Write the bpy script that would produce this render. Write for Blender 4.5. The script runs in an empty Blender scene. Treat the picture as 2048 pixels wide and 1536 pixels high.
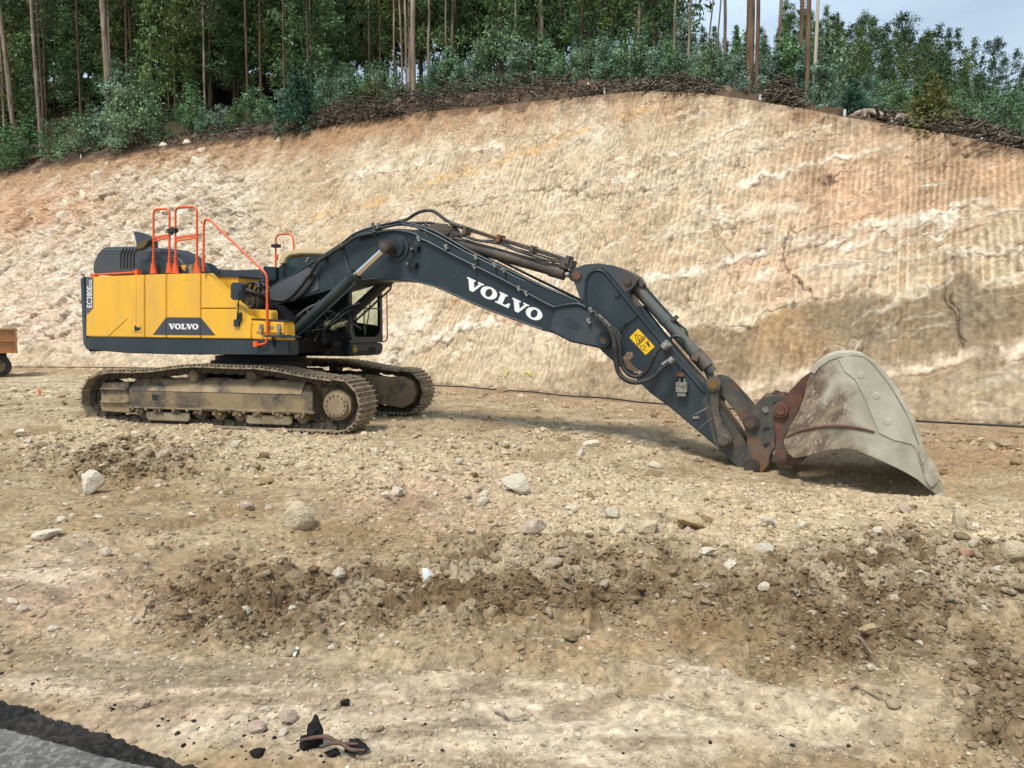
import bpy, math, random
import numpy as np
from mathutils import Vector, Matrix

# ------------------------------------------------------------------ camera
scene = bpy.context.scene
COL = scene.collection
F = 1479.0; EYE = 1.6
TP = math.atan(108.0 / F); CP, SP = math.cos(TP), math.sin(TP)
cam_d = bpy.data.cameras.new('camera'); cam = bpy.data.objects.new('camera', cam_d); COL.objects.link(cam)
cam.location = (0, 0, EYE); cam.rotation_euler = (math.pi / 2 - TP, 0, 0)
cam_d.sensor_width = 36; cam_d.lens = 36 * F / 2048; cam_d.clip_end = 3000; cam_d.clip_start = 0.05
scene.camera = cam
scene.render.resolution_x = 1024; scene.render.resolution_y = 768

# ------------------------------------------------------------------ sky and sun
SUN_EL, SUN_AZ = 60.0, 212.0      # azimuth clockwise from +Y (the view direction)
w = bpy.data.worlds.new('World'); scene.world = w; w.use_nodes = True
nt = w.node_tree; bg = nt.nodes['Background']
sky = nt.nodes.new('ShaderNodeTexSky'); sky.sky_type = 'NISHITA'; sky.sun_disc = False
sky.sun_elevation = math.radians(SUN_EL); sky.sun_rotation = math.radians(SUN_AZ)
sky.air_density = 1.0; sky.dust_density = 2.2; sky.ozone_density = 1.5
tc = nt.nodes.new('ShaderNodeTexCoord'); mp = nt.nodes.new('ShaderNodeMapping'); mp.inputs['Scale'].default_value = (1.2, 1.2, 4.0)
cn = nt.nodes.new('ShaderNodeTexNoise'); cn.inputs['Scale'].default_value = 1.6; cn.inputs['Detail'].default_value = 7
cr = nt.nodes.new('ShaderNodeValToRGB'); cr.color_ramp.elements[0].position = .38; cr.color_ramp.elements[1].position = .62
cr.color_ramp.elements[0].color = (.55, .55, .55, 1); cr.color_ramp.elements[1].color = (.95, .95, .95, 1)
mx = nt.nodes.new('ShaderNodeMix'); mx.data_type = 'RGBA'
L_ = nt.links.new
L_(tc.outputs['Generated'], mp.inputs['Vector']); L_(mp.outputs[0], cn.inputs['Vector']); L_(cn.outputs['Fac'], cr.inputs[0])
L_(cr.outputs[0], mx.inputs['Factor']); L_(sky.outputs[0], mx.inputs[6]); mx.inputs[7].default_value = (8.1, 10.1, 12.0, 1)
L_(mx.outputs[2], bg.inputs['Color']); bg.inputs['Strength'].default_value = 0.075
sun_d = bpy.data.lights.new('sun', 'SUN'); sun_d.energy = 3.1; sun_d.angle = math.radians(15); sun_d.color = (1, .95, .87)
sun = bpy.data.objects.new('sun', sun_d); COL.objects.link(sun)
az = math.radians(SUN_AZ); el = math.radians(SUN_EL)
sdir = Vector((math.sin(az) * math.cos(el), math.cos(az) * math.cos(el), math.sin(el)))
sun.rotation_euler = sdir.to_track_quat('Z', 'Y').to_euler()
sun.location = sdir * 50
scene.view_settings.view_transform = 'Standard'; scene.view_settings.look = 'None'
scene.view_settings.exposure = 0.35; scene.view_settings.gamma = 1

# ------------------------------------------------------------------ projection helpers (surveying the photographed place)
def ray(x, y):
    yy = (768 - y) / F
    return (x - 1024) / F, CP + SP * yy, -SP + CP * yy
def ray_ar(x, y):
    dx, dy, dz = ray(x, y); return dx / dy, dz / dy
def proj(X, Y, Z):
    dz = Z - EYE
    depth = Y * CP - dz * SP; up = Y * SP + dz * CP
    depth = np.maximum(depth, .05)
    return 1024 + F * X / depth, 768 - F * up / depth
def on_ground(x, y, z=0.0):
    a, r = ray_ar(x, y); Y = (z - EYE) / r
    return a * Y, Y

CX, CY = -4.5, 13.3               # centre of the excavator
PHI = math.radians(23.0); THE = math.radians(14.5)
def local(x, y, v, ang):
    dx, dy, dz = ray(x, y)
    u = (math.cos(ang), -math.sin(ang)); n = (math.sin(ang), math.cos(ang))
    t = (v + CX * n[0] + CY * n[1]) / (dx * n[0] + dy * n[1])
    X, Y, Z = dx * t, dy * t, EYE + dz * t
    return ((X - CX) * u[0] + (Y - CY) * u[1], Z)
def U(x, y, v): s, z = local(x, y, v, PHI); return (s, v, z)
def T(x, y, v): s, z = local(x, y, v, THE); return (s, v, z)
def UP(pts, v): return [local(x, y, v, PHI) for x, y in pts]
def TPF(pts, v): return [local(x, y, v, THE) for x, y in pts]

# ------------------------------------------------------------------ numpy noise
def _h(ix, iy, seed):
    h = (ix.astype(np.int64) * 374761393 + iy.astype(np.int64) * 668265263 + seed * 1274126177) & 0xffffffff
    h = ((h ^ (h >> 13)) * 1274126177) & 0xffffffff
    h = (h ^ (h >> 16)) & 0xffffffff
    h = (h * 2246822519) & 0xffffffff
    return ((h ^ (h >> 15)) & 0xffffff) / float(0x1000000)
def pn(x, y, seed=0):
    xi = np.floor(x); yi = np.floor(y); fx = x - xi; fy = y - yi
    xi = xi.astype(np.int64); yi = yi.astype(np.int64)
    ux = fx * fx * fx * (fx * (fx * 6 - 15) + 10); uy = fy * fy * fy * (fy * (fy * 6 - 15) + 10)
    def g(i, j):
        a = _h(xi + i, yi + j, seed) * 2 * np.pi
        return np.cos(a) * (fx - i) + np.sin(a) * (fy - j)
    return ((g(0, 0) * (1 - ux) + g(1, 0) * ux) * (1 - uy) + (g(0, 1) * (1 - ux) + g(1, 1) * ux) * uy) * 1.5
def fbm(x, y, o=4, seed=0, gain=.5, lac=2.03):
    r = 0; a = 1; n = 0
    for k in range(o):
        r = r + a * pn(x, y, seed + k * 17); n += a; a *= gain; x = x * lac + 3.1; y = y * lac + 1.7
    return r / n
def ridged(x, y, o=4, seed=0):
    r = 0; a = 1; n = 0
    for k in range(o):
        r = r + a * (1 - np.abs(pn(x, y, seed + k * 13)) * 2); n += a; a *= .5; x = x * 2.07; y = y * 2.07
    return r / n
def cells(x, y, seed=0, jit=.9):
    """F1, F2 and the id of the nearest cell"""
    xi = np.floor(x).astype(np.int64); yi = np.floor(y).astype(np.int64)
    f1 = np.full(x.shape, 9.0); f2 = np.full(x.shape, 9.0); cid = np.zeros(x.shape)
    for i in (-1, 0, 1):
        for j in (-1, 0, 1):
            cx = xi + i; cy = yi + j
            px = cx + .5 + (_h(cx, cy, seed) - .5) * jit; py = cy + .5 + (_h(cx, cy, seed + 5) - .5) * jit
            d = np.sqrt((x - px) ** 2 + (y - py) ** 2)
            new = d < f1
            f2 = np.where(new, f1, np.minimum(f2, d)); cid = np.where(new, _h(cx, cy, seed + 9), cid); f1 = np.where(new, d, f1)
    return f1, f2, cid
def sstep(a, b, x):
    t = np.clip((x - a) / (b - a), 0, 1); return t * t * (3 - 2 * t)
def polydist(x, y, pts):
    d = np.full(x.shape, 1e9)
    for (x0, y0), (x1, y1) in zip(pts[:-1], pts[1:]):
        dx, dy = x1 - x0, y1 - y0
        t = np.clip(((x - x0) * dx + (y - y0) * dy) / (dx * dx + dy * dy), 0, 1)
        d = np.minimum(d, np.hypot(x - x0 - t * dx, y - y0 - t * dy))
    return d

# ------------------------------------------------------------------ object helpers
def tag(o, label=None, cat=None, group=None, kind=None):
    if label: o['label'] = label
    if cat: o['category'] = cat
    if group: o['group'] = group
    if kind: o['kind'] = kind
    return o
def empty(name, loc=(0, 0, 0), rz=0):
    o = bpy.data.objects.new(name, None); COL.objects.link(o); o.location = loc; o.rotation_euler = (0, 0, rz)
    o.empty_display_size = .3
    return o
def np_mesh(name, V, Fq, mat=None, color=None, smooth=True, parent=None, link=True, extra=None):
    """V (n,3), Fq (m,3 or 4)"""
    me = bpy.data.meshes.new(name)
    k = Fq.shape[1]
    me.vertices.add(len(V)); me.vertices.foreach_set('co', np.ascontiguousarray(V, dtype=np.float32).ravel())
    me.loops.add(Fq.size); me.loops.foreach_set('vertex_index', np.ascontiguousarray(Fq, dtype=np.int32).ravel())
    me.polygons.add(len(Fq)); me.polygons.foreach_set('loop_start', np.arange(0, Fq.size, k, dtype=np.int32))
    me.polygons.foreach_set('loop_total', np.full(len(Fq), k, dtype=np.int32))
    me.polygons.foreach_set('use_smooth', np.full(len(Fq), smooth, dtype=bool))
    me.update(calc_edges=True)
    if color is not None:
        at = me.color_attributes.new('Col', 'FLOAT_COLOR', 'POINT')
        c = np.ones((len(V), 4), dtype=np.float32); c[:, :3] = color
        at.data.foreach_set('color', c.ravel())
    if extra is not None:
        at = me.attributes.new('wet', 'FLOAT', 'POINT'); at.data.foreach_set('value', np.ascontiguousarray(extra, dtype=np.float32))
    if mat: me.materials.append(mat)
    if not link: return me
    o = bpy.data.objects.new(name, me); COL.objects.link(o)
    if parent: o.parent = parent
    return o
def grid_faces(nr, nc):
    i = np.arange(nr - 1)[:, None] * nc + np.arange(nc - 1)[None, :]
    return np.stack([i, i + 1, i + nc + 1, i + nc], -1).reshape(-1, 4)

class MB:
    def __init__(s): s.v = []; s.f = []; s.sm = []
    def add(s, vs, fs, smooth=False):
        b = len(s.v); s.v += [tuple(p) for p in vs]
        for f in fs: s.f.append([b + i for i in f]); s.sm.append(smooth)
        return s
    def box(s, c, d, rot=None):
        vs = [Vector((x * d[0] / 2, y * d[1] / 2, z * d[2] / 2)) for x in (-1, 1) for y in (-1, 1) for z in (-1, 1)]
        if rot is not None: vs = [rot @ p for p in vs]
        c = Vector(c)
        return s.add([p + c for p in vs], [(0, 1, 3, 2), (4, 6, 7, 5), (0, 4, 5, 1), (2, 3, 7, 6), (0, 2, 6, 4), (1, 5, 7, 3)])
    def prism(s, pts, v0, v1, taper=None):
        """profile pts [(s,z)] extruded across v0..v1"""
        n = len(pts)
        vs = [(p[0], v0, p[1]) for p in pts] + [(p[0], v1, p[1]) for p in pts]
        fs = [list(range(n)), list(range(2 * n - 1, n - 1, -1))]
        fs += [(i, i + n, (i + 1) % n + n, (i + 1) % n) for i in range(n)]
        return s.add(vs, fs)
    def cyl(s, p0, p1, r, r1=None, n=24, caps=True):
        p0 = Vector(p0); p1 = Vector(p1); r1 = r if r1 is None else r1
        d = (p1 - p0).normalized(); a = d.orthogonal().normalized(); b = d.cross(a)
        vs = []
        for p, rr in ((p0, r), (p1, r1)):
            vs += [p + (a * math.cos(2 * math.pi * k / n) + b * math.sin(2 * math.pi * k / n)) * rr for k in range(n)]
        s.add(vs, [(k, (k + 1) % n, (k + 1) % n + n, k + n) for k in range(n)], True)
        if caps:
            s.add(vs[:n], [list(range(n - 1, -1, -1))]); s.add(vs[n:], [list(range(n))])
        return s
    def tube(s, path, r, n=8, sub=0):
        P = [Vector(p) for p in path]
        if sub: P = smooth_path(P, sub)
        m = len(P); rr = r if hasattr(r, '__len__') else [r] * m
        if len(rr) != m: rr = np.interp(np.linspace(0, 1, m), np.linspace(0, 1, len(rr)), rr)
        t0 = (P[1] - P[0]).normalized(); a = t0.orthogonal().normalized(); vs = []
        for i, p in enumerate(P):
            t = (P[min(i + 1, m - 1)] - P[max(i - 1, 0)])
            t = t.normalized() if t.length > 1e-9 else t0
            a = (a - t * a.dot(t)); a = a.normalized() if a.length > 1e-6 else t.orthogonal().normalized()
            b = t.cross(a)
            vs += [p + (a * math.cos(2 * math.pi * k / n) + b * math.sin(2 * math.pi * k / n)) * rr[i] for k in range(n)]
        fs = [(i * n + k, i * n + (k + 1) % n, (i + 1) * n + (k + 1) % n, (i + 1) * n + k) for i in range(m - 1) for k in range(n)]
        s.add(vs, fs, True)
        s.add(vs[:n], [list(range(n - 1, -1, -1))]); s.add(vs[-n:], [list(range(n))])
        return s
    def build(s, name, mat, parent=None, bevel=0, seg=2, link=True):
        me = bpy.data.meshes.new(name); me.from_pydata(s.v, [], s.f); me.update()
        me.polygons.foreach_set('use_smooth', s.sm)
        if bevel:
            import bmesh
            bm = bmesh.new(); bm.from_mesh(me)
            bmesh.ops.recalc_face_normals(bm, faces=bm.faces)
            es = [e for e in bm.edges if len(e.link_faces) == 2 and e.calc_face_angle(0) > .5]
            try:
                r = bmesh.ops.bevel(bm, geom=es, offset=bevel, segments=seg, affect='EDGES', clamp_overlap=True)
                for f in r['faces']: f.smooth = False
            except Exception as ex: print('bevel', name, ex)
            bm.to_mesh(me); bm.free()
        me.materials.append(mat)
        if not link: return me
        o = bpy.data.objects.new(name, me); COL.objects.link(o)
        if parent: o.parent = parent
        return o
def smooth_path(P, k=4):
    out = []
    n = len(P)
    for i in range(n - 1):
        p0, p1, p2, p3 = P[max(i - 1, 0)], P[i], P[i + 1], P[min(i + 2, n - 1)]
        for j in range(k):
            t = j / k
            out.append(0.5 * ((2 * p1) + (p2 - p0) * t + (2 * p0 - 5 * p1 + 4 * p2 - p3) * t * t + (3 * p1 - p0 - 3 * p2 + p3) * t ** 3))
    out.append(P[-1]); return out
def fillet(P, r, k=4):
    """round the corners of a 3D polyline"""
    P = [Vector(p) for p in P]; out = [P[0]]
    for i in range(1, len(P) - 1):
        a = P[i - 1] - P[i]; b = P[i + 1] - P[i]
        ra = min(r, a.length * .45); rb = min(r, b.length * .45)
        A = P[i] + a.normalized() * ra; B = P[i] + b.normalized() * rb
        for j in range(k + 1):
            t = j / k; out.append((1 - t) ** 2 * A + 2 * t * (1 - t) * P[i] + t * t * B)
    out.append(P[-1]); return out
def copy_tree(o, parent=None):
    c = o.copy(); COL.objects.link(c); c.parent = parent
    for ch in list(o.children): copy_tree(ch, c)
    return c

# ------------------------------------------------------------------ materials
def mat(name, col, rough=.6, metal=0, col2=None, scale=3, lo=.45, hi=.65, bump=0, bscale=40, detail=8, col3=None, s3=1, lo3=.6, hi3=.7,
        rough2=None, attr=False, spec=.5, stretch=None, attr_mix=.0, coat=0, trans=0, bdist=.01, fleck=None):
    m = bpy.data.materials.new(name); m.use_nodes = True; nt = m.node_tree; N = nt.nodes; K = nt.links.new
    b = N['Principled BSDF']; b.inputs['Roughness'].default_value = rough; b.inputs['Metallic'].default_value = metal
    b.inputs['Specular IOR Level'].default_value = spec; b.inputs['Coat Weight'].default_value = coat
    tc = N.new('ShaderNodeTexCoord'); vec = tc.outputs['Object']
    if stretch:
        mp = N.new('ShaderNodeMapping'); mp.inputs['Scale'].default_value = stretch; K(vec, mp.inputs[0]); vec = mp.outputs[0]
    def noise(sc, det=detail, ro=.6):
        n = N.new('ShaderNodeTexNoise'); n.inputs['Scale'].default_value = sc; n.inputs['Detail'].default_value = det
        n.inputs['Roughness'].default_value = ro; K(vec, n.inputs['Vector']); return n.outputs['Fac']
    def ramp(f, lo, hi):
        r = N.new('ShaderNodeMapRange'); r.inputs[1].default_value = lo; r.inputs[2].default_value = hi; K(f, r.inputs[0]); return r.outputs[0]
    def mix(f, A, B, mode='MIX'):
        x = N.new('ShaderNodeMix'); x.data_type = 'RGBA'; x.blend_type = mode
        for sock, val in ((x.inputs[0], f), (x.inputs[6], A), (x.inputs[7], B)):
            if hasattr(val, 'is_linked') or hasattr(val, 'links'): K(val, sock)
            elif isinstance(val, (int, float)): sock.default_value = val
            else: sock.default_value = (*val, 1)
        return x.outputs[2]
    c = tuple(col)
    if attr:
        at = N.new('ShaderNodeAttribute'); at.attribute_name = 'Col'; c = at.outputs['Color']
    if col2 is not None:
        f = ramp(noise(scale), lo, hi)
        if rough2 is not None:
            r = N.new('ShaderNodeMapRange'); r.inputs[3].default_value = rough; r.inputs[4].default_value = rough2; K(f, r.inputs[0]); K(r.outputs[0], b.inputs['Roughness'])
        c = mix(f, c, tuple(col2))
    if col3 is not None:
        c = mix(ramp(noise(s3), lo3, hi3), c, tuple(col3))
    if attr_mix:
        f = noise(bscale * .5, 6); g = N.new('ShaderNodeMapRange'); g.inputs[1].default_value = .3; g.inputs[2].default_value = .7
        g.inputs[3].default_value = 1 - attr_mix; g.inputs[4].default_value = 1 + attr_mix * .6; K(f, g.inputs[0])
        cc = N.new('ShaderNodeCombineColor'); [K(g.outputs[0], cc.inputs[i]) for i in range(3)]
        c = mix(1.0, c, cc.outputs[0], 'MULTIPLY')
    if hasattr(c, 'links'): K(c, b.inputs['Base Color'])
    else: b.inputs['Base Color'].default_value = (*c, 1)
    if bump:
        bn = N.new('ShaderNodeBump'); bn.inputs['Strength'].default_value = bump; bn.inputs['Distance'].default_value = bdist
        K(noise(bscale, 6), bn.inputs['Height']); K(bn.outputs[0], b.inputs['Normal'])
    if trans:
        b.inputs['Transmission Weight'].default_value = trans
    return m
DUST = (.30, .235, .155)
M = {}
M['yellow'] = mat('yellow_paint', (.82, .44, .022), .36, 0, (.66, .37, .06), 1.5, .42, .72, coat=.2, col3=(.50, .36, .16), s3=5, lo3=.58, hi3=.95, stretch=(1.6, 1.6, .7), rough2=.6)
M['char'] = mat('charcoal_paint', (.021, .034, .043), .42, 0, (.055, .062, .062), 1.6, .5, .8, col3=(.12, .105, .08), s3=6, lo3=.68, hi3=.95, spec=.45)
M['boom'] = mat('boom_paint', (.019, .031, .038), .40, 0, (.045, .056, .064), 1.1, .5, .75, col3=(.13, .115, .09), s3=9, lo3=.68, hi3=.95, spec=.45)
M['hood'] = mat('hood_paint', (.050, .058, .068), .5, 0, (.085, .088, .088), 1.5, .45, .8, spec=.4)
M['foot'] = mat('cast_grey', (.085, .095, .105), .5, 0, (.05, .055, .06), 2, .45, .7)
M['orange'] = mat('orange_paint', (.72, .105, .018), .42, 0, (.45, .09, .03), 6, .6, .85)
M['red'] = mat('red_tube', (.60, .04, .02), .45)
M['black'] = mat('black_rubber', (.014, .014, .015), .6, 0, (.05, .045, .038), 5, .5, .8)
M['hose'] = mat('dusty_hose', (.022, .022, .022), .55, 0, (.10, .085, .06), 7, .5, .8, bump=.6, bscale=70)
M['dark'] = mat('dark_metal', (.012, .013, .014), .6, 0, (.05, .045, .038), 3, .5, .8)
M['white'] = mat('white_letter', (.80, .80, .78), .5)
M['chrome'] = mat('chrome_rod', (.78, .74, .68), .16, 1.0)
M['steel'] = mat('grey_fitting', (.34, .33, .29), .5, .5, (.16, .14, .11), 20, .45, .65)
M['mud'] = mat('muddy_steel', (.27, .20, .12), .85, 0, (.085, .075, .065), 2.2, .48, .62, bump=.7, bscale=30, col3=(.36, .285, .19), s3=5, lo3=.5, hi3=.7, spec=.2)
M['mud_paint'] = mat('muddy_frame', (.085, .072, .06), .75, 0, (.28, .205, .115), 1.6, .42, .58, bump=.6, bscale=25, col3=(.40, .27, .13), s3=7, lo3=.62, hi3=.72, spec=.25)
M['shoe'] = mat('track_shoe_steel', (.22, .175, .12), .75, .1, (.37, .295, .195), 6, .42, .6, bump=.6, bscale=40, spec=.3)
M['link'] = mat('dark_muddy_steel', (.05, .040, .030), .75, .1, (.18, .13, .08), 6, .45, .65, bump=.5, bscale=40)
M['rust'] = mat('rusty_steel', (.10, .042, .030), .7, .1, (.17, .075, .045), 5, .42, .62, col3=(.09, .08, .07), s3=3, lo3=.5, hi3=.65, bump=.4, bscale=50)
M['coupler'] = mat('worn_coupler_steel', (.065, .063, .055), .65, .1, (.15, .115, .085), 5, .45, .65, col3=(.20, .075, .025), s3=2.4, lo3=.56, hi3=.68, bump=.5, bscale=40)
M['cyl'] = mat('dusty_cylinder', (.085, .10, .10), .5, 0, (.13, .115, .085), 3, .45, .65, col3=(.05, .045, .035), s3=8, lo3=.6, hi3=.8)
M['cylb'] = mat('brown_dusty_cylinder', (.075, .06, .047), .6, 0, (.12, .095, .07), 4, .45, .65)
M['pin'] = mat('pin_head', (.06, .05, .042), .55, .3, (.13, .085, .055), 9, .45, .65, bump=.4, bscale=60)
M['pinrust'] = mat('rusty_pin_head', (.16, .065, .04), .7, .1, (.09, .05, .035), 12, .45, .65, bump=.5, bscale=60)
M['decal'] = mat('yellow_sign', (.85, .50, .01), .4)
M['cream'] = mat('cream_roof', (.62, .47, .27), .5, 0, (.5, .38, .22), 2, .5, .8)
M['glass'] = mat('cab_glass', (.018, .035, .032), .08, 0, spec=.6)
M['bark'] = mat('pale_bark', (.27, .215, .155), .85, 0, (.125, .085, .06), 2.5, .42, .62, stretch=(3, 3, .35), col3=(.40, .33, .26), s3=1.4, lo3=.5, hi3=.62, spec=.1)
M['bark_d'] = mat('brown_bark', (.13, .088, .062), .9, 0, (.055, .038, .028), 3, .42, .62, stretch=(3, 3, .4), spec=.1)
M['bark_r'] = mat('red_bark', (.21, .13, .085), .9, 0, (.10, .065, .045), 3, .42, .62, stretch=(3, 3, .4), spec=.1)
M['void'] = mat('near_black_metal', (.005, .005, .006), .7, 0, (.016, .015, .014), 3, .5, .8, spec=.2)  # plain near-black for the swing frame, machinery bay and valve blocks
M['stick'] = mat('dead_wood', (.075, .058, .045), .9, 0, (.27, .235, .19), 8, .5, .65, spec=.1)
def leafmat(name):
    m = mat(name, (0, 0, 0), .55, attr=True, spec=.25)
    nt = m.node_tree; b = nt.nodes['Principled BSDF']; at = [n for n in nt.nodes if n.type == 'ATTRIBUTE'][0]
    tr = nt.nodes.new('ShaderNodeBsdfTranslucent'); ms = nt.nodes.new('ShaderNodeMixShader'); ms.inputs[0].default_value = .22
    nt.links.new(at.outputs['Color'], tr.inputs[0]); nt.links.new(b.outputs[0], ms.inputs[1]); nt.links.new(tr.outputs[0], ms.inputs[2])
    nt.links.new(ms.outputs[0], nt.nodes['Material Output'].inputs[0]); return m
M['leaf'] = leafmat('leaf')
# ================================================================== TERRAIN
rng = np.random.default_rng(7)
KX = [-900, -300, 0, 100, 400, 870, 1300, 1700, 2048, 2500, 3400]
KBY = [726, 730, 733, 735, 744, 768, 803, 830, 853, 880, 925]
ka = []; kyb = []
for x, y in zip(KX, KBY):
    a, r = ray_ar(x, y); ka.append(a); kyb.append((.12 - EYE) / r)
ka = np.array(ka); kyb = np.array(kyb)
def Yb(a): return np.interp(a, ka, kyb)                      # foot of the cutting
CRX = [-900, -300, 0, 150, 330, 480, 600, 700, 850, 1000, 1180, 1300, 1400, 1500, 1600, 1700, 1800, 1900, 2048, 2500, 3400]
CRY = [480, 410, 352, 322, 296, 280, 262, 248, 224, 210, 192, 181, 186, 200, 216, 236, 252, 268, 300, 390, 500]
CRD = [60, 50, 43, 40.5, 38, 36, 34, 32.5, 30, 27.5, 24.5, 22.5, 21.3, 20.3, 19.3, 18.3, 17.4, 16.5, 15, 13, 12]
cra = []; crr = []
for x, y in zip(CRX, CRY):
    a, r = ray_ar(x, y); cra.append(a); crr.append(r)
cra = np.array(cra)
def Yc(a): return np.interp(a, cra, CRD)
def Rc(a): return np.interp(a, cra, crr)
def hill_z(a, Y):
    yc = Yc(a); rc = Rc(a)
    d = Y - yc
    add = np.interp(a, [-.8, -.4, -.2, 0, .35, .7], [.115, .10, .045, .022, .035, .052])
    z = EYE + Y * (rc + add * (1 - np.exp(-np.maximum(d, 0) / 22)))
    X = a * Y
    return z + fbm(X * .12, Y * .12, 3, 40) * 1.2 * sstep(2, 14, d) + fbm(X * .8, Y * .8, 3, 41) * .18

BLOB = lambda px, py, cx, cy, rx, ry, k=0: np.exp(-(((px - cx) + k * (py - cy)) / rx) ** 2 - ((py - cy) / ry) ** 2)

def ground_h0(X, Y):
    """broad shape of the ground"""
    a = X / np.maximum(Y, .3)
    z = -.33 * np.exp(-((X - 4.4) / 3.4) ** 2 - ((Y - 9.0) / 2.3) ** 2)
    z = z + .10 * np.exp(-((X + 8.0) / 2.2) ** 2 - ((Y - 12.1) / .9) ** 2)
    z = z + fbm(X * .35, Y * .35, 3, 3) * .10 * sstep(2.2, 5, Y)
    db = Yb(a) - Y
    z = z * sstep(.3, 3.5, db)
    z = z + .07 * sstep(1.7, .9, db) + .05 * fbm(X * 1.1, Y * 1.1, 3, 5) * sstep(4, 2, db)
    # hollow scooped under the bucket
    c, s_ = math.cos(PHI), math.sin(PHI)
    us = (X - 4.55) * c - (Y - 8.75) * s_; vs = (X - 4.55) * s_ + (Y - 8.75) * c
    z = z - .16 * np.exp(-(us / .75) ** 2 - (vs / .55) ** 2)
    z = z + .07 * np.exp(-((us) / 1.3) ** 2 - ((vs + .95) / .28) ** 2)
    return z

def ground_masks(X, Y):
    px, py = proj(X, Y, np.zeros_like(X))
    wx = px + fbm(X * .9, Y * .9, 6, 21, .68) * 170; wy = py + fbm(X * .9, Y * .9, 6, 22, .68) * 105
    # clods: the torn dark band across the middle and the right hand side
    clod = sstep(.12, .70, (.80 + .5 * fbm(X * 3.5, Y * 3.5, 4, 24)) * np.maximum.reduce([
        BLOB(wx, wy, 1000, 1180, 560, 105), BLOB(wx, wy, 520, 1200, 300, 95), BLOB(wx, wy, 1650, 1230, 320, 130, -.6),
        BLOB(wx, wy, 2010, 1400, 170, 170), BLOB(wx, wy, 1750, 1180, 400, 90), .8 * BLOB(wx, wy, 250, 930, 260, 40)]))
    grav = sstep(.25, .7, np.maximum.reduce([
        BLOB(wx, wy, 1500, 1040, 620, 95), BLOB(wx, wy, 400, 900, 420, 55), BLOB(wx, wy, 1000, 950, 500, 70), BLOB(wx, wy, 1850, 1130, 350, 120)]))
    sand = sstep(.3, .7, np.maximum.reduce([
        BLOB(wx, wy, 1000, 1440, 900, 115), BLOB(wx, wy, 100, 1150, 170, 80), BLOB(wx, wy, 350, 1360, 420, 70), BLOB(wx, wy, 1400, 1420, 420, 70),
        BLOB(wx, wy, 60, 770, 130, 18)])) * (1 - clod)
    return px, py, wx, wy, clod, grav, sand

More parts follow.
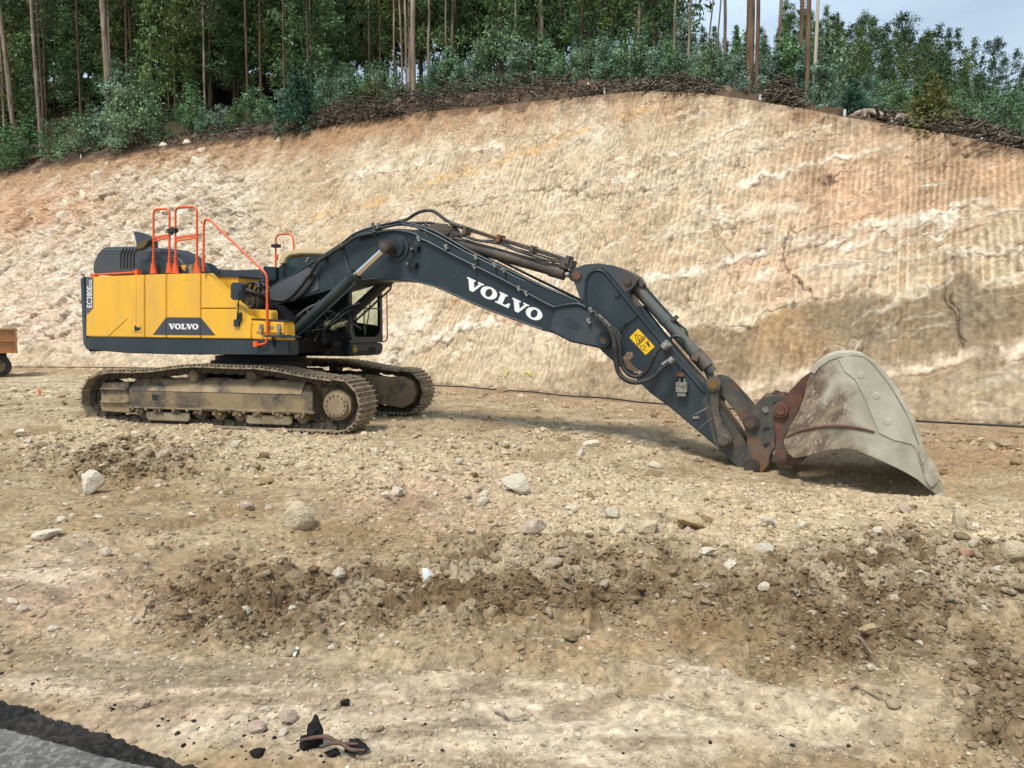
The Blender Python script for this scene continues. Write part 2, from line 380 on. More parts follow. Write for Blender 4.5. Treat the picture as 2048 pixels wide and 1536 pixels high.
PUDD = [(350, 1100, 60, 20, 1.0), (510, 1115, 32, 14, 0), (1215, 1258, 50, 13, 0), (1285, 1365, 55, 12, .3), (265, 1085, 36, 10, 0)]
def ground_h(X, Y, full=False):
    px, py, wx, wy, clod, grav, sand = ground_masks(X, Y)
    z = ground_h0(X, Y)
    far = sstep(40, 12, Y)
    rough = .35 + .65 * grav + 1.5 * clod - .28 * sand
    rough = np.clip(rough, .06, 2.0) * far
    # lumps at several sizes, faceted like broken earth
    wxn = X + fbm(X * 2, Y * 2, 2, 60) * .12; wyn = Y + fbm(X * 2, Y * 2, 2, 61) * .12
    f1, f2, cid = cells(wxn * 3.2, wyn * 3.2, 71); z = z + rough * .030 * (1 - np.clip(f1 * 1.25, 0, 1)) * (.4 + cid) 
    f1b, f2b, cidb = cells(wxn * 8.5, wyn * 8.5, 72); z = z + rough * .026 * (1 - np.clip(f1b * 1.3, 0, 1) ** 2) * (cidb > .3) * (.3 + cidb)
    f1c, f2c, cidc = cells(wxn * 21, wyn * 21, 73); z = z + rough * .013 * (1 - np.clip(f1c * 1.3, 0, 1) ** 2) * (cidc > .35) * (.3 + cidc)
    z = z + (clod + .25 * grav) * (.024 * (cid - .25) * sstep(.02, .30, f2 - f1) + .017 * cidb * sstep(.02, .3, f2b - f1b)) * far
    z = z + sand * .012 * ridged(X * 1.2 + fbm(X, Y, 2, 78), Y * 3.2, 3, 79) + rough * .030 * fbm(X * 4, Y * 4, 3, 74) + rough * .009 * fbm(X * 30, Y * 30, 3, 75)
    z = z + clod * .055 * (ridged(X * 1.9, Y * 1.9, 5, 76) - .66) - clod * .012 + .012 * fbm(X * 1.7, Y * 5, 3, 77)
    # wheel ruts curving across the mud in the foreground
    for (x0, y0), (x1, y1), (x2, y2), wd, dp in RUTS:
        pts = [((1 - t) ** 2 * x0 + 2 * t * (1 - t) * x1 + t * t * x2, (1 - t) ** 2 * y0 + 2 * t * (1 - t) * y1 + t * t * y2) for t in np.linspace(0, 1, 9)]
        d = polydist(X, Y, pts) + fbm(X * 3, Y * 3, 2, 79) * .05
        z = z + .16 * dp * np.exp(-(d / wd) ** 4) * np.sign(np.sin((X * .93 + Y * .35 + d * .8) * 2 * np.pi / .085)) * sstep(-.2, .2, fbm(X * .7, Y * .7, 2, 80))
        z = z - dp * np.exp(-(d / wd) ** 2) + dp * .75 * np.exp(-((d - wd * 1.9) / (wd * .7)) ** 2)
    # pushed ridges beside the stones
    q = BLOB(px, py, 850, 1005, 150, 40); z = z + q * .035 * np.sin((px + (py - 1000) * .9) / 13.)
    q = BLOB(px, py, 720, 1400, 260, 45); z = z + q * .012 * np.sin((py * 1.0 + px * .22) / 6.)
    q = BLOB(px, py, 200, 1110, 200, 50); z = z + q * .012 * np.sin((py * 1.0 + px * .15) / 7.)
    pud = np.zeros_like(X)
    for cx, cy, rx, ry, k in PUDD:
        p = np.exp(-(((px - cx) / rx) ** 2 + (((py - cy) + k * .35 * (px - cx)) / ry) ** 2) * 1.0 + fbm(X * 5, Y * 5, 3, 90) * .6)
        pud = np.maximum(pud, p)
    if full == 2: pass
    qd = ((X - PaX[0]) * NrX[0] + (Y - PaX[1]) * NrX[1]); rdm = sstep(-.30, -.12, qd) * (Y < 8); z = z * (1 - rdm) + (-.012) * rdm
    pm = sstep(.45, .62, pud)
    z = z - .02 * sstep(.2, .5, pud); z = z * (1 - pm) + (ground_h0(X, Y) - .035) * pm
    if full: return z, px, py, wx, wy, clod, grav, sand, pm, (cid, cidb, cidc, f1b)
    return z
PaX = on_ground(0, 1464); PbX = on_ground(300, 1542)
_d = math.hypot(PbX[0] - PaX[0], PbX[1] - PaX[1]); NrX = ((PbX[1] - PaX[1]) / _d, -(PbX[0] - PaX[0]) / _d)
if NrX[1] > 0: NrX = (-NrX[0], -NrX[1])
RUTS = []
for p in ([(1050, 1300), (1450, 1310), (2100, 1530), .08, .020], [(760, 1330), (1200, 1300), (1900, 1560), .09, .035],
          [(60, 1210), (330, 1130), (640, 1060), .10, .035], [(-100, 1140), (250, 1080), (560, 1010), .09, .03],
          [(1100, 1210), (1350, 1260), (1420, 1330), .08, .03], [(1500, 1360), (1800, 1400), (2200, 1600), .09, .022],
          [(900, 905), (1250, 880), (1500, 850), .13, .05], [(880, 850), (1150, 840), (1400, 845), .12, .05], [(560, 935), (900, 930), (1300, 925), .1, .03]):
    RUTS.append((on_ground(*p[0]), on_ground(*p[1]), on_ground(*p[2]), p[3], p[4]))

def lerp3(c, col, m): return c * (1 - m[..., None]) + np.array(col) * m[..., None]

# ---- the ground sheet
ca = np.concatenate([np.linspace(-5, -.86, 40, endpoint=False), np.linspace(-.86, .86, 1250), np.linspace(.86, 5, 41)[1:]])
pyr = np.concatenate([np.linspace(1640, 760, 830), np.linspace(759, 722, 60)])
Yr = np.array([(0 - EYE) / ray_ar(1024, y)[1] for y in pyr])
Yr = np.concatenate([[-6, -2, -.5, .4, 1.0, 1.5, 1.9, 2.15], Yr[Yr > 2.25]])
A, YY = np.meshgrid(ca, Yr)
X = A * np.where(YY < 1.5, 1.5 + 0 * YY, YY); Y = YY
z, px, py, wx, wy, clod, grav, sand, pm, (cid, cidb, cidc, f1b) = ground_h(X, Y, True)
over = Y - Yb(A); z = np.where(over > .6, z - (over - .6) * .3, z)
n1 = fbm(X * 1.3, Y * 1.3, 4, 101); n2 = fbm(X * 6, Y * 6, 4, 102); n3 = fbm(X * 25, Y * 25, 3, 103); n4 = fbm(X * .5, Y * .5, 3, 104)
C = np.zeros(X.shape + (3,)) + np.array((.33, .252, .160))
C = lerp3(C, (.255, .175, .10), sstep(-.1, .35, n1 + .3 * n2) * .8)
C = lerp3(C, (.42, .33, .225), sstep(.0, .45, -n1 + .5 * n4) * .7)
C = lerp3(C, (.47, .375, .25), grav * .7)
C = lerp3(C, (.44, .35, .255), sand * .9)
C = lerp3(C, (.42, .285, .20), np.clip(BLOB(wx, wy, 120, 1180, 260, 90) + BLOB(wx, wy, 850, 1000, 170, 60) + .7 * BLOB(wx, wy, 300, 1420, 260, 60), 0, 1) * .7)
C = lerp3(C, (.13, .085, .045), clod * np.clip(.85 + n2 * 1.2 + (cidb - .5) * .6, 0, .97))
C = lerp3(C, (.24, .155, .075), np.clip(BLOB(wx, wy, 1250, 1290, 260, 55) + BLOB(wx, wy, 300, 1000, 300, 60) + BLOB(wx, wy, 750, 1080, 260, 40), 0, 1) * .5)
C = lerp3(C, (.48, .37, .235), BLOB(wx, wy, 1650, 1000, 380, 50) * .7)
C = lerp3(C, (.43, .345, .24), clod * (cid > .62) * sstep(-.1, .3, n4 + n2 * .5) * .65)
C = lerp3(C, (.20, .14, .085), sstep(.02, .3, fbm(X * 1.1 + 7, Y * 1.8, 6, 109, .6)) * sstep(900, 1050, py) * (1 - clod) * (1 - .5 * sand) * .5)
C = lerp3(C, (.55, .455, .345), sand * sstep(.05, .3, fbm(X * .8 + 3, Y * 1.6, 4, 110)) * .5)
C = lerp3(C, (.22, .165, .105), sand * sstep(.0, .25, fbm(X * .9, Y * 2.5, 5, 108)) * .75)
C = lerp3(C, (.50, .41, .29), BLOB(wx, wy, 80, 770, 170, 17) * .9)
C = lerp3(C, (.50, .42, .30), BLOB(wx, wy, 1560, 1440, 300, 40) * .5)
C = lerp3(C, (.23, .165, .11), sstep(.05, .3, fbm(X * 1.5, Y * 6, 5, 107)) * sand * .75)
C = lerp3(C, (.255, .165, .085), BLOB(px, py, 2050, 900, 260, 26) * .9)
C = lerp3(C, (.30, .20, .12), sstep(2.6, 1.2, Yb(A) - Y) * .6)
grain = rng.normal(size=X.shape); lum = 1.04 + .34 * n2 + .30 * n3 + (cidc - .5) * .32 + (cidb - .5) * .22 + .07 * grain + .4 * (grain > 2.8) - .25 * (grain < -2.7)
C = C * np.clip(lum, .45, 1.6)[..., None]
C = C * np.array((1.01, 1.0, .96)); C = lerp3(C, (.35, .26, .155), pm)
C[..., 0] = np.clip(C[..., 0], .02, .8)
ca_ground = ca.copy(); GC = C.copy()
mg = mat('ground_soil', (0, 0, 0), .92, attr=True, spec=.22, attr_mix=.35, bump=.55, bscale=55, bdist=.012)
_n = mg.node_tree; wa = _n.nodes.new('ShaderNodeAttribute'); wa.attribute_name = 'wet'
mr = _n.nodes.new('ShaderNodeMapRange'); mr.inputs[3].default_value = .92; mr.inputs[4].default_value = .12
_n.links.new(wa.outputs['Fac'], mr.inputs[0]); _n.links.new(mr.outputs[0], _n.nodes['Principled BSDF'].inputs['Roughness'])
mr2 = _n.nodes.new('ShaderNodeMapRange'); mr2.inputs[3].default_value = .55; mr2.inputs[4].default_value = .0
_n.links.new(wa.outputs['Fac'], mr2.inputs[0]); _n.links.new(mr2.outputs[0], [n for n in _n.nodes if n.type == 'BUMP'][0].inputs['Strength'])
g = np_mesh('ground', np.stack([X, Y, z], -1).reshape(-1, 3), grid_faces(*X.shape), mg, C.reshape(-1, 3), extra=pm.reshape(-1))
tag(g, kind='structure')
# the land further round, lower than the site so that it never shows through
lv = np.array([(-400, -400, -1.5), (400, -400, -1.5), (400, 600, -1.5), (-400, 600, -1.5)])
tag(np_mesh('terrain', lv, np.array([[0, 1, 2, 3]]), mat('far_soil', (.3, .23, .15), .95), None, False), kind='structure')

# ---- the cutting
ca = np.concatenate([np.linspace(-1.25, -.84, 30, endpoint=False), np.linspace(-.84, .84, 1180), np.linspace(.84, 1.5, 31)[1:]])
tt = np.linspace(-.06, 1.0, 350)
A, TT = np.meshgrid(ca, tt)
yb, yc = Yb(A), Yc(A); zc = EYE + yc * Rc(A)
tc_ = np.clip(TT, 0, 1)
Z = .15 + (zc - .15) * tc_ + np.minimum(TT, 0) * 6
bow = np.sin(tc_ * np.pi)
Yw = yb + .25 + (yc - yb - .25) * tc_ ** 1.04 + bow * .35 + np.minimum(TT, 0) * 1.0
Xw = A * Yw
px, py = proj(Xw, Yw, Z)
sd = Xw * .80 - Yw * .58                      # distance along the face
up = Z                                        # height
lean = sd + .10 * up
wv = fbm(sd * .35, up * .35, 4, 200)
wxp = px + fbm(sd * .7, up * .7, 4, 201) * 60; wyp = py + fbm(sd * .7, up * .7, 4, 202) * 40
rocky = sstep(.25, .65, np.clip(BLOB(wxp, wyp, 330, 400, 190, 110, .45) + BLOB(wxp, wyp, 90, 560, 150, 160) + .9 * BLOB(wxp, wyp, 420, 560, 160, 110) + .22 * BLOB(wxp, wyp, 1190, 240, 90, 35), 0, 1))
leftm = sstep(720, 420, wxp)
wetb = np.interp(px, [1000, 1150, 1250, 1400, 1506, 1535, 1629, 1722, 1806, 1849, 1887, 1929, 1963, 1993, 2048, 2300], [800, 735, 700, 655, 652, 622, 599, 589, 599, 589, 559, 546, 572, 576, 563, 560])
wet = sstep(-7, 9, py - wetb + fbm(sd * 2, up * 2, 3, 205) * 18)
# groove marks of the digging bucket run down the slope
ph = lean * (2 * np.pi / .16) + fbm(sd * .8, up * .35, 4, 206) * 7.0
ph2 = lean * (2 * np.pi / .117) + fbm(sd * .9, up * .3, 4, 256) * 8.0; bm_ = sstep(-.12, .12, fbm(sd * .35, up * .5, 3, 257))
gv = np.sin(ph) * bm_ + np.sin(ph2) * (1 - bm_); gv = np.sign(gv) * np.abs(gv) ** .7
gamp = .62 * (.004 + .030 * sstep(-.25, .35, fbm(sd * .45, up * .25, 3, 207))) * (1 - .85 * rocky) * (1 - .5 * leftm * sstep(560, 700, py)) * (1 - .45 * wet)
pass_ph = np.floor(lean / 1.25 + fbm(sd * .2, up * .2, 2, 209) * .6); pofs = _h(pass_ph.astype(np.int64), np.zeros(pass_ph.shape, np.int64), 3)
grv = BLOB(wxp, wyp, 820, 320, 520, 130) + .7 * BLOB(wxp, wyp, 1900, 420, 220, 200); gamp = gamp * (1 + 1.1 * np.clip(grv, 0, 1)); D = gamp * gv + (pofs - .5) * .03
# tooth chatter: small scallops
f1, f2, cidk = cells(lean / .16, up / .30 + pofs * 3, 211, .8)
chat = (cidk > .45) * np.clip(1 - f1 * 2.0, 0, 1)
D = D - .050 * chat * (1 - rocky) * sstep(-.25, .2, fbm(sd * .9, up * .9, 3, 219))
D = D + leftm * fbm(sd * 2.6, up * 2.6, 4, 218) * .14 + fbm(sd * 1.2, up * 1.2, 5, 212) * .14 + fbm(sd * 7, up * 5, 4, 213) * .022 + fbm(sd * 20, up * 20, 2, 214) * .006
f1, f2, cr1 = cells(sd * 1.5 + wv, up * 1.9 + wv * 2, 215); D = D + rocky * .24 * (cr1 - .5) + rocky * .10 * (1 - f1)
f1, f2, cr2 = cells(sd * 4.2 + wv, up * 5 + wv * 2, 216); D = D + rocky * .085 * (cr2 - .5) + leftm * .035 * (cr2 - .5); e2 = f2 - f1
f1, f2, cr3 = cells(sd * 10 + wv * 3, up * 12, 217); D = D + (rocky * .035 + .010 + leftm * .012) * (cr3 - .5)
VEINS = [  # points, half width in photo pixels, colour, strength, relief
 ([(1300, 318), (1373, 299), (1440, 270), (1497, 245)], 3.5, 'w', .8, .02), ([(1300, 380), (1395, 336), (1475, 303), (1570, 278), (1640, 256)], 7, 'm', .9, .05),
 ([(1483, 372), (1577, 343), (1610, 330), (1709, 309), (1793, 288)], 6, 'w', .9, .03), ([(1300, 560), (1400, 542), (1485, 508), (1569, 483), (1671, 478), (1751, 447), (1857, 436)], 9, 'w', .75, .02),
 ([(1599, 542), (1734, 521), (1806, 491), (1870, 466), (1950, 436), (2048, 421)], 4, 'm', .8, .03), ([(1578, 449), (1582, 474), (1567, 495), (1569, 529), (1590, 555), (1620, 584), (1631, 599)], 2.6, 'k', .9, -.06), ([(1510, 490), (1512, 515), (1502, 530)], 2, 'k', .6, -.03), ([(1590, 555), (1585, 580), (1588, 610)], 1.8, 'k', .5, -.02), ([(1582, 455), (1600, 458), (1618, 452)], 2.4, 'k', .6, -.03), ([(1410, 420), (1440, 490), (1460, 560), (1480, 620)], 2, 'k', .45, -.02),
 ([(1400, 652), (1506, 652), (1535, 622), (1629, 599), (1722, 589)], 2.2, 'k', .6, -.04), ([(1440, 792), (1569, 762), (1620, 749), (1798, 747), (1891, 720), (1950, 707), (2100, 696)], 13, 'p', .85, .05),
 ([(560, 452), (781, 396), (890, 355), (1010, 321), (1106, 287), (1147, 267), (1215, 239), (1297, 219)], 4, 'o', .8, .02), ([(839, 417), (942, 407), (1044, 383), (1133, 376), (1188, 396), (1297, 379)], 3.5, 'k', .55, -.04),
 ([(1048, 362), (1092, 345), (1150, 345)], 2, 'k', .5, -.03), ([(700, 760), (866, 693), (915, 668), (964, 646)], 3.0, 'k', .7, -.10), ([(720, 745), (866, 680), (930, 652), (1000, 640)], 7, 'w', .8, .03),
 ([(400, 395), (472, 428), (523, 445), (567, 462), (610, 480)], 2.2, 'k', .6, -.04), ([(780, 590), (900, 600), (1010, 640), (1120, 660), (1200, 690)], 3, 'r', .6, -.02),
 ([(1200, 345), (1250, 335), (1330, 330), (1400, 300)], 2, 'k', .4, -.02), ([(1130, 405), (1200, 470), (1230, 500)], 1.6, 'k', .45, -.02), ([(1400, 335), (1412, 380), (1440, 480), (1470, 520)], 1.8, 'k', .5, -.03),
 ([(1885, 560), (1905, 625), (1925, 690)], 2, 'k', .6, -.06), ([(1910, 590), (1918, 660), (1930, 680)], 1.6, 'k', .7, -.05), ([(1730, 520), (1742, 580), (1735, 600)], 1.8, 'k', .5, -.03),
 ([(1690, 500), (1780, 460), (1860, 440)], 7, 'w', .5, .0), ([(1700, 560), (1800, 520), (1900, 500), (2048, 500)], 6, 'w', .35, .0), ([(700, 350), (800, 330), (900, 300), (1000, 290)], 8, 'w', .45, .0),
 ([(1330, 470), (1480, 430), (1600, 410)], 12, 'w', .35, .0), ([(870, 560), (1000, 520), (1150, 500), (1250, 480)], 2, 'k', .35, -.02), ([(620, 700), (760, 660), (850, 650)], 14, 'w', .4, 0),
 ([(1230, 640), (1300, 600), (1430, 560)], 2, 'r', .4, -.02), ([(1700, 685), (1760, 655), (1800, 640)], 3, 'k', .4, -.03), ([(1250, 250), (1290, 300), (1270, 360)], 1.6, 'r', .4, -.01)]
C = np.zeros(Xw.shape + (3,)) + np.array((.50, .395, .265))
m1 = fbm(sd * .4, up * .4, 4, 220); m2 = fbm(sd * 1.8, up * 1.8, 4, 221); m3 = fbm(sd * 9, up * 9, 3, 222); m4 = fbm(lean * 4.0, up * .5, 5, 223, .65)
C = lerp3(C, (.58, .475, .345), sstep(-.05, .35, m1) * .7)
C = lerp3(C, (.40, .285, .165), sstep(.0, .4, -m1 + .3 * m2) * .55)
C = lerp3(C, (.545, .445, .325), leftm * .85)
C = lerp3(C, (.40, .28, .17), leftm * sstep(.05, .35, fbm(sd * .55, up * .55, 4, 226)) * .7)
C = lerp3(C, (.62, .56, .47), np.clip(rocky * (.35 + 1.1 * m2), 0, .85))
C = lerp3(C, (.47, .35, .21), rocky * sstep(.1, .4, fbm(sd * 1.1, up * 1.1, 4, 224)) * .5)
C = lerp3(C, (.43, .235, .125), np.clip(BLOB(wxp, wyp, 50, 425, 190, 65, .9), 0, 1) * .85)
C = lerp3(C, (.56, .38, .27), .7 * np.clip(BLOB(wxp, wyp, 90, 640, 110, 60) + .6 * BLOB(wxp, wyp, 30, 560, 70, 50), 0, 1) * .7)
C = lerp3(C, (.53, .30, .175), 1.15 * np.clip(BLOB(wxp, wyp, 1720, 390, 190, 100) + BLOB(wxp, wyp, 2010, 330, 90, 60) + .6 * BLOB(wxp, wyp, 1560, 580, 110, 50) + .5 * BLOB(wxp, wyp, 1480, 520, 90, 40), 0, 1) * .65)
for cx, wd, y1, st in ((1630, 36, 480, .6), (1850, 34, 500, .65), (1905, 26, 700, .5), (1760, 22, 420, .3), (1960, 40, 430, .3), (760, 26, 480, .35), (640, 60, 420, .45), (560, 30, 520, .3), (900, 25, 350, .3), (1260, 14, 330, .3), (450, 40, 500, .2)):
    dx = px - cx - (py - 350) * (.05 if cx > 1200 else -.22)
    C = lerp3(C, (.27, .17, .095), np.clip(np.exp(-(dx / wd) ** 2) * sstep(y1 + 60, y1 - 60, py) * (.85 + m4 * 1.2), 0, 1) * min(1, st * 1.35))
C = lerp3(C, (.34, .23, .13), np.clip(.55 * sstep(-.02, .3, m4) * (1 - leftm), 0, 1))
C = lerp3(C, (.24, .155, .09), np.clip(sstep(-.45, -.95, gv) * np.clip(grv + .25, 0, 1) * sstep(-.15, .3, fbm(sd * 1.3, up * .8, 4, 258)) * .62 * (1 - rocky), 0, 1))  # groove bottoms darkened: their shade is painted into the colour
C = lerp3(C, (.64, .57, .46), np.clip(BLOB(wxp, wyp, 1190, 245, 80, 40), 0, 1) * .6)
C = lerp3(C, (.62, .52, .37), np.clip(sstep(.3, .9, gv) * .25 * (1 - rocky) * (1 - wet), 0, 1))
C = lerp3(C, (.225, .16, .095), wet * np.clip(.95 + .5 * m2, 0, 1))
C = lerp3(C, (.20, .155, .105), wet * np.clip(BLOB(wxp, wyp, 1690, 630, 60, 45) * .7 + BLOB(wxp, wyp, 1915, 620, 35, 90) * .8, 0, .8))
C = lerp3(C, (.37, .235, .105), wet * BLOB(wxp, wyp, 1560, 670, 80, 50) * .6)
VC = {'w': (.68, .60, .48), 'm': (.47, .39, .29), 'k': (.07, .045, .03), 'p': (.58, .45, .335), 'o': (.50, .32, .14), 'r': (.30, .17, .10)}
vx = px + fbm(sd * 2.5, up * 2.5, 4, 230) * 20; vy = py + fbm(sd * 2.5, up * 2.5, 4, 231) * 20
for pts, hw, cc, st, rel in VEINS:
    x0, x1 = min(p[0] for p in pts) - 60, max(p[0] for p in pts) + 60; y0, y1 = min(p[1] for p in pts) - 60, max(p[1] for p in pts) + 60
    idx = np.nonzero((px > x0) & (px < x1) & (py > y0) & (py < y1))
    d = polydist(vx[idx], vy[idx], pts); hw = max(1.8, hw * (.85 if cc in 'kr' else 1.15)); k = np.exp(-(d / hw) ** 2) * np.clip(.75 + m2[idx] * 1.3, 0, 1)
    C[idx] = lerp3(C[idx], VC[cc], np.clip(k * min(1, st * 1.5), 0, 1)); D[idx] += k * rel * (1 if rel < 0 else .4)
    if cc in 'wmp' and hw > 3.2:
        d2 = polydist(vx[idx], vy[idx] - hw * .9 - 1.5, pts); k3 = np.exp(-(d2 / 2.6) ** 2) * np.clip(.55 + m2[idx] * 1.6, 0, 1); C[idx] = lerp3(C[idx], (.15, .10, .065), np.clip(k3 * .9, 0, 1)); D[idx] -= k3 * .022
    if cc == 'm': k2 = np.exp(-((vy[idx] - 0) * 0 + d - hw * 1.2) ** 2 / 3.) * st * .6; C[idx] = lerp3(C[idx], VC['w'], np.clip(k2, 0, 1))
# fine veining that rises to the right, in pale and dark threads, and scattered pits
ra_, rb_ = sd * .94 + up * .34, -sd * .34 + up * .94
for sc_, wd_, cc_, st_, sx_ in ((.55, .035, (.70, .62, .50), .75, 1), (1.3, .03, (.66, .57, .44), .55, 2), (.55, .020, (.10, .065, .045), .85, 3), (1.1, .022, (.14, .09, .06), .7, 4), (.9, .022, (.36, .20, .09), .5, 5)):
    nz_ = fbm(ra_ * sc_ * .42 + fbm(sd * 1.5, up * 1.5, 3, 260 + sx_) * .5, rb_ * sc_ * 1.7 + fbm(sd * 1.2, up * 1.2, 3, 270 + sx_) * .45, 2, 280 + sx_)
    kk_ = np.exp(-(nz_ / wd_) ** 2) * sstep(-.05, .25, fbm(sd * .8, up * .8, 3, 290 + sx_)) * (1 - .55 * wet)
    C = lerp3(C, cc_, np.clip(kk_ * st_, 0, 1)); D += kk_ * (.03 if cc_[0] > .5 else -.035)
C = lerp3(C, (.16, .105, .06), np.clip(chat * sstep(.0, .25, m3 + .15) * .55 * (1 - .5 * rocky), 0, 1))  # shadow of the tooth scallops, painted as dark marks in the colour
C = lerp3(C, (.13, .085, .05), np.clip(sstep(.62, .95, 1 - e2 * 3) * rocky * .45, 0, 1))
# top soil at the rim
dc = (zc - Z)
C = lerp3(C, (.30, .175, .09), sstep(2.0, .3, dc + fbm(lean * 1.3, up * .6, 4, 240) * 1.3) * np.interp(A, [-.8, -.1, .1, .3, .8], [.85, .85, .5, .25, .35]))
C = lerp3(C, (.12, .07, .042), sstep(.45, .08, dc + fbm(sd * 2, up * 2, 3, 241) * .5) * np.interp(A, [-.8, .05, .2, .8], [.9, .8, .35, .6]))
C = lerp3(C, (.42, .32, .21), sstep(1.1, .2, up + fbm(sd * 1.5, up * 1.5, 3, 242) * .7) * .6)
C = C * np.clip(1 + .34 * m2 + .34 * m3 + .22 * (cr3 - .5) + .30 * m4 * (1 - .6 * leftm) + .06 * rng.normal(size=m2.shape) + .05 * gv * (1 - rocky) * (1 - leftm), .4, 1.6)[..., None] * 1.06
D = D * sstep(1.0, .97, TT) + 0
nx, ny, nz = -.52, -.72, .42
W = np.stack([Xw + nx * D, Yw + ny * D, Z + nz * D], -1)
mw = mat('cut_earth', (0, 0, 0), .93, attr=True, spec=.15, attr_mix=.25, bump=.5, bscale=22, bdist=.03)
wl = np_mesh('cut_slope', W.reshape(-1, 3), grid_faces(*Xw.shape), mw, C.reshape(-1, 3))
tag(wl, kind='structure')

# ---- the wooded hill behind the rim
ca2 = np.concatenate([np.linspace(-1.25, -.84, 8, endpoint=False), np.linspace(-.84, .84, 420), np.linspace(.84, 1.5, 9)[1:]])
dd = np.concatenate([np.linspace(0, 6, 60), np.linspace(6, 130, 90)[1:]])
A, DD = np.meshgrid(ca2, dd)
Yh = Yc(A) + DD; Xh = A * Yh; Zh = hill_z(A, Yh)
Zh = np.where(DD < .001, EYE + Yh * Rc(A), Zh)
lip = np.interp(A, [-.8, -.45, -.3, -.25, .10, .14, .28, .33, .8], [.12, .2, .3, .65, .45, .2, .2, .12, .12])
Zh = Zh + sstep(0, 1.2, DD) * lip * np.exp(-((DD - 1.5) / 1.1) ** 2) * (.8 + fbm(Xh * 1.2, Yh * 1.2, 3, 250)) + fbm(Xh * 5, Yh * 5, 4, 251) * .22 * sstep(0, .9, DD)
Zh = Zh - .35 * sstep(1, 7, DD) 
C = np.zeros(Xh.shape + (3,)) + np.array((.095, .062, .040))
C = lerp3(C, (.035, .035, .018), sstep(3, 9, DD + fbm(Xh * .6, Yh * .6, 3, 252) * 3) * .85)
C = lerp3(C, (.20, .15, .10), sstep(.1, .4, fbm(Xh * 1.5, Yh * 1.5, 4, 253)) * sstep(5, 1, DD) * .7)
C = C * np.clip(1 + .6 * fbm(Xh * 5, Yh * 5, 3, 254), .4, 1.7)[..., None]
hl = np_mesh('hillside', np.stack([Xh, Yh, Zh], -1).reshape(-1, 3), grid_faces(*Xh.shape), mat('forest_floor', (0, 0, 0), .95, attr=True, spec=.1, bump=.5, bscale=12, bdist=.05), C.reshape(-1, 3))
tag(hl, kind='structure')

# ---- the tarred road in the near left corner
Pa = Vector(on_ground(0, 1464)); Pb = Vector(on_ground(300, 1542)); dr = (Pb - Pa).normalized(); nr_ = Vector((dr.y, -dr.x))
if nr_.y > 0: nr_ = -nr_
Qa = Vector(on_ground(0, 1402)); Qb = Vector(on_ground(372, 1536))
ta_, tb_ = (Qa - Pa).dot(dr), (Qb - Pa).dot(dr); wa_, wb_ = (Qa - Pa).dot(nr_), (Qb - Pa).dot(nr_)
ETT = [-20, ta_ - 3, ta_, tb_, tb_ + 1.0, 20]; EWW = [wa_ - .05, wa_ - .05, wa_, wb_, wb_ * .8, wb_ * .6]
def road_sheet(name, w0, w1, nw, zoff, matl, jag, col, col2, lump):
    t = np.linspace(-5, 7, 1300); q = np.linspace(0, 1, nw)
    Q, TT_ = np.meshgrid(q, t, indexing='ij')
    e0 = w0 + jag * fbm(TT_ * 3, TT_ * 0, 5, 300 + int(w1 * 10)) ; e1 = w1 + (jag * .7 * fbm(TT_ * 2.2, TT_ * 0 + 9, 5, 310) if w1 < 1 else 0)
    if w1 < 1:
        e0 = np.minimum(-.03, np.interp(TT_, ETT, EWW)) * (1 + .45 * fbm(TT_ * 5, TT_ * 0, 6, 305, .7)) 
    W_ = e0 + (e1 - e0) * Q
    X = Pa.x + dr.x * TT_ + nr_.x * W_; Y = Pa.y + dr.y * TT_ + nr_.y * W_
    f1, f2, ci = cells(X * 55, Y * 55, 320); f1b, _, cib = cells(X * 22, Y * 22, 321)
    z = np.maximum(0, .02 * 0) + zoff + lump * ((1 - f1) * (.4 + ci) * .5 + (1 - f1b) * (cib > .6) * .9) + .004 * fbm(X * 2, Y * 2, 3, 322)
    z = z - .05 * (Q < 1e-6)
    C = np.zeros(X.shape + (3,)) + np.array(col); C = lerp3(C, col2, np.clip(sstep(.4, .9, ci) * .5 + sstep(-.1, .4, fbm(X * 3, Y * 3, 4, 323)) * .5, 0, 1))
    C = C * (.8 + .4 * ci)[..., None]
    return tag(np_mesh(name, np.stack([X, Y, z], -1).reshape(-1, 3), grid_faces(*X.shape), matl, C.reshape(-1, 3)), kind='structure')
road_sheet('road', 0.0, 3.2, 420, .016, mat('old_asphalt', (0, 0, 0), .95, attr=True, spec=.12, attr_mix=.3, bump=.4, bscale=160, bdist=.004), .02, (.115, .112, .105), (.225, .215, .195), .005)
road_sheet('road_edge', -.23, .03, 120, .006, mat('fresh_tar', (0, 0, 0), .9, attr=True, spec=.2, attr_mix=.3, bump=.5, bscale=120, bdist=.006), .10, (.013, .012, .011), (.038, .034, .030), .013)
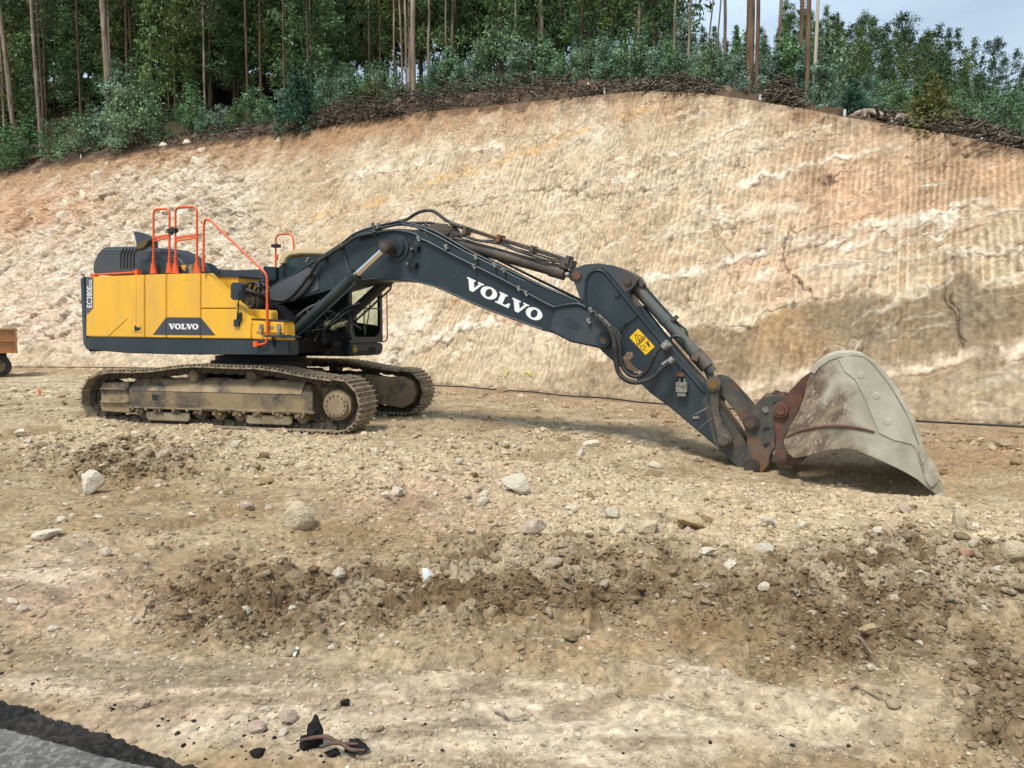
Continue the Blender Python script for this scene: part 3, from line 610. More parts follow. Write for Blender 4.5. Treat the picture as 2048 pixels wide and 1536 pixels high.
# ================================================================== EXCAVATOR
ex = empty('excavator', (CX, CY, 0), -PHI)
tag(ex, 'large yellow and charcoal crawler excavator parked with its bucket resting on the ground', 'excavator')
VN = -1.45
def quadmap(B0, ux, uy, v, thick, polys, name, matl, parent):
    """flat lettering: glyph polygons mapped by an origin and two axes measured on the plate, set proud of it"""
    m = MB()
    for poly in polys:
        pts = [local(B0[0] + ux[0] * gx + uy[0] * gy, B0[1] + ux[1] * gx + uy[1] * gy, v, PHI) for gx, gy in poly]
        m.prism(pts, v - thick, v)
    return m.build(name, matl, parent)
def ringpoly(cx, cy, ro, rx_i, ry_i, h, n=20):
    """an O as quads (outer ellipse, narrower inner one)"""
    out = []
    for k in range(n):
        a0, a1 = 2 * math.pi * k / n, 2 * math.pi * (k + 1) / n
        out.append([(cx + ro * math.cos(a0), cy + h * math.sin(a0)), (cx + ro * math.cos(a1), cy + h * math.sin(a1)),
                    (cx + rx_i * math.cos(a1), cy + ry_i * math.sin(a1)), (cx + rx_i * math.cos(a0), cy + ry_i * math.sin(a0))])
    return out
def wordmark():
    V = [(0, 1), (.62, 1), (.62, .87), (.51, .87), (.73, .36), (.92, .87), (.80, .87), (.80, 1), (1.22, 1), (1.22, .87), (1.11, .87), (.76, 0), (.50, 0), (.12, .87), (0, .87)]
    Lg = [(0, 1), (.60, 1), (.60, .87), (.49, .87), (.49, .13), (.68, .13), (.86, .40), (.98, .40), (.98, 0), (0, 0), (0, .13), (.13, .13), (.13, .87), (0, .87)]
    polys = []; x = 0
    polys.append([(px_, py_) for px_, py_ in V]); x = 1.16
    polys += ringpoly(x + .58, .5, .58, .23, .37, .53); x += 1.20
    polys.append([(px_ + x, py_) for px_, py_ in Lg]); x += .94
    polys.append([(px_ + x, py_) for px_, py_ in V]); x += 1.16
    polys += ringpoly(x + .58, .5, .58, .23, .37, .53); x += 1.16
    return [[(a / x, b) for a, b in p] for p in polys]

# ---------------- main body
sR = local(172, 620, VN, PHI)[0]; sF = local(578, 690, VN, PHI)[0]
zt = local(290, 549, VN, PHI)[1]; zm = local(402, 677, VN, PHI)[1]; zb = local(400, 709, VN, PHI)[1]
# skirt / swing frame side
m = MB(); pts = UP([(171, 674), (300, 676), (502, 679), (579, 681), (579, 710), (345, 709), (250, 706), (171, 699)], VN)
m.prism(pts, VN, VN + .22); m.build('side_skirt', M['char'], ex, .015)
m = MB(); s3 = local(560, 700, VN, PHI)[0]
m.prism([(sR, zm - .02), (s3 - .1, zm - .02), (s3 - .1, zb + .02), (sR, zb + .05)], VN + .2, 1.40)
m.build('swing_frame', M['void'], ex, .01)
# counterweight with rounded plan
cz0, cz1 = local(165, 703, VN, PHI)[1], local(171, 553, VN, PHI)[1]
scr = local(155.5, 620, VN, PHI)[0]
plan = [(sR - .01, VN - .005)]
R = sR - scr
for k in range(0, 7): a = math.pi / 2 * k / 6; plan.append((sR - .03 - R * math.sin(a) * .95, VN + (1 - math.cos(a)) * .16))
for k in range(1, 12): t = k / 12; plan.append((scr - .42 * math.sin(math.pi * t), VN + .18 + t * (2.9 - .36)))
plan += [(p[0], -p[1]) for p in plan[7::-1]][::1] if False else [(p[0], -p[1]) for p in reversed(plan[:8])]
lev = [(cz0, .16), (cz0 + .03, .09), (cz0 + .09, .03), (cz0 + .17, 0), (cz0 + .26, 0), (cz0 + .275, .008), (cz0 + .29, 0), (cz1 - .05, 0), (cz1 - .015, .015), (cz1, .05)]
m = MB(); cen = Vector((sR, 0))
rows = []
for zz, ins in lev:
    row = []
    for p in plan:
        ss = min(p[0] + ins, sR); vv = p[1] * (1 - ins * .25 / 1.45)
        row.append((ss, vv, zz))
    rows.append(row)
vs = [p for r in rows for p in r]; nc = len(plan)
fs = [(i * nc + j, i * nc + j + 1, (i + 1) * nc + j + 1, (i + 1) * nc + j) for i in range(len(lev) - 1) for j in range(nc - 1)]
m.add(vs, fs, False); m.add(rows[-1], [list(range(nc))]); m.add(rows[0], [list(range(nc))[::-1]])
m.build('counterweight', M['char'], ex)
# yellow bodywork: inner block, then the separate doors with thin gaps
m = MB(); s402 = local(402, 600, VN, PHI)[0]
m.prism([(sR + .01, zm + .01), (s402, zm + .01), (s402, zt - .03), (sR + .01, zt - .05)], VN + .03, -.55)
m.build('body_shell', M['yellow'], ex)
m = MB(); m.prism([(sR + .01, zm), (s402 + .3, zm), (s402 + .3, zt - .12), (sR + .01, zt - .12)], -.55, 1.42); m.build('engine_bay', M['char'], ex, .02)
def panel(pts, name, dv=.0, th=.05, bev=.012, matl='yellow'):
    m = MB(); m.prism(UP(pts, VN), VN - .004 + dv, VN + th); return m.build(name, M[matl], ex, bev)
d1 = panel([(172.4, 555), (182, 553.5), (289, 549.4), (289, 674.6), (172.4, 672.5)], 'rear_door')
d2 = panel([(290.3, 549.3), (332.6, 548.2), (332.6, 675.6), (290.3, 674.7)], 'middle_door')
d3 = panel([(333.6, 548.2), (401.2, 546.5), (401.2, 676.4), (333.6, 675.6)], 'front_door')
panel([(402.2, 546.6), (412, 547), (481, 616.4), (402.2, 616.4)], 'upper_side_panel')
panel([(402.2, 617.8), (482.2, 617.8), (505, 639), (502, 677.6), (402.2, 676.6)], 'lower_side_panel')
# creases pressed in the doors
m = MB(); m.tube([U(217, 671, VN - .006), U(254, 637, VN - .006)], .008, 6); m.tube([U(272, 553, VN - .004), U(272, 670, VN - .004)], .006, 6); m.build('crease', M['yellow'], d1)
# sloped shoulder facing outwards and inwards of the front panel
m = MB(); P0, P1, P2, P3 = U(413, 547, VN), U(505, 639, VN), U(517, 636, VN + .22), U(426, 546, VN + .22)
m.add([P0, P1, P2, P3], [(0, 1, 2, 3)]); Q = [(p[0], p[1], p[2] - .08) for p in (P0, P1, P2, P3)]
m.add([P0, P1, P2, P3] + Q, [(4, 5, 6, 7), (0, 4, 5, 1), (1, 5, 6, 2), (2, 6, 7, 3), (3, 7, 4, 0)]); m.build('sloped_cover', M['yellow'], ex)
# inner tank block, battery box and tool box in front
m = MB(); m.prism(UP([(414, 549), (477, 555), (477, 600), (414, 590)], -1.1), -1.1, -.62); m.build('fuel_tank', M['yellow'], ex, .012)
m = MB(); m.prism(UP([(412, 546.5), (478, 552), (478, 555), (412, 549.5)], -1.13), -1.13, -.6); m.build('tank_lid', M['char'], ex)
m = MB(); m.prism(UP([(481, 617.4), (541, 620), (543.5, 625), (543.5, 650), (481, 650)], -1.25), -1.25, -1.1); m.build('battery_box', M['yellow'], ex, .012)
m = MB(); m.prism(UP([(503, 638), (569, 642.6), (572, 650), (573, 681), (503, 678)], VN + .01), VN + .01, VN + .22); tb = m.build('tool_box', M['yellow'], ex, .012)
m = MB(); m.prism(UP([(505, 641), (569, 645), (569, 667), (512, 664)], VN), VN - .012, VN + .01); ld = m.build('lid', M['yellow'], tb, .008)
m = MB(); m.prism(UP([(503, 636.6), (571, 641.2), (571, 643), (503, 638.6)], VN), VN - .012, VN + .24); m.build('lid_rim', M['black'], tb)
for lx in (523.5, 559.5):
    m = MB(); m.prism(UP([(lx - 2.5, 648), (lx + 2.5, 648), (lx + 4, 655), (lx + 1.5, 670), (lx - 1.5, 670), (lx - 4, 655)], VN - .012), VN - .04, VN - .012); m.build('latch', M['steel'], tb, .004)
m = MB(); m.prism(UP([(538, 652), (547, 652), (547, 658), (538, 658)], VN - .012), VN - .02, VN - .01); m.build('handle', M['mud'], tb)
m = MB(); m.box(U(556, 672, VN - .10), (.38, .22, .03)); m.box(U(582, 674, VN - .10), (.24, .2, .03)); m.box(U(546, 684, VN - .02), (.03, .04, .16)); m.build('step', M['char'], ex, .01)
# door lock
m = MB(); m.prism(UP([(266, 648), (283.5, 648), (283.5, 664.5), (266, 664.5)], VN), VN - .012, VN); lk = m.build('door_lock', M['yellow'], d1, .004)
m = MB(); m.prism(UP([(269, 651), (273, 651), (273, 654.5), (281, 654.5), (281, 660), (277, 660), (277, 662), (269, 662)], VN - .012), VN - .015, VN - .010); m.build('lock_plate', M['dark'], d1)
m = MB(); m.prism(UP([(365.5, 552), (374, 552), (374, 560), (365.5, 560)], VN), VN - .008, VN); m.build('sticker', M['decal'], d3)
# charcoal badge across three doors
for pts, par in (([(306.5, 669.5), (332.6, 634.8), (332.6, 669.8)], d2), ([(333.6, 634.6), (401.2, 635), (401.2, 670.2), (333.6, 669.8)], d3)):
    m = MB(); m.prism(UP(pts, VN), VN - .008, VN - .003); m.build('badge', M['hood'], par)
m = MB(); m.prism(UP([(402.2, 635), (431.5, 670.6), (402.2, 670.2)], VN), VN - .008, VN - .003); m.build('badge', M['hood'], ex)
quadmap((337.5, 658.3), (59.5, .6), (0, -11), VN - .008, .004, wordmark(), 'lettering', M['white'], d3)
# model plate: grey strip with vertical lettering
m = MB(); m.prism(UP([(172.6, 554.5), (187, 554), (187, 615.6), (177, 627), (172.6, 627)], VN), VN - .009, VN - .003); m.build('badge', mat('plate_grey', (.10, .10, .125), .5), d1)
def font_mesh(txt, name, off=.03):
    cu = bpy.data.curves.new(name, 'FONT'); cu.body = txt; cu.offset = off; cu.size = 1; cu.space_character = 1.02
    o = bpy.data.objects.new(name, cu); COL.objects.link(o)
    dg = bpy.context.evaluated_depsgraph_get(); me = o.evaluated_get(dg).to_mesh()
    vs = [(v.co.x, v.co.y) for v in me.vertices]; fs = [list(p.vertices) for p in me.polygons]
    o.evaluated_get(dg).to_mesh_clear(); bpy.data.objects.remove(o); return vs, fs
def lettering(txt, B0, ux, uy, v, parent, off=.03, ymax=.72):
    vs, fs = font_mesh(txt, 'lettering', off)
    x0 = min(p[0] for p in vs); x1 = max(p[0] for p in vs)
    P = []
    for gx, gy in vs:
        gx = (gx - x0) / (x1 - x0); gy = gy / ymax
        s, z = local(B0[0] + ux[0] * gx + uy[0] * gy, B0[1] + ux[1] * gx + uy[1] * gy, v, PHI); P.append((s, v, z))
    m = MB(); m.add(P, fs); return m.build('lettering', M['white'], parent)
lettering('EC380E', (184, 615), (0, -43), (-10.5, 0), VN - .0125, d1, .012)
lettering('NL', (184, 571), (0, -13), (-6.6, 0), VN - .0125, d1, .012)

# ---------------- hood
HV = -1.18
hp = UP([(185.5, 549), (184.5, 534), (187, 521), (196, 503), (207, 496.5), (268, 496), (333, 500.5), (352, 510), (374, 534), (375, 549)], HV)
m = MB(); n = len(hp)
zmin = hp[0][1]
def inset(p, k): return (p[0] + (hp[5][0] - p[0]) * k * .5, p[1] - max(0, p[1] - zmin) * k * .4)
layers = [(HV, 0.0), (HV + .10, -0.12), (-.72, -.12), (-.62, 0)]
vs = []
for v, k in layers:
    for p in hp: vs.append((p[0] + (p[0] - hp[5][0]) * (0 if k == 0 else -.0), v, p[1] + (0 if k == 0 else .035 * (p[1] > zmin + .25))))
fs = [list(range(n)), list(range(4 * n - 1, 3 * n - 1, -1))]
for L0 in range(3): fs += [(L0 * n + i, (L0 + 1) * n + i, (L0 + 1) * n + (i + 1) % n, L0 * n + (i + 1) % n) for i in range(n)]
m.add(vs, fs); hood = m.build('engine_hood', M['hood'], ex, .03, 3)
m = MB(); m.prism(UP([(284, 521), (322, 518), (354, 524), (374, 546), (374, 549), (284, 549)], HV), HV - .05, HV + .02); m.build('hood_flank', M['char'], hood, .012)
for k in range(5):
    x = 240.5 + k * 6.6
    m = MB(); m.prism(UP([(x, 508), (x + 6, 497.5), (x + 8.2, 497.5), (x + 2.2, 508.5), (x + 2.2, 536.5), (x, 536.5)], HV), HV - .012, HV + .0); m.build('louvre', M['dark'], hood)
# intake snorkel / exhaust outlet and the lower covers behind
m = MB(); m.prism(UP([(264.5, 461.5), (268, 474), (272.5, 494), (272.5, 499), (304, 500), (303, 478), (285, 467)], -.95), -.95, -.80); m.build('exhaust_outlet', M['hood'], ex, .02)
m = MB(); m.prism(UP([(366, 527), (382, 522), (421, 527), (436, 544), (436, 560), (366, 560)], -.55), -.55, -.45); m.build('pump_cover', M['char'], ex, .03)
m = MB(); m.prism(UP([(380, 531), (404, 538), (470, 540), (520, 538), (535, 545), (537, 566), (470, 564), (380, 552)], .5), .5, 1.3); m.build('rear_cover', M['hood'], ex, .03)
m = MB(); m.cyl(U(369, 546, -1.15), Vector(U(369, 546, -1.15)) + Vector((0, 0, .13)), .058); m.build('filler_cap', M['yellow'], ex)
m = MB(); m.box(U(384, 540, -1.1), (.09, .09, .13)); m.cyl(U(384, 535, -1.1), Vector(U(384, 535, -1.1)) + Vector((0, 0, .05)), .04); m.build('filter_head', M['mud'], ex, .008)
m = MB(); m.prism(UP([(526, 532), (552, 534), (552, 560), (526, 560)], .3), .3, .6); m.build('air_box', M['char'], ex, .01)
# two guard hoops with a latch between
def foot(m, x, y, v):
    c = Vector(U(x, y, v)); s, _, z = c
    m.prism([(s - .065, z), (s + .065, z), (s + .035, z + .12), (s + .03, z + .17), (s - .03, z + .17), (s - .035, z + .12)], v - .02, v + .02)
for (xa, xb, yt, tilt) in ((307, 339, 417.5, 3.5), (351, 394, 413.5, 4)):
    m = MB(); v = -1.30
    pts = [U(xa, 546, v), U(xa, 442, v), U(xa, yt + 1, v), U(xb, yt, v), U(xb, 440, v), U(xb, 546, v)]
    m.tube(fillet(pts, .11, 6), .0175, 10)
    m.prism(UP([(xa - 1, 470 + tilt), (xb + 1, 470 - tilt * .6), (xb + 1, 474.5 - tilt * .6), (xa - 1, 474.5 + tilt)], v), v - .015, v + .02)
    m.prism(UP([(xa - 1, 477 + tilt), (xb + 1, 474.5 - tilt * .2), (xb + 1, 477.5 - tilt * .2), (xa - 1, 480 + tilt)], v), v - .015, v + .02)
    foot(m, xa, 547, v); foot(m, xb, 546, v)
    for xx in (xa, xb):
        m.cyl(U(xx, 513, v), U(xx, 540, v), .024); m.cyl(Vector(U(xx, 516, v)) + Vector((.02, -.03, 0)), Vector(U(xx, 516, v)) + Vector((.045, -.03, 0)), .018)
    m.build('guard_rail', M['orange'], ex)
m = MB(); m.prism(UP([(336, 458), (353, 456), (353, 465), (336, 466.5)], -1.32), -1.35, -1.28); m.cyl(U(344.5, 454, -1.3), U(344.5, 470, -1.3), .02); m.build('rail_latch', M['black'], ex, .006)
# long ladder rail
m = MB(); v = -1.50
pts = [U(407, 544, v), U(407.5, 440, v), U(418, 438, v), U(521, 537, v), U(534, 549, v), U(534.5, 683, v), U(528, 688, v), U(513, 690, v)]
m.tube(fillet(pts, .13, 6), .0175, 10); m.cyl(U(407, 512, v), U(407, 543, v), .023); m.cyl(U(534.5, 608, v), U(534.5, 672, v), .022)
c = Vector(U(512, 688, v)); m.box(c, (.075, .05, .085)); m.build('ladder_rail', M['orange'], ex, 0)
m = MB(); m.tube([U(181, 549.5, -1.36), U(235, 547, -1.36), U(277, 544, -1.36)], .017, 8); m.tube([U(181, 549.5, -1.36), U(181, 549.5, -1.2)], .017, 8); m.box(U(276, 544.5, -1.33), (.07, .09, .09)); m.box(U(190, 551, -1.33), (.09, .09, .05)); m.build('low_rail', M['orange'], ex)
# mirrors
m = MB(); c = Vector(U(286, 489, -1.35)); ax = (Vector(U(301, 480, -1.35)) - Vector(U(272, 499, -1.35))).normalized()
nn = 20; up = ax.cross(Vector((0, 1, 0))).normalized()
for kk, (dv, sc) in enumerate(((-.03, .75), (0, 1), (.05, .8))): pass
rings = []
for dv, sc in ((-.02, .8), (0, 1), (.04, .95), (.09, .55)):
    rings.append([c + ax * (.185 * sc * math.cos(2 * math.pi * k / nn)) + up * (.075 * sc * math.sin(2 * math.pi * k / nn)) + Vector((0, dv, 0)) for k in range(nn)])
vs = [p for r in rings for p in r]
m.add(vs, [(i * nn + k, i * nn + (k + 1) % nn, (i + 1) * nn + (k + 1) % nn, (i + 1) * nn + k) for i in range(3) for k in range(nn)], True); m.add(rings[0], [list(range(nn))]); m.add(rings[3], [list(range(nn))[::-1]])
m.tube([c + ax * .1, U(300, 493, -1.32), U(308, 494, -1.30)], .014, 8)
rm = m.build('rear_mirror', M['black'], ex)
m = MB(); m.add([p + Vector((0, -.004, 0)) for p in [c + (q - c) * .9 for q in rings[0]]], [list(range(nn))]); m.build('mirror_glass', mat('brown_mirror', (.16, .105, .04), .12, .6), rm)
m = MB(); m.prism(UP([(467, 569), (471, 565), (485, 565.5), (489, 570), (489, 597), (484, 600.5), (471, 600), (466.5, 595)], -1.5), -1.56, -1.46)
m.tube([U(477.5, 580, -1.58), U(477, 600, -1.58), U(477, 615, -1.57), U(475, 628, -1.52), U(474.5, 640, -1.49)], .011, 8, 3)
m.prism(UP([(476, 625), (484, 625), (484, 642), (480, 643), (480, 653), (469.5, 653), (469.5, 640), (476, 638)], VN - .01), VN - .04, VN - .005); m.build('side_mirror', M['char'], ex, .008)

# ---------------- cab on the far side
CV = .35; CV2 = 1.45
def local_s(x, y, s_):
    dx, dy, dz = ray(x, y); u = (math.cos(PHI), -math.sin(PHI)); n = (math.sin(PHI), math.cos(PHI))
    t = (s_ + CX * u[0] + CY * u[1]) / (dx * u[0] + dy * u[1]); X, Y = dx * t, dy * t
    return ((X - CX) * n[0] + (Y - CY) * n[1], EYE + dz * t)
sf0 = local(698, 640, CV, PHI)[0]; cs = local(557, 600, CV, PHI)[0]
CV2 = local_s(764, 640, sf0)[0]; print('cab far side v', CV2, 'length', sf0 - cs)
czb = local(698, 686, CV, PHI)[1]; czt = local(590, 499, CV, PHI)[1]
roofp = [local(x, y, CV, PHI) for x, y in [(557, 522), (562, 508), (574, 501.5), (590, 498.5), (641, 497.5)]]
roofp += [(sf0 - .25, czt), (sf0 - .06, czt - .10), (sf0 - .02, czt - .18)] + [local(x, y, CV, PHI) for x, y in [(640, 508.5), (600, 508), (580, 511), (572, 517), (568, 528), (557, 528)]]
m = MB(); m.prism(roofp, CV, CV2); cab = m.build('cab', M['cream'], ex, .02)
fp_ = [(sf0 - .04, czt - .15), (sf0 + .0, czb + 1.0), (sf0, czb)]
for vv in (CV + .03, CV2 - .03):
    m = MB(); m.tube([(p[0] - .03, vv, p[1]) for p in fp_], .042, 6); m.build('pillar', M['char'], cab)
m = MB(); m.prism([(cs, czb), (cs + .12, czb), (cs + .14, czt - .2), (cs, czt - .3)], CV, CV2); m.build('rear_wall', M['char'], cab, .02)
m = MB(); m.prism([(cs, czb), (sf0, czb), (sf0, czb + .30), (cs, czb + .34)], CV, CV + .05); m.build('side_frame', M['char'], cab, .006)
m = MB(); m.prism([(cs, czb), (sf0, czb), (sf0, czb + .30), (cs, czb + .5)], CV2 - .05, CV2); m.box(((cs + sf0) / 2, CV2 - .03, czb + .85), (.05, .04, 1.5)); m.build('door', M['char'], cab, .01)
# windscreen frame with rounded lower corners
def front_ring(outer, inner, x0, th, name, matl):
    m = MB(); n = len(outer); vs = [(x0, a, b) for a, b in outer] + [(x0, a, b) for a, b in inner] + [(x0 - th, a, b) for a, b in outer] + [(x0 - th, a, b) for a, b in inner]
    fs = [(i, (i + 1) % n, n + (i + 1) % n, n + i) for i in range(n)] + [(n + i, n + (i + 1) % n, 3 * n + (i + 1) % n, 3 * n + i) for i in range(n)] + [(2 * n + i, (2 * n + (i + 1) % n), (i + 1) % n, i) for i in range(n)]
    m.add(vs, fs); return m.build(name, matl, cab)
def rrect(v0, v1, z0, z1, r_):
    out = []
    for cx_, cz_, a0 in ((v1 - r_, z0 + r_, -90), (v1 - r_, z1 - r_, 0), (v0 + r_, z1 - r_, 90), (v0 + r_, z0 + r_, 180)):
        for k in range(5): a = math.radians(a0 + k * 22.5); out.append((cx_ + r_ * math.cos(a), cz_ + r_ * math.sin(a)))
    return out
front_ring(rrect(CV, CV2, czb, czt - .12, .02), rrect(CV + .09, CV2 - .08, czb + .10, czt - .22, .16), sf0 + .012, .04, 'windscreen_frame', M['char'])
g2 = mat('clear_pane', (.62, .74, .70), .03, spec=.6, trans=1.0); g2.node_tree.nodes['Principled BSDF'].inputs['IOR'].default_value = 1.03
m = MB(); m.box((sf0 - .006, (CV + CV2) / 2, (czb + czt) / 2 - .05), (.006, CV2 - CV - .1, czt - czb - .25)); ws = m.build('windscreen', g2, cab)
m = MB(); m.box((sf0 + .002, (CV + CV2) / 2, czb + .62), (.02, CV2 - CV - .16, .025)); m.build('window_bar', M['char'], cab)
m = MB(); m.tube([(sf0 + .02, CV + .45, czb + .12), (sf0 + .025, CV + .60, czb + .6), (sf0 + .02, CV + .66, czb + .95)], .010, 6); m.build('wiper', M['black'], cab)
m = MB(); m.prism([local(x, y, CV, PHI) for x, y in [(573, 516), (640, 511), (690, 511)]] + [(sf0 - .08, czt - .3), (sf0 - .06, czb + .3), (cs + .12, czb + .34)], CV + .02, CV + .028); m.build('dark_pane', M['glass'], cab)
m = MB(); ss = cs + .70; m.box((ss, .92, czb + .42), (.5, .5, .14)); m.box((ss - .27, .92, czb + .78), (.14, .48, .7)); m.box((ss - .28, .92, czb + 1.2), (.1, .26, .2)); m.build('seat', M['black'], cab, .04)
m = MB(); m.box(((cs + sf0) / 2, (CV + CV2) / 2, czb + .06), (sf0 - cs - .1, CV2 - CV - .1, .1)); m.box((sf0 - .25, .62, czb + .25), (.25, .2, .5)); m.build('cab_floor', M['dark'], cab, .02)
for vv in (.72, 1.05):
    m = MB(); m.tube([(sf0 - .3, vv, czb + .05), (sf0 - .38, vv + .02, czb + .62)], .015, 6); m.build('lever', M['black'], cab)
m = MB(); m.tube([(sf0 - .12, 1.0, czb + .1), (sf0 - .16, 1.04, czb + .45), (sf0 - .1, 1.02, czb + .8)], .012, 6); m.build('belt', mat('yellow_strap', (.5, .5, .06), .6), cab)
bz0, bz1 = local(700, 713, CV, PHI)[1], czb - .012
m = MB(); m.prism([(cs, bz0), (sf0 - .03, bz0), (sf0 + .02, bz0 + .05), (sf0 + .03, bz1), (cs, bz1)], CV - .01, CV2); cb = m.build('cab_base', M['char'], cab, .03, 3)
def FPt(x, y, ds=.03): v_, z_ = local_s(x, y, sf0 + ds); return Vector((sf0 + ds, v_, z_))
c = FPt(709, 698); m = MB(); m.cyl(c, c + Vector((.012, 0, 0)), .062, n=24); m.build('round_sticker', mat('lime_sticker', (.45, .45, .05), .5), cab)
m = MB(); m.cyl(c, c + Vector((.016, 0, 0)), .048, n=24); m.build('sticker_face', M['dark'], cab)
m = MB(); m.add([c + Vector((.018, a_, b_)) for a_, b_ in ((-.03, .0), (-.012, .028), (.0, .005), (.02, .025), (.032, -.01), (.01, -.03), (-.012, -.012), (-.02, -.02))], [list(range(8))]); m.build('sticker_mark', M['decal'], cab)
m = MB()
for x in (740, 744.5, 749): a_, b_ = FPt(x, 694), FPt(x + 2.4, 706); m.box(((a_ + b_) / 2 + Vector((.004, 0, 0))), (.012, abs(b_.y - a_.y), abs(b_.z - a_.z)))
m.build('vent_slot', M['dark'], cab)
m = MB(); v_ = CV2 + .02; m.tube(fillet([(sf0 + .10 + (p[0] * 0), v_, p[2]) for p in (U(769, 588, v_), U(774, 640, v_), U(774.5, 681, v_))] + [(sf0 - .02, v_, U(766, 684, v_)[2])], .05, 4), .012, 8); m.build('cab_rail', M['red'], ex)
m = MB(); v = .9; m.tube(fillet([U(551.5, 534, v), U(551.5, 469, v), U(586, 467, v), U(588, 500, v)], .12, 5), .017, 8); m.box(U(553, 515, v), (.05, .04, .10)); rr = m.build('roof_rail', M['orange'], ex)
m = MB(); m.box(U(552, 492, .88), (.14, .12, .06)); m.tube([U(567.5, 520, .6), U(567.5, 478, .6)], .004, 5); m.build('work_lamp', M['dark'], ex, .01)

# ---------------- dark machinery bay between the side box and the cab, turntable
m = MB()
m.prism(UP([(470, 600), (545, 610), (575, 640), (575, 715), (470, 710)], -.75), -.72, -.45)
m.prism(UP([(540, 600), (600, 620), (640, 660), (650, 712), (540, 712)], -.25), -.25, .35)
m.build('machinery_bay', M['void'], ex, .01)
m = MB(); c = Vector(U(505, 602, -.9)); m.cyl(c + Vector((0, -.05, 0)), c + Vector((0, .25, 0)), .17, n=28); m.cyl(c + Vector((0, -.08, 0)), c + Vector((0, 0, 0)), .12); m.cyl(c + Vector((0, -.10, 0)), c, .04); m.build('motor', M['link'], ex, .008)
r_ = random.Random(4); m = MB()
for k in range(10):
    a = (r_.uniform(440, 540), r_.uniform(570, 600)); b_ = (r_.uniform(470, 550), r_.uniform(590, 620))
    m.tube([U(*a, -.95), U((a[0] + b_[0]) / 2, min(a[1], b_[1]) - r_.uniform(0, 12), -.9), U(*b_, -.8)], r_.uniform(.014, .028), 8, 4)
m.tube([U(486, 580, -1.0), U(500, 582, -1.0), U(520, 590, -.9), U(540, 603, -.7)], .035, 10, 4)
m.build('bay_hose', M['hose'], ex)
m = MB(); r_ = random.Random(8)
for k in range(16):
    x0, y0 = r_.uniform(585, 650), r_.uniform(640, 705)
    pts = [U(x0, y0, -.45), U(x0 + r_.uniform(5, 25), y0 - r_.uniform(5, 25), -.5), U(x0 + r_.uniform(20, 60), y0 - r_.uniform(10, 40), -.35), U(x0 + r_.uniform(40, 80), y0 - r_.uniform(0, 50), -.2)]
    m.tube(pts, r_.uniform(.014, .024), 8, 4)
m.build('valve_hose', M['hose'], ex)
m = MB(); r_ = random.Random(5)
for k in range(26):
    m.box(U(r_.uniform(590, 700), r_.uniform(645, 708), r_.uniform(-.45, -.2)), (r_.uniform(.04, .14), r_.uniform(.05, .1), r_.uniform(.04, .12)), Matrix.Rotation(r_.uniform(0, 3), 3, 'Y'))
m.build('valve_block', M['void'], ex, .006)
m = MB()
for x, y in ((655, 647), (668, 655), (678, 650), (598, 690), (606, 684), (687, 648)):
    m.box(U(x, y, -.5), (.07, .06, .05), Matrix.Rotation(.6, 3, 'Y')); m.cyl(U(x - 5, y + 4, -.5), U(x + 6, y - 5, -.5), .024, n=10)
m.build('valve_fitting', mat('dusty_fitting', (.16, .15, .09), .6, .2), ex, .005)
zb2 = 1.13
m = MB(); m.cyl((0, 0, .86), (0, 0, zb2 + .02), .78, n=48); m.cyl((0, 0, .95), (0, 0, 1.06), .86, n=48); m.build('turntable', M['dark'], ex, .01)

# ---------------- boom
BV = -.31; BW = .31
top = [(538, 577), (562, 563), (620, 532), (646, 517), (684, 492), (708, 474), (735, 464), (762, 459), (790, 457), (826, 459), (852, 467), (900, 492), (947, 514), (1037, 557), (1110, 588), (1159, 606), (1186, 621), (1207, 645), (1219, 664)]
tip = [(1225, 680), (1221, 690), (1211, 696.5), (1195, 696)]
bot = [(1168, 690), (1140, 684), (1110, 668), (1086, 661), (1030, 641), (964, 616), (900, 588), (866, 573), (843, 567), (817, 562), (778, 560.5), (745, 560.5), (724, 562), (675, 577), (600, 598), (542, 616), (526, 612), (518, 600), (522, 586)]
m = MB(); m.prism(UP(top + tip + bot, BV), BV, BW); boom = m.build('boom', M['boom'], ex, .012)
# flanges proud of the side plate along the lower edge, foot casting, tip casting, weld lines
m = MB(); P = [U(x, y, BV - .012) for x, y in [(542, 613), (600, 596), (675, 575), (724, 560), (778, 558.5), (817, 560), (866, 571), (900, 586), (964, 614), (1030, 639), (1086, 659)]]; m.tube(P, .016, 6, 3)
m.build('lower_flange', M['boom'], boom)
m = MB(); m.prism(UP([(519, 600), (523, 587), (538, 578), (562, 564), (618, 534), (629, 540), (637, 556), (640, 580), (600, 596), (542, 613), (527, 610)], BV), BV - .022, BV + .05); m.build('foot_casting', M['foot'], boom, .012)
m = MB(); m.prism(UP([(1100, 660), (1112, 616), (1125, 612), (1160, 612), (1190, 628), (1207, 648), (1220, 668), (1224, 681), (1218, 692), (1207, 695.5), (1168, 688), (1140, 682)], BV), BV - .02, BV + .05); m.build('tip_casting', mat('tip_grey', (.035, .046, .056), .5, 0, (.07, .075, .075), 3, .5, .75), boom, .012)
m = MB(); m.prism(UP([(1130, 637), (1136, 636), (1158, 648), (1160, 657), (1153, 662), (1138, 656), (1131, 650)], BV - .02), BV - .024, BV - .005); m.build('tip_recess', M['char'], boom, .004)
m = MB()
for a, b_ in (((921, 522), (900, 587)), ((1114, 622), (1101, 660)), ((648, 527), (666, 575)), ((682, 497), (699, 552)), ((685, 495), (702, 551))): m.tube([U(*a, BV - .002), U(*b_, BV - .002)], .006, 5)
m.build('weld_seam', M['foot'], boom)
quadmap((925.5, 574.5), (154, 70.5), (9.6, -20.8), BV - .0, .006, wordmark(), 'lettering', M['white'], boom)
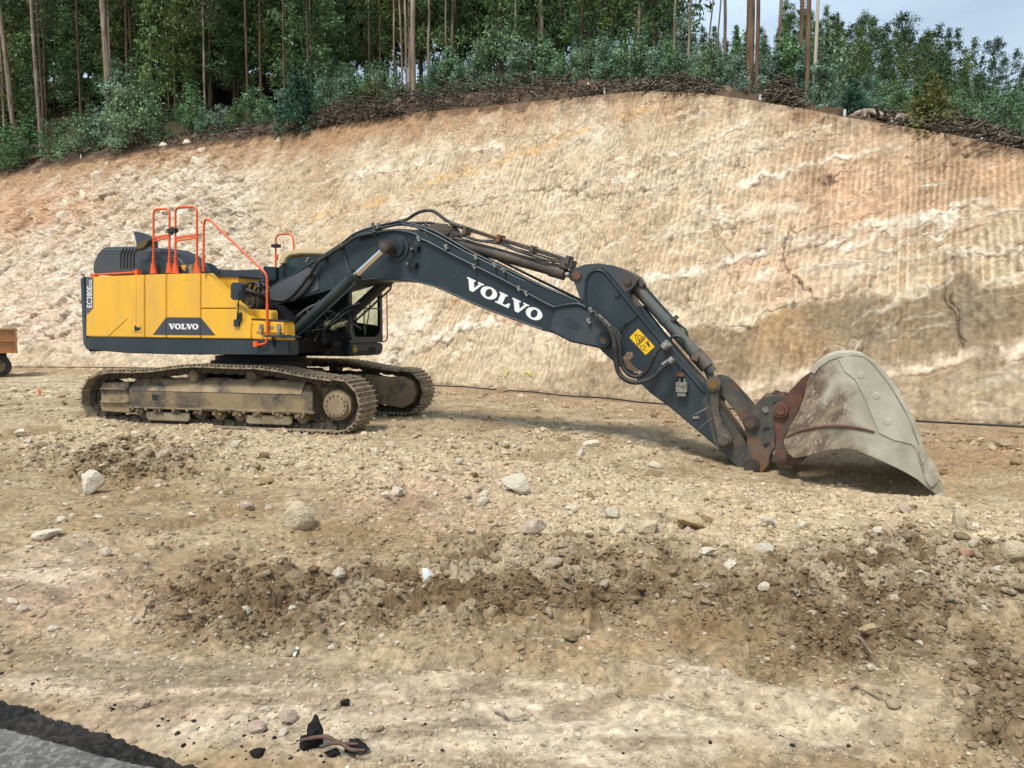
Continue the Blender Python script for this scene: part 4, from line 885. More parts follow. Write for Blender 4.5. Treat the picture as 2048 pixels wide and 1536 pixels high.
# boom cylinder boss
c = Vector(U(793.5, 495, BV)); m = MB(); m.cyl(c, c + Vector((0, -.022, 0)), .225, n=40); m.cyl(c, c + Vector((0, -.06, 0)), .17, .15, n=36); m.build('boss', M['boom'], boom, .004)
def bolt_head(m, px_, v, r, h, n=22):
    c = Vector(U(*px_, v)); m.cyl(c, c + Vector((0, -h, 0)), r, r * .94, n=n)
m = MB(); bolt_head(m, (1208, 680.5), BV - .02, .105, .03); m.build('tip_boss', M['char'], boom, .005)
m = MB(); bolt_head(m, (1208, 680.5), BV - .05, .062, .02); m.build('tip_pin', M['pin'], boom, .006)
# sensors on the side
m = MB()
for x, y in ((833, 497), (829, 530)):
    m.box(U(x, y, BV - .04), (.07, .07, .09), Matrix.Rotation(.3, 3, 'Y')); m.box(U(x - 7, y + 2, BV - .03), (.05, .05, .03)); m.cyl(U(x - 9, y - 1, BV - .05), U(x - 9, y - 1, BV), .022, n=10)
m.tube([U(824, 478, BV - .03), U(818, 492, BV - .03), U(826, 510, BV - .03), U(816, 522, BV - .03), U(822, 530, BV - .03)], .008, 6, 4)
m.build('pressure_sensor', M['dark'], boom, .005)
for x, y in ((823, 497), (814, 527)):
    m = MB(); m.cyl(U(x, y, BV - .08), U(x, y, BV - .02), .018, n=12); m.build('sensor_plug', M['steel'], boom)
# pipework on the near edge of the boom
LP = [([(536, 580), (566, 561), (620, 529), (647, 511), (684, 487), (709, 468), (745, 455), (798, 443)], -.18, .021), ([(542, 580), (570, 563), (625, 532), (652, 516), (690, 489), (715, 470), (752, 459), (800, 448)], -.30, .021),
      ([(798, 443), (822, 447), (858, 458), (884, 470), (930, 497), (985, 525), (1040, 552), (1100, 580), (1150, 600), (1172, 612), (1186, 622)], -.18, .020),
      ([(800, 448), (830, 453), (860, 466), (884, 478), (930, 504), (985, 531), (1040, 559), (1098, 585), (1148, 606), (1172, 616), (1190, 630)], -.27, .020),
      ([(716, 471), (749, 466), (790, 461), (830, 468), (842, 478), (858, 485), (903, 509), (949, 532), (1000, 557), (1037, 577), (1062, 591), (1100, 611), (1112, 614), (1130, 610), (1156, 608), (1172, 615)], -.345, .021),
      ([(820, 462), (866, 464), (920, 492), (1000, 530), (1080, 570), (1150, 601)], .05, .02), ([(780, 450), (850, 452), (920, 482), (1000, 521), (1080, 561), (1165, 602)], .2, .02)]
for pts, v, r in LP:
    m = MB(); m.tube([U(x, y, v) for x, y in pts], r, 8, 3); m.build('boom_pipe', M['boom'], boom)
m = MB(); m.tube([U(x, y, -.40) for x, y in ((487, 582), (515, 588), (536, 597), (559, 602), (578, 597), (596, 580), (614, 556), (623, 545), (633, 528), (645, 517), (684, 493), (716, 473), (748, 466))], .032, 10, 4)
m.tube([U(x, y, -.37) for x, y in ((585, 602), (600, 592), (613, 578), (625, 560), (630, 548))], .022, 8, 4); m.build('boom_hose', M['hose'], boom)
m = MB()
for x, y, ang in ((682, 493, .6), (650, 515, .6), (621, 550, .9), (749, 466, .1), (616, 520, .5), (838, 478, -.5), (949, 533, -.45), (1053, 587, -.45), (1038, 577, -.45), (893, 508 - 14, -.5), (952, 514, -.45), (990, 530, -.45), (1008, 540, -.45), (757, 452, 0), (745, 450, 0), (1182, 620, -.5), (1178, 642, -.5)):
    m = MB(); m.box(U(x, y, -.35), (.035, .07, .085), Matrix.Rotation(ang, 3, 'Y')); m.cyl(Vector(U(x, y - 4, -.39)), Vector(U(x, y - 4, -.33)), .014, n=8); m.build('pipe_clamp', M['steel'], boom, .004)
# small service pipe down the side plate
m = MB(); m.tube([U(685, 498, BV - .02), U(692, 520, BV - .02), U(701, 552, BV - .02)], .010, 6); m.build('service_pipe', M['foot'], boom)

# ---------------- boom cylinders (near and far)
def boom_cylinder(v, sgn):
    m = MB(); A = Vector(U(585, 669, -.52)); B = Vector(U(713, 549, -.52)); Cc = Vector(U(774, 493.5, -.52))
    A.y = B.y = Cc.y = v
    base = A + (A - B).normalized() * .35
    m.cyl(base, B, .088, n=28); m.cyl(B - (B - A).normalized() * .10, B, .100, n=28)
    d = (B - A).normalized(); nn_ = d.cross(Vector((0, 1, 0)))
    for k in range(12):
        a = k * math.pi / 6; q = B - d * .05 + (nn_ * math.cos(a) + Vector((0, 1, 0)) * math.sin(a)) * .098; m.cyl(q - d * .06, q + d * .06, .012, n=6)
    o = m.build('boom_cylinder', M['cyl2'], ex)
    m = MB(); m.cyl(B - d * .05, Cc, .050, n=24); m.build('rod', M['chrome'], o)
    m = MB(); m.cyl(Cc + Vector((0, .06 * sgn, 0)), Cc + Vector((0, -.07 * sgn, 0)), .105, n=28); m.cyl(Cc + Vector((0, -.07 * sgn, 0)), Cc + Vector((0, -.10 * sgn, 0)), .085, n=28); m.cyl(Cc, (Cc.x, BV * sgn, Cc.z), .07, n=20); m.build('rod_eye', M['pin'], o, .006)
    m = MB(); m.cyl(Cc + Vector((0, -.10 * sgn, 0)), Cc + Vector((0, -.106 * sgn, 0)), .05, n=24); m.build('pin_cap', M['coupler'], o)
    m = MB(); off = Vector((.0, -.06 * sgn, 0)) - nn_ * .13 * (1 if nn_.z > 0 else -1)
    m.tube([A + off * .6, A + (B - A) * .2 + off, A + (B - A) * .75 + off, B - d * .12 + off, B - d * .06 + off * .5], .018, 8, 2); m.build('feed_pipe', M['char'], o)
M['cyl2'] = mat('dark_cylinder', (.022, .034, .036), .42, 0, (.05, .055, .05), 3, .5, .75)
boom_cylinder(-.52, 1); boom_cylinder(.45, -1)

# ---------------- arm cylinder on top of the boom
def P3(x, y, v): return Vector(U(x, y, v))
m = MB(); A = P3(905, 483, 0); B = P3(1128, 546, 0); d = (B - A).normalized()
m.cyl(A, B, .092, n=28); m.cyl(B - d * .22, B + d * .02, .108, n=28); m.cyl(A - d * .06, A + d * .03, .10, n=24)
ac = m.build('arm_cylinder', M['cylb'], ex, 0)
m = MB(); m.cyl(B, P3(1155, 551, 0), .055, n=20); m.build('rod', M['chrome'], ac)
m = MB(); e = P3(1155, 551, 0); m.cyl(e + Vector((0, -.12, 0)), e + Vector((0, .12, 0)), .10, n=24); m.build('rod_eye', M['dark'], ac)
for vv in (-.17, .12):
    m = MB(); m.prism(UP([(858, 470), (866, 453), (884, 449), (903, 450), (912, 462), (916, 485), (905, 497), (880, 486)], 0), vv, vv + .05); m.build('cylinder_bracket', M['cylb'], boom, .008)
m = MB(); bolt_head(m, (894, 463), -.17, .06, .03); m.build('bracket_pin', M['pin'], boom)
m = MB(); m.tube([U(x, y, -.1) for x, y in ((905, 446), (930, 454), (990, 474), (1070, 497), (1142, 521))], .020, 8); m.tube([U(x, y, .1) for x, y in ((905, 450), (990, 477), (1142, 524))], .020, 8)
for x, y in ((934, 462), (1001, 478), (1067, 500), (1138, 520)): m.box(U(x, y, -.06), (.06, .2, .12), Matrix.Rotation(.3, 3, 'Y'))
m.cyl(U(900, 446, -.1), U(925, 454, -.1), .032, n=12); m.box(U(1136, 528, 0), (.18, .24, .14), Matrix.Rotation(.3, 3, 'Y')); m.build('cylinder_pipe', M['coupler'], ac)
m = MB()
m.tube([U(x, y, -.1) for x, y in ((798, 443), (815, 438), (832, 427), (849, 421.5), (866, 422), (880, 431), (893, 441), (905, 446))], .026, 10, 4)
m.tube([U(x, y, .1) for x, y in ((806, 446), (835, 446), (862, 446), (880, 452), (905, 466), (925, 470))], .024, 10, 4)
m.tube([U(x, y, -.12) for x, y in ((850, 448), (870, 458), (905, 470), (925, 471), (950, 480), (1000, 488), (1030, 500), (1065, 512), (1090, 520), (1120, 524))], .018, 8, 4)
m.tube([U(x, y, -.1) for x, y in ((928, 470), (960, 481), (998, 482), (1030, 497), (1063, 506), (1100, 517), (1140, 527))], .016, 8, 4)
m.build('cylinder_hose', M['hose'], boom)

# ---------------- arm
AV = -.25; AW = .25
arm_out = [(1141.5, 549), (1149, 537), (1169, 529), (1198, 527), (1227, 531), (1257, 543), (1269, 551), (1274, 561), (1270, 571), (1261, 580), (1258, 590), (1262, 600), (1280, 621), (1335, 687), (1419, 782), (1440, 812), (1492, 884), (1510, 912), (1519, 935), (1508, 947), (1484, 941), (1433, 894), (1340, 815), (1300, 786), (1278, 764), (1262, 748), (1237, 732), (1205, 704), (1190, 688), (1178, 655), (1163, 606), (1152, 574)]
m = MB(); m.prism(UP(arm_out, AV), AV, AW); arm = m.build('arm', M['boom'], ex, .012)
m = MB(); m.tube([U(x, y, AV - .004) for x, y in ((1171, 612), (1170, 585), (1173, 560), (1181, 545), (1194, 540), (1206, 543), (1216, 553), (1245, 590), (1280, 633), (1337, 701), (1408, 784))], .020, 8, 2)
m.build('stiffener', M['boom'], arm)
m = MB(); m.prism(UP([(1141.5, 549), (1149, 537), (1169, 529), (1198, 527), (1227, 531), (1257, 543), (1269, 551), (1274, 561), (1270, 571), (1261, 580), (1250, 585), (1222, 551), (1206, 538), (1190, 537), (1176, 548), (1170, 562), (1168, 600), (1163, 604), (1152, 574)], AV), AV - .012, AV + .02); m.build('head_plate', mat('arm_head_grey', (.045, .055, .062), .5, 0, (.10, .055, .04), 2.4, .55, .75), arm, .006)
for p, r, mm in (((1155, 551), .062, 'pinrust'), ((1256, 562.5), .055, 'pin'), ((1449, 877.5), .075, 'coupler'), ((1503, 933), .085, 'pin')):
    m = MB(); bolt_head(m, p, AV - (.012 if p[1] < 800 else -.0), r, .03 if p[1] < 800 else .17); m.build('arm_pin', M[mm], arm, .006)
m = MB(); m.prism(UP([(1403, 800), (1420, 784), (1440, 812), (1492, 884), (1516, 930), (1508, 947), (1484, 941), (1433, 894)], AV), AV - .006, AV + .01); m.build('nose_plate', mat('worn_nose', (.05, .055, .05), .6, 0, (.12, .085, .055), 4, .45, .65), arm)
m = MB()
for a, b_ in (((1380, 833), (1420, 812)), ((1398, 858), (1424, 835)), ((1433, 894), (1424, 868)), ((1476, 921), (1490, 906)), ((1394, 828), (1418, 814))): m.tube([U(*a, AV - .004), U(*b_, AV - .004)], .004, 5)
m.prism(UP([(1386, 832), (1399, 832), (1399, 837), (1386, 837)], AV), AV - .02, AV); m.build('scratch', M['steel'], arm)
# worn L-shaped recess
m = MB(); m.prism(UP([(1245, 716), (1256, 704), (1264, 704), (1268, 711), (1259, 722), (1268, 733), (1280, 742), (1292, 746), (1286, 750), (1270, 746), (1252, 735)], AV), AV - .006, AV); m.build('worn_patch', mat('bare_brown', (.14, .085, .05), .7, .1, (.36, .31, .22), 9, .5, .6), arm)
# warning decal
m = MB(); m.prism(UP([(1276.3, 657.4), (1309.5, 693.4), (1291.5, 710), (1259, 675)], AV), AV - .004, AV - .0005); dec = m.build('warning_sign', M['decal'], arm)
def dmap(gx, gy):   # gx 0..1 long side, gy 0..1 across
    p = Vector((1259, 675)); ux = Vector((32.6, 35.2)); uy = Vector((17.4, -17.4)); q = p + ux * gx + uy * gy; return (q.x, q.y)
sg = MB()
def dpoly(pts): sg.prism([local(*dmap(*p), AV - .004, PHI) for p in pts], AV - .008, AV - .004)
def dline(a, b, w=.02):
    a, b = Vector(a), Vector(b); n_ = (b - a).orthogonal().normalized() * w; dpoly([a + n_, b + n_, b - n_, a - n_])
for a, b_ in (((.06, .5), (.44, .95)), ((.44, .95), (.44, .08)), ((.44, .08), (.06, .5))): dline(a, b_, .016)
dpoly([(.20, .48), (.26, .44), (.28, .52), (.24, .58)]); dpoly([(.30, .40), (.40, .34), (.42, .42), (.34, .52)]); dpoly([(.30, .60), (.40, .62), (.40, .72), (.34, .68)])
dline((.49, .04), (.49, .96), .006)
dpoly([(.60, .70), (.64, .64), (.68, .70), (.64, .76)]); dpoly([(.66, .78), (.72, .66), (.86, .66), (.88, .74), (.80, .80), (.70, .86)]); dpoly([(.62, .86), (.66, .82), (.70, .90), (.66, .94)])
dpoly([(.62, .42), (.67, .38), (.69, .46), (.64, .50)]); dpoly([(.72, .42), (.77, .38), (.79, .46), (.74, .50)])
for a, b_ in (((.58, .10), (.76, .10)), ((.76, .10), (.76, .28)), ((.76, .28), (.58, .28)), ((.58, .28), (.58, .10)), ((.80, .18), (.90, .30))): dline(a, b_, .010)
sg.build('sign_symbol', M['dark'], dec)
# valve block and hoses on the arm
m = MB(); m.box(U(1364, 774, AV - .06), (.15, .12, .13)); m.box(U(1364, 787, AV - .05), (.11, .1, .07)); m.cyl(U(1362, 770, AV - .12), U(1362, 770, AV - .05), .03, n=14); m.cyl(U(1354, 768, AV - .1), U(1370, 768, AV - .1), .012, n=8)
m.cyl(U(1359, 757, AV - .05), U(1359, 793, AV - .05), .012, n=8); m.cyl(U(1369, 757, AV - .05), U(1369, 793, AV - .05), .012, n=8); m.build('valve', M['steel'], arm, .006)
m = MB(); m.tube([U(1361, 766, AV - .03), U(1361, 750, AV - .03), U(1362, 735, AV - .03), U(1353, 722, AV - .03)], .018, 8, 3); m.build('valve_pipe', M['char'], arm)
m = MB(); m.box(U(1359, 749, AV - .05), (.13, .03, .05)); m.build('valve_clip', M['pinrust'], arm)
m = MB(); H = [(1186, 622), (1200, 634), (1216, 650), (1228, 664), (1236, 680), (1240, 700), (1241, 722), (1250, 742), (1264, 752), (1280, 752), (1296, 738), (1306, 718), (1314, 702), (1326, 692)]
m.tube([U(x, y, -.42) for x, y in H], .026, 10, 4)
H2 = [(1190, 630), (1206, 644), (1218, 658), (1226, 676), (1230, 700), (1232, 726), (1238, 746), (1252, 760), (1272, 765), (1292, 761), (1310, 752), (1322, 738), (1338, 725)]
m.tube([U(x, y, -.50) for x, y in H2], .031, 10, 4)
H3 = [(1198, 633), (1214, 648), (1232, 660), (1240, 676), (1238, 690)]
m.tube([U(x, y, -.38) for x, y in H3], .022, 8, 4)
m.build('arm_hose', M['hose'], arm)
for H_, v_, r_g, ta, tb_, ng in ((H2, -.50, .037, .18, .55, 26), (H, -.42, .032, .72, .24, 20)):
    q = smooth_path([P3(x, y, v_) for x, y in H_], 8); m = MB()
    for k in range(ng): i = int((ta + tb_ * k / ng) * (len(q) - 2)); dd_ = (q[i + 1] - q[i]).normalized(); m.cyl(q[i] - dd_ * .007, q[i] + dd_ * .007, r_g, n=12)
    m.build('spiral_guard', M['hose'], arm)
for a, b_, r in (((1196, 632), (1204, 640), .036), ((1206, 642), (1218, 655), .042), ((1326, 731), (1338, 722), .036), ((1338, 724), (1346, 717), .045), ((1326, 696), (1336, 688), .042)): m = MB(); m.cyl(U(*a, -.46), U(*b_, -.46), r, n=14); m.build('hose_coupling', M['steel'], arm, .005)
m = MB(); m.box(U(1333, 690, -.35), (.11, .13, .10), Matrix.Rotation(.8, 3, 'Y')); m.build('pipe_clamp', M['steel'], arm, .005)
m = MB(); m.tube([U(1282, 627, AV - .02), U(1252, 647, AV - .02), U(1237, 661, AV - .04)], .009, 6); m.cyl(U(1251, 646, AV - .05), U(1251, 646, AV), .02, n=8); m.build('grease_line', M['dark'], arm)
m = MB(); m.box(U(1234, 590, AV - .01), (.06, .04, .05), Matrix.Rotation(.5, 3, 'Y')); m.build('lug', M['boom'], arm)

# ---------------- bucket cylinder above the arm
A = P3(1272, 574, 0); B = P3(1413, 732, 0); d = (B - A).normalized(); Cc = P3(1427, 769.5, 0)
d2 = (Cc - A).normalized()
m = MB(); m.cyl(A, A + d * ((B - A).length * .93), .088, n=28); mid = A + (B - A) * .43; m.cyl(mid - d * .06, mid + d * .03, .094, n=28); m.cyl(A - d * .08, A + d * .02, .075, n=20)
bc = m.build('bucket_cylinder', M['cyl'], ex)
m = MB(); m.cyl(B - d * .24, B + d * .02, .105, n=28); m.cyl(B + d * .02, B + d * .12, .078, n=28); m.build('gland', M['coupler'], bc)
m = MB(); m.cyl(B, Cc, .055, n=20); m.cyl(Cc + Vector((0, -.15, 0)), Cc + Vector((0, .15, 0)), .105, n=28); m.build('rod', M['coupler'], bc, .005)
m = MB(); off = Vector((.06, -.02, .105))
m.tube([U(1266, 551, -.02), U(1281, 562, -.02), U(1300, 585, -.02), U(1348, 639, -.02), U(1371, 660, -.02), U(1375, 673, -.02)], .018, 8, 3)
m.tube([U(1335, 689, -.12), U(1342, 676, -.14), U(1354, 672, -.14), U(1366, 679, -.14), U(1372, 697, -.12), U(1384, 711, -.1), U(1394, 716, -.1)], .022, 8, 4)
m.build('feed_pipe', M['cyl2'], bc)
for c_, d_, a_ in ((U(1282, 566, -.02), (.13, .16, .07), .8), (U(1350, 637, -.04), (.05, .10, .10), .8), (U(1390, 716, -.14), (.10, .08, .07), .3)):
    m = MB(); m.box(c_, d_, Matrix.Rotation(a_, 3, 'Y')); m.build('pipe_bracket', M['coupler'], bc, .006)
m = MB()
for v, dx in ((-.12, 0), (.0, 4), (.12, 8)): m.tube([U(1280 + dx, 612, v), U(1300 + dx, 640, v), U(1340 + dx, 690, v), U(1385 + dx, 742, v), U(1412 + dx, 774, v)], .018, 8, 3)
m.build('arm_pipe', M['char'], arm)

# ---------------- linkage, coupler
def plate(pts, v0, v1, name, matl, parent, bev=.01):
    m = MB(); m.prism(UP(pts, (v0 if v0 < 0 else -v1)), v0, v1); return m.build(name, M[matl], parent, bev)
dog = [(1413.5, 765), (1418, 757), (1428, 754), (1437, 757), (1443, 767), (1440, 778), (1437, 795), (1437, 822), (1445, 848), (1459, 866), (1465, 878), (1462, 889), (1452, 896), (1441, 892), (1435, 880), (1430, 852), (1423, 822), (1418.5, 786)]
lk = plate(dog, -.36, -.29, 'dog_link', 'coupler', ex); plate([(x, y) for x, y in dog], .29, .36, 'dog_link', 'coupler', ex)
m = MB(); bolt_head(m, (1427, 769.5), -.36, .10, .03); m.build('link_boss', M['coupler'], lk, .006)
m = MB(); bolt_head(m, (1427, 769.5), -.39, .062, .02); m.build('link_pin', mat('brass_pin', (.20, .12, .04), .5, .4), lk, .006)
m = MB(); bolt_head(m, (1449, 878), -.36, .10, .02); m.build('link_boss', M['coupler'], lk, .006)
m = MB(); bolt_head(m, (1449, 878), -.38, .06, .025); m.build('link_pin', M['steel'], lk, .006)
hl_ = [(1432, 757), (1446, 755), (1463, 770), (1500, 812), (1515, 835), (1513, 855), (1500, 862), (1488, 852), (1470, 822), (1447, 796), (1434, 782)]
hk = plate(hl_, -.27, -.19, 'bucket_link', 'coupler', ex); plate(hl_, .19, .27, 'bucket_link', 'coupler', ex)
m = MB(); m.prism(UP([(1452, 775), (1466, 780), (1492, 812), (1480, 822)], -.1), -.2, .2); m.build('link_web', M['dark'], hk)
m = MB(); m.tube([U(1446, 757, -.2), U(1456, 762, -.2), U(1461, 772, -.2)], .02, 8, 2); m.build('link_hose', M['black'], hk)
cpl = [(1520, 798), (1508, 813), (1488, 838), (1487, 852), (1494, 876), (1494, 900), (1489, 921), (1490, 936), (1500, 943.5), (1524, 946), (1537, 932), (1540, 912), (1550, 900), (1553, 848), (1547, 822), (1549, 808), (1573, 794), (1563, 791), (1535, 793)]
cp = plate(cpl, -.34, -.25, 'quick_coupler', 'coupler', ex, .012); plate(cpl, .25, .34, 'coupler_cheek', 'coupler', cp, .012)
m = MB(); m.prism(UP([(1512, 830), (1520, 805), (1545, 800), (1545, 880), (1537, 905), (1512, 905)], -.2), -.26, .26); m.build('coupler_body', M['dark'], cp, .01)
m = MB(); m.prism(UP([(1537, 806), (1545, 800), (1549, 812), (1547, 822), (1552, 848), (1550, 895), (1541, 905), (1540, 886), (1533, 884), (1533, 870), (1540, 868), (1540, 856), (1533, 854), (1533, 842), (1538, 838)], -.34), -.365, -.335); m.build('locking_plate', M['coupler'], cp, .006)
m = MB(); m.prism(UP([(1523, 794), (1563, 791), (1569, 795), (1551, 802), (1530, 801)], -.3), -.33, .33); m.build('top_plate', M['rust'], cp, .01)
m = MB(); c = P3(1553.5, 788, -.1); m.cyl(c + Vector((0, -.03, 0)), c + Vector((0, .03, 0)), .055, n=20); m.build('lifting_eye', M['rust'], cp, .006)
for p, r, h in (((1502.5, 846), .085, .08), ((1531.5, 819.5), .035, .03), ((1503, 933), .085, .09)):
    m = MB(); bolt_head(m, p, -.34, r * 1.25, h * .45); bolt_head(m, p, -.34, r * .8, h); m.build('coupler_pin', M['pin'] if r > .05 else M['steel'], cp, .006)
m = MB()
for p in ((1530, 858.5), (1531, 891)): bolt_head(m, p, -.341, .026, .004, 14)
m.build('bolt_hole', M['dark'], cp)

# ---------------- bucket
KV = -.66
Z7 = lambda pts: [(1480 + .2083 * x, 690 + .2083 * y) for x, y in pts]
side = Z7([(690, 262), (750, 190), (850, 122), (950, 90), (1080, 83), (1200, 103), (1290, 175), (1370, 270), (1440, 365), (1505, 465), (1560, 560), (1612, 650), (1660, 745), (1690, 840), (1715, 900), (1760, 1000), (1810, 1090), (1850, 1180), (1890, 1265), (1900, 1330), (1820, 1392), (1760, 1340), (1700, 1290), (1600, 1232), (1500, 1180), (1400, 1133), (1300, 1090), (1200, 1046), (1100, 1010), (1000, 995), (850, 1010), (700, 1050), (600, 1078), (520, 1090), (470, 1050), (430, 980), (420, 920), (440, 880), (480, 780), (560, 640), (620, 480), (640, 360)])
M['bside'] = mat('bucket_side', (.47, .445, .345), .6, .05, (.33, .305, .23), 1.6, .42, .64, bump=.25, bscale=30, col3=(.42, .40, .31), s3=5, lo3=.55, hi3=.75)
def scratchmat():
    m = bpy.data.materials.new('bucket_cheek'); m.use_nodes = True; nt = m.node_tree; N = nt.nodes; K = nt.links.new; b = N['Principled BSDF']
    b.inputs['Roughness'].default_value = .6; tc = N.new('ShaderNodeTexCoord')
    def nz(sc, st=(1, 1, 1), rot=0, det=8):
        m0 = N.new('ShaderNodeMapping'); m0.inputs['Rotation'].default_value = (0, rot, 0); K(tc.outputs['Object'], m0.inputs[0]); mp = N.new('ShaderNodeMapping'); mp.inputs['Scale'].default_value = st; K(m0.outputs[0], mp.inputs[0])
        n = N.new('ShaderNodeTexNoise'); n.inputs['Scale'].default_value = sc; n.inputs['Detail'].default_value = det; n.inputs['Distortion'].default_value = .6; K(mp.outputs[0], n.inputs['Vector']); return n.outputs['Fac']
    def rp(f, lo, hi):
        r = N.new('ShaderNodeMapRange'); r.inputs[1].default_value = lo; r.inputs[2].default_value = hi; K(f, r.inputs[0]); return r.outputs[0]
    def mix(f, A, B):
        x = N.new('ShaderNodeMix'); x.data_type = 'RGBA'; K(f, x.inputs[0])
        for s, v in ((x.inputs[6], A), (x.inputs[7], B)):
            if hasattr(v, 'links'): K(v, s)
            else: s.default_value = (*v, 1)
        return x.outputs[2]
    base = mix(rp(nz(1.8), .42, .62), (.46, .435, .335), (.33, .305, .23))
    rust = mix(rp(nz(5, (1, 1, 2.2), .8), .40, .66), (.125, .085, .06), (.30, .235, .155))
    rust = mix(rp(nz(8, (1, 1, 5), .95), .63, .72), rust, (.58, .53, .44))
    rust = mix(rp(nz(13, (4, 1, 1), .35), .64, .72), rust, (.62, .57, .48))
    sp = N.new('ShaderNodeSeparateXYZ'); K(tc.outputs['Object'], sp.inputs[0])
    # rust-coloured half lies nearest the ears
    s0 = U(1650, 850, KV)[0]; z0 = U(1650, 850, KV)[2]
    ma = N.new('ShaderNodeMath'); ma.operation = 'MULTIPLY_ADD'; K(sp.outputs['Z'], ma.inputs[0]); ma.inputs[1].default_value = .35; K(sp.outputs['X'], ma.inputs[2])
    wn = N.new('ShaderNodeMath'); wn.operation = 'MULTIPLY_ADD'; K(nz(3.0, det=12), wn.inputs[0]); wn.inputs[1].default_value = 1.5; K(ma.outputs[0], wn.inputs[2])
    lim = s0 + .35 * z0 + 1.0
    c = mix(rp(wn.outputs[0], lim - .12, lim + .25), rust, base)
    K(c, b.inputs['Base Color']); bn = N.new('ShaderNodeBump'); bn.inputs['Strength'].default_value = .4; bn.inputs['Distance'].default_value = .01; K(nz(25), bn.inputs['Height']); K(bn.outputs[0], b.inputs['Normal']); return m
M['cheek'] = scratchmat()
m = MB(); m.prism(UP(side, KV), KV, KV + .035); bk = m.build('bucket', M['cheek'], ex, .006)
m = MB(); m.prism(UP(side, KV), -KV - .035, -KV); m.build('far_cheek', M['bside'], bk, .006)
back = UP(Z7([(690, 262), (750, 190), (850, 122), (950, 90), (1080, 83), (1200, 103), (1290, 175), (1370, 270), (1440, 365), (1505, 465), (1560, 560), (1612, 650), (1660, 745), (1690, 840), (1715, 900), (1760, 1000), (1810, 1090), (1850, 1180), (1890, 1265), (1900, 1330)]), KV)
bk_c = (sum(p[0] for p in back) / len(back), sum(p[1] for p in back) / len(back) - .3)
def offs(P, dist):
    out = []
    for i, p in enumerate(P):
        a = Vector(P[max(i - 1, 0)]); b_ = Vector(P[min(i + 1, len(P) - 1)]); t = (b_ - a).normalized(); n_ = Vector((-t.y, t.x))
        if n_.dot(Vector(bk_c) - Vector(p)) > 0: n_ = -n_
        out.append((p[0] + n_.x * dist, p[1] + n_.y * dist))
    return out
m = MB(); o1 = offs(back, .012); i1 = offs(back, -.03)
m.prism(o1 + i1[::-1], KV - .012, -KV + .012); m.build('shell', M['bside'], bk)
m = MB(); w1 = offs(back[6:15], .034); w0 = offs(back[6:15], .008)
for va in (KV + .015, -.05, -KV - .12): m.prism(w1 + w0[::-1], va, va + .10)
m.build('wear_strip', M['bside'], bk)
# reinforcing plate along the cheek
m = MB(); m.prism(UP(Z7([(940, 130), (1080, 88), (1200, 110), (1290, 182), (1440, 370), (1560, 566), (1655, 745), (1690, 850), (1740, 1000), (1800, 1100), (1640, 950), (1480, 915), (1330, 845), (1240, 620), (1170, 460), (1100, 330), (1000, 255)]), KV), KV - .012, KV); m.build('cheek_plate', M['bside'], bk, .005)
m = MB(); m.tube([U(x, y, KV - .004) for x, y in Z7([(440, 885), (560, 830), (700, 795), (850, 778), (1000, 780), (1150, 800), (1290, 835)])], [.010, .016, .020, .022, .022, .020, .014], 6, 3); m.build('rim_bar', M['rust'], bk)
for x, y in Z7([(1160, 290), (1310, 490), (1420, 735)]):
    m = MB(); c = Vector(U(x, y, KV - .012)); m.cyl(c, c + Vector((0, -.006, 0)), .042, .036, n=24); m.build('plug', M['bside'], bk)
# ears
ear = [(1616.6, 752), (1600, 764), (1585, 780), (1570, 795), (1552, 806), (1547, 822), (1549, 850), (1552, 880), (1550, 900), (1549, 916), (1556, 927), (1570, 932), (1590, 929), (1606, 922), (1616, 912), (1600, 916), (1588, 915), (1576, 904), (1568, 888), (1572, 872), (1585, 846), (1600, 815), (1611, 785)]
for v0, v1 in ((-.44, -.37), (.37, .44)):
    m = MB(); m.prism(UP(ear, -.44), v0, v1); e_ = m.build('bucket_ear', M['rust'], bk, .01)
    if v0 < 0:
        for p, r in (((1561, 820), .10), ((1567, 912.5), .085)):
            m = MB(); bolt_head(m, p, -.44, r, .05); m.build('ear_pin', M['pinrust'], e_, .008)
            m = MB(); bolt_head(m, p, -.49, r * .62, .02); m.build('pin_cap', M['rust'], e_, .006)
m = MB(); m.prism(UP([(1616, 752), (1625, 744), (1618, 800), (1600, 850), (1586, 880), (1592, 905), (1580, 905), (1572, 885), (1590, 845), (1606, 800)], -.4), -.44, .44); m.build('hinge_plate', M['rust'], bk, .008)
# teeth along the lip
tp = UP(Z7([(1700, 890), (1760, 975), (1835, 1085), (1895, 1200), (1925, 1290), (1870, 1370), (1815, 1380), (1770, 1300), (1730, 1150), (1690, 1010)]), KV)
tt_ = UP(Z7([(1925, 1290), (1950, 1350), (1985, 1478), (1935, 1478), (1870, 1430), (1818, 1385)]), KV)
M['tooth'] = mat('muddy_tooth', (.46, .42, .33), .7, .1, (.27, .235, .17), 5, .45, .65, bump=.6, bscale=25)
for k in range(5):
    v = KV - .03 + k * (2 * -KV + .06 - .13) / 4
    m = MB(); m.prism(tp, v, v + .13); ad = m.build('tooth_adapter', M['tooth'], bk, .02, 2)
    m = MB(); m.prism(tt_, v + .015, v + .115); m.build('tooth', M['tooth'], ad, .012)

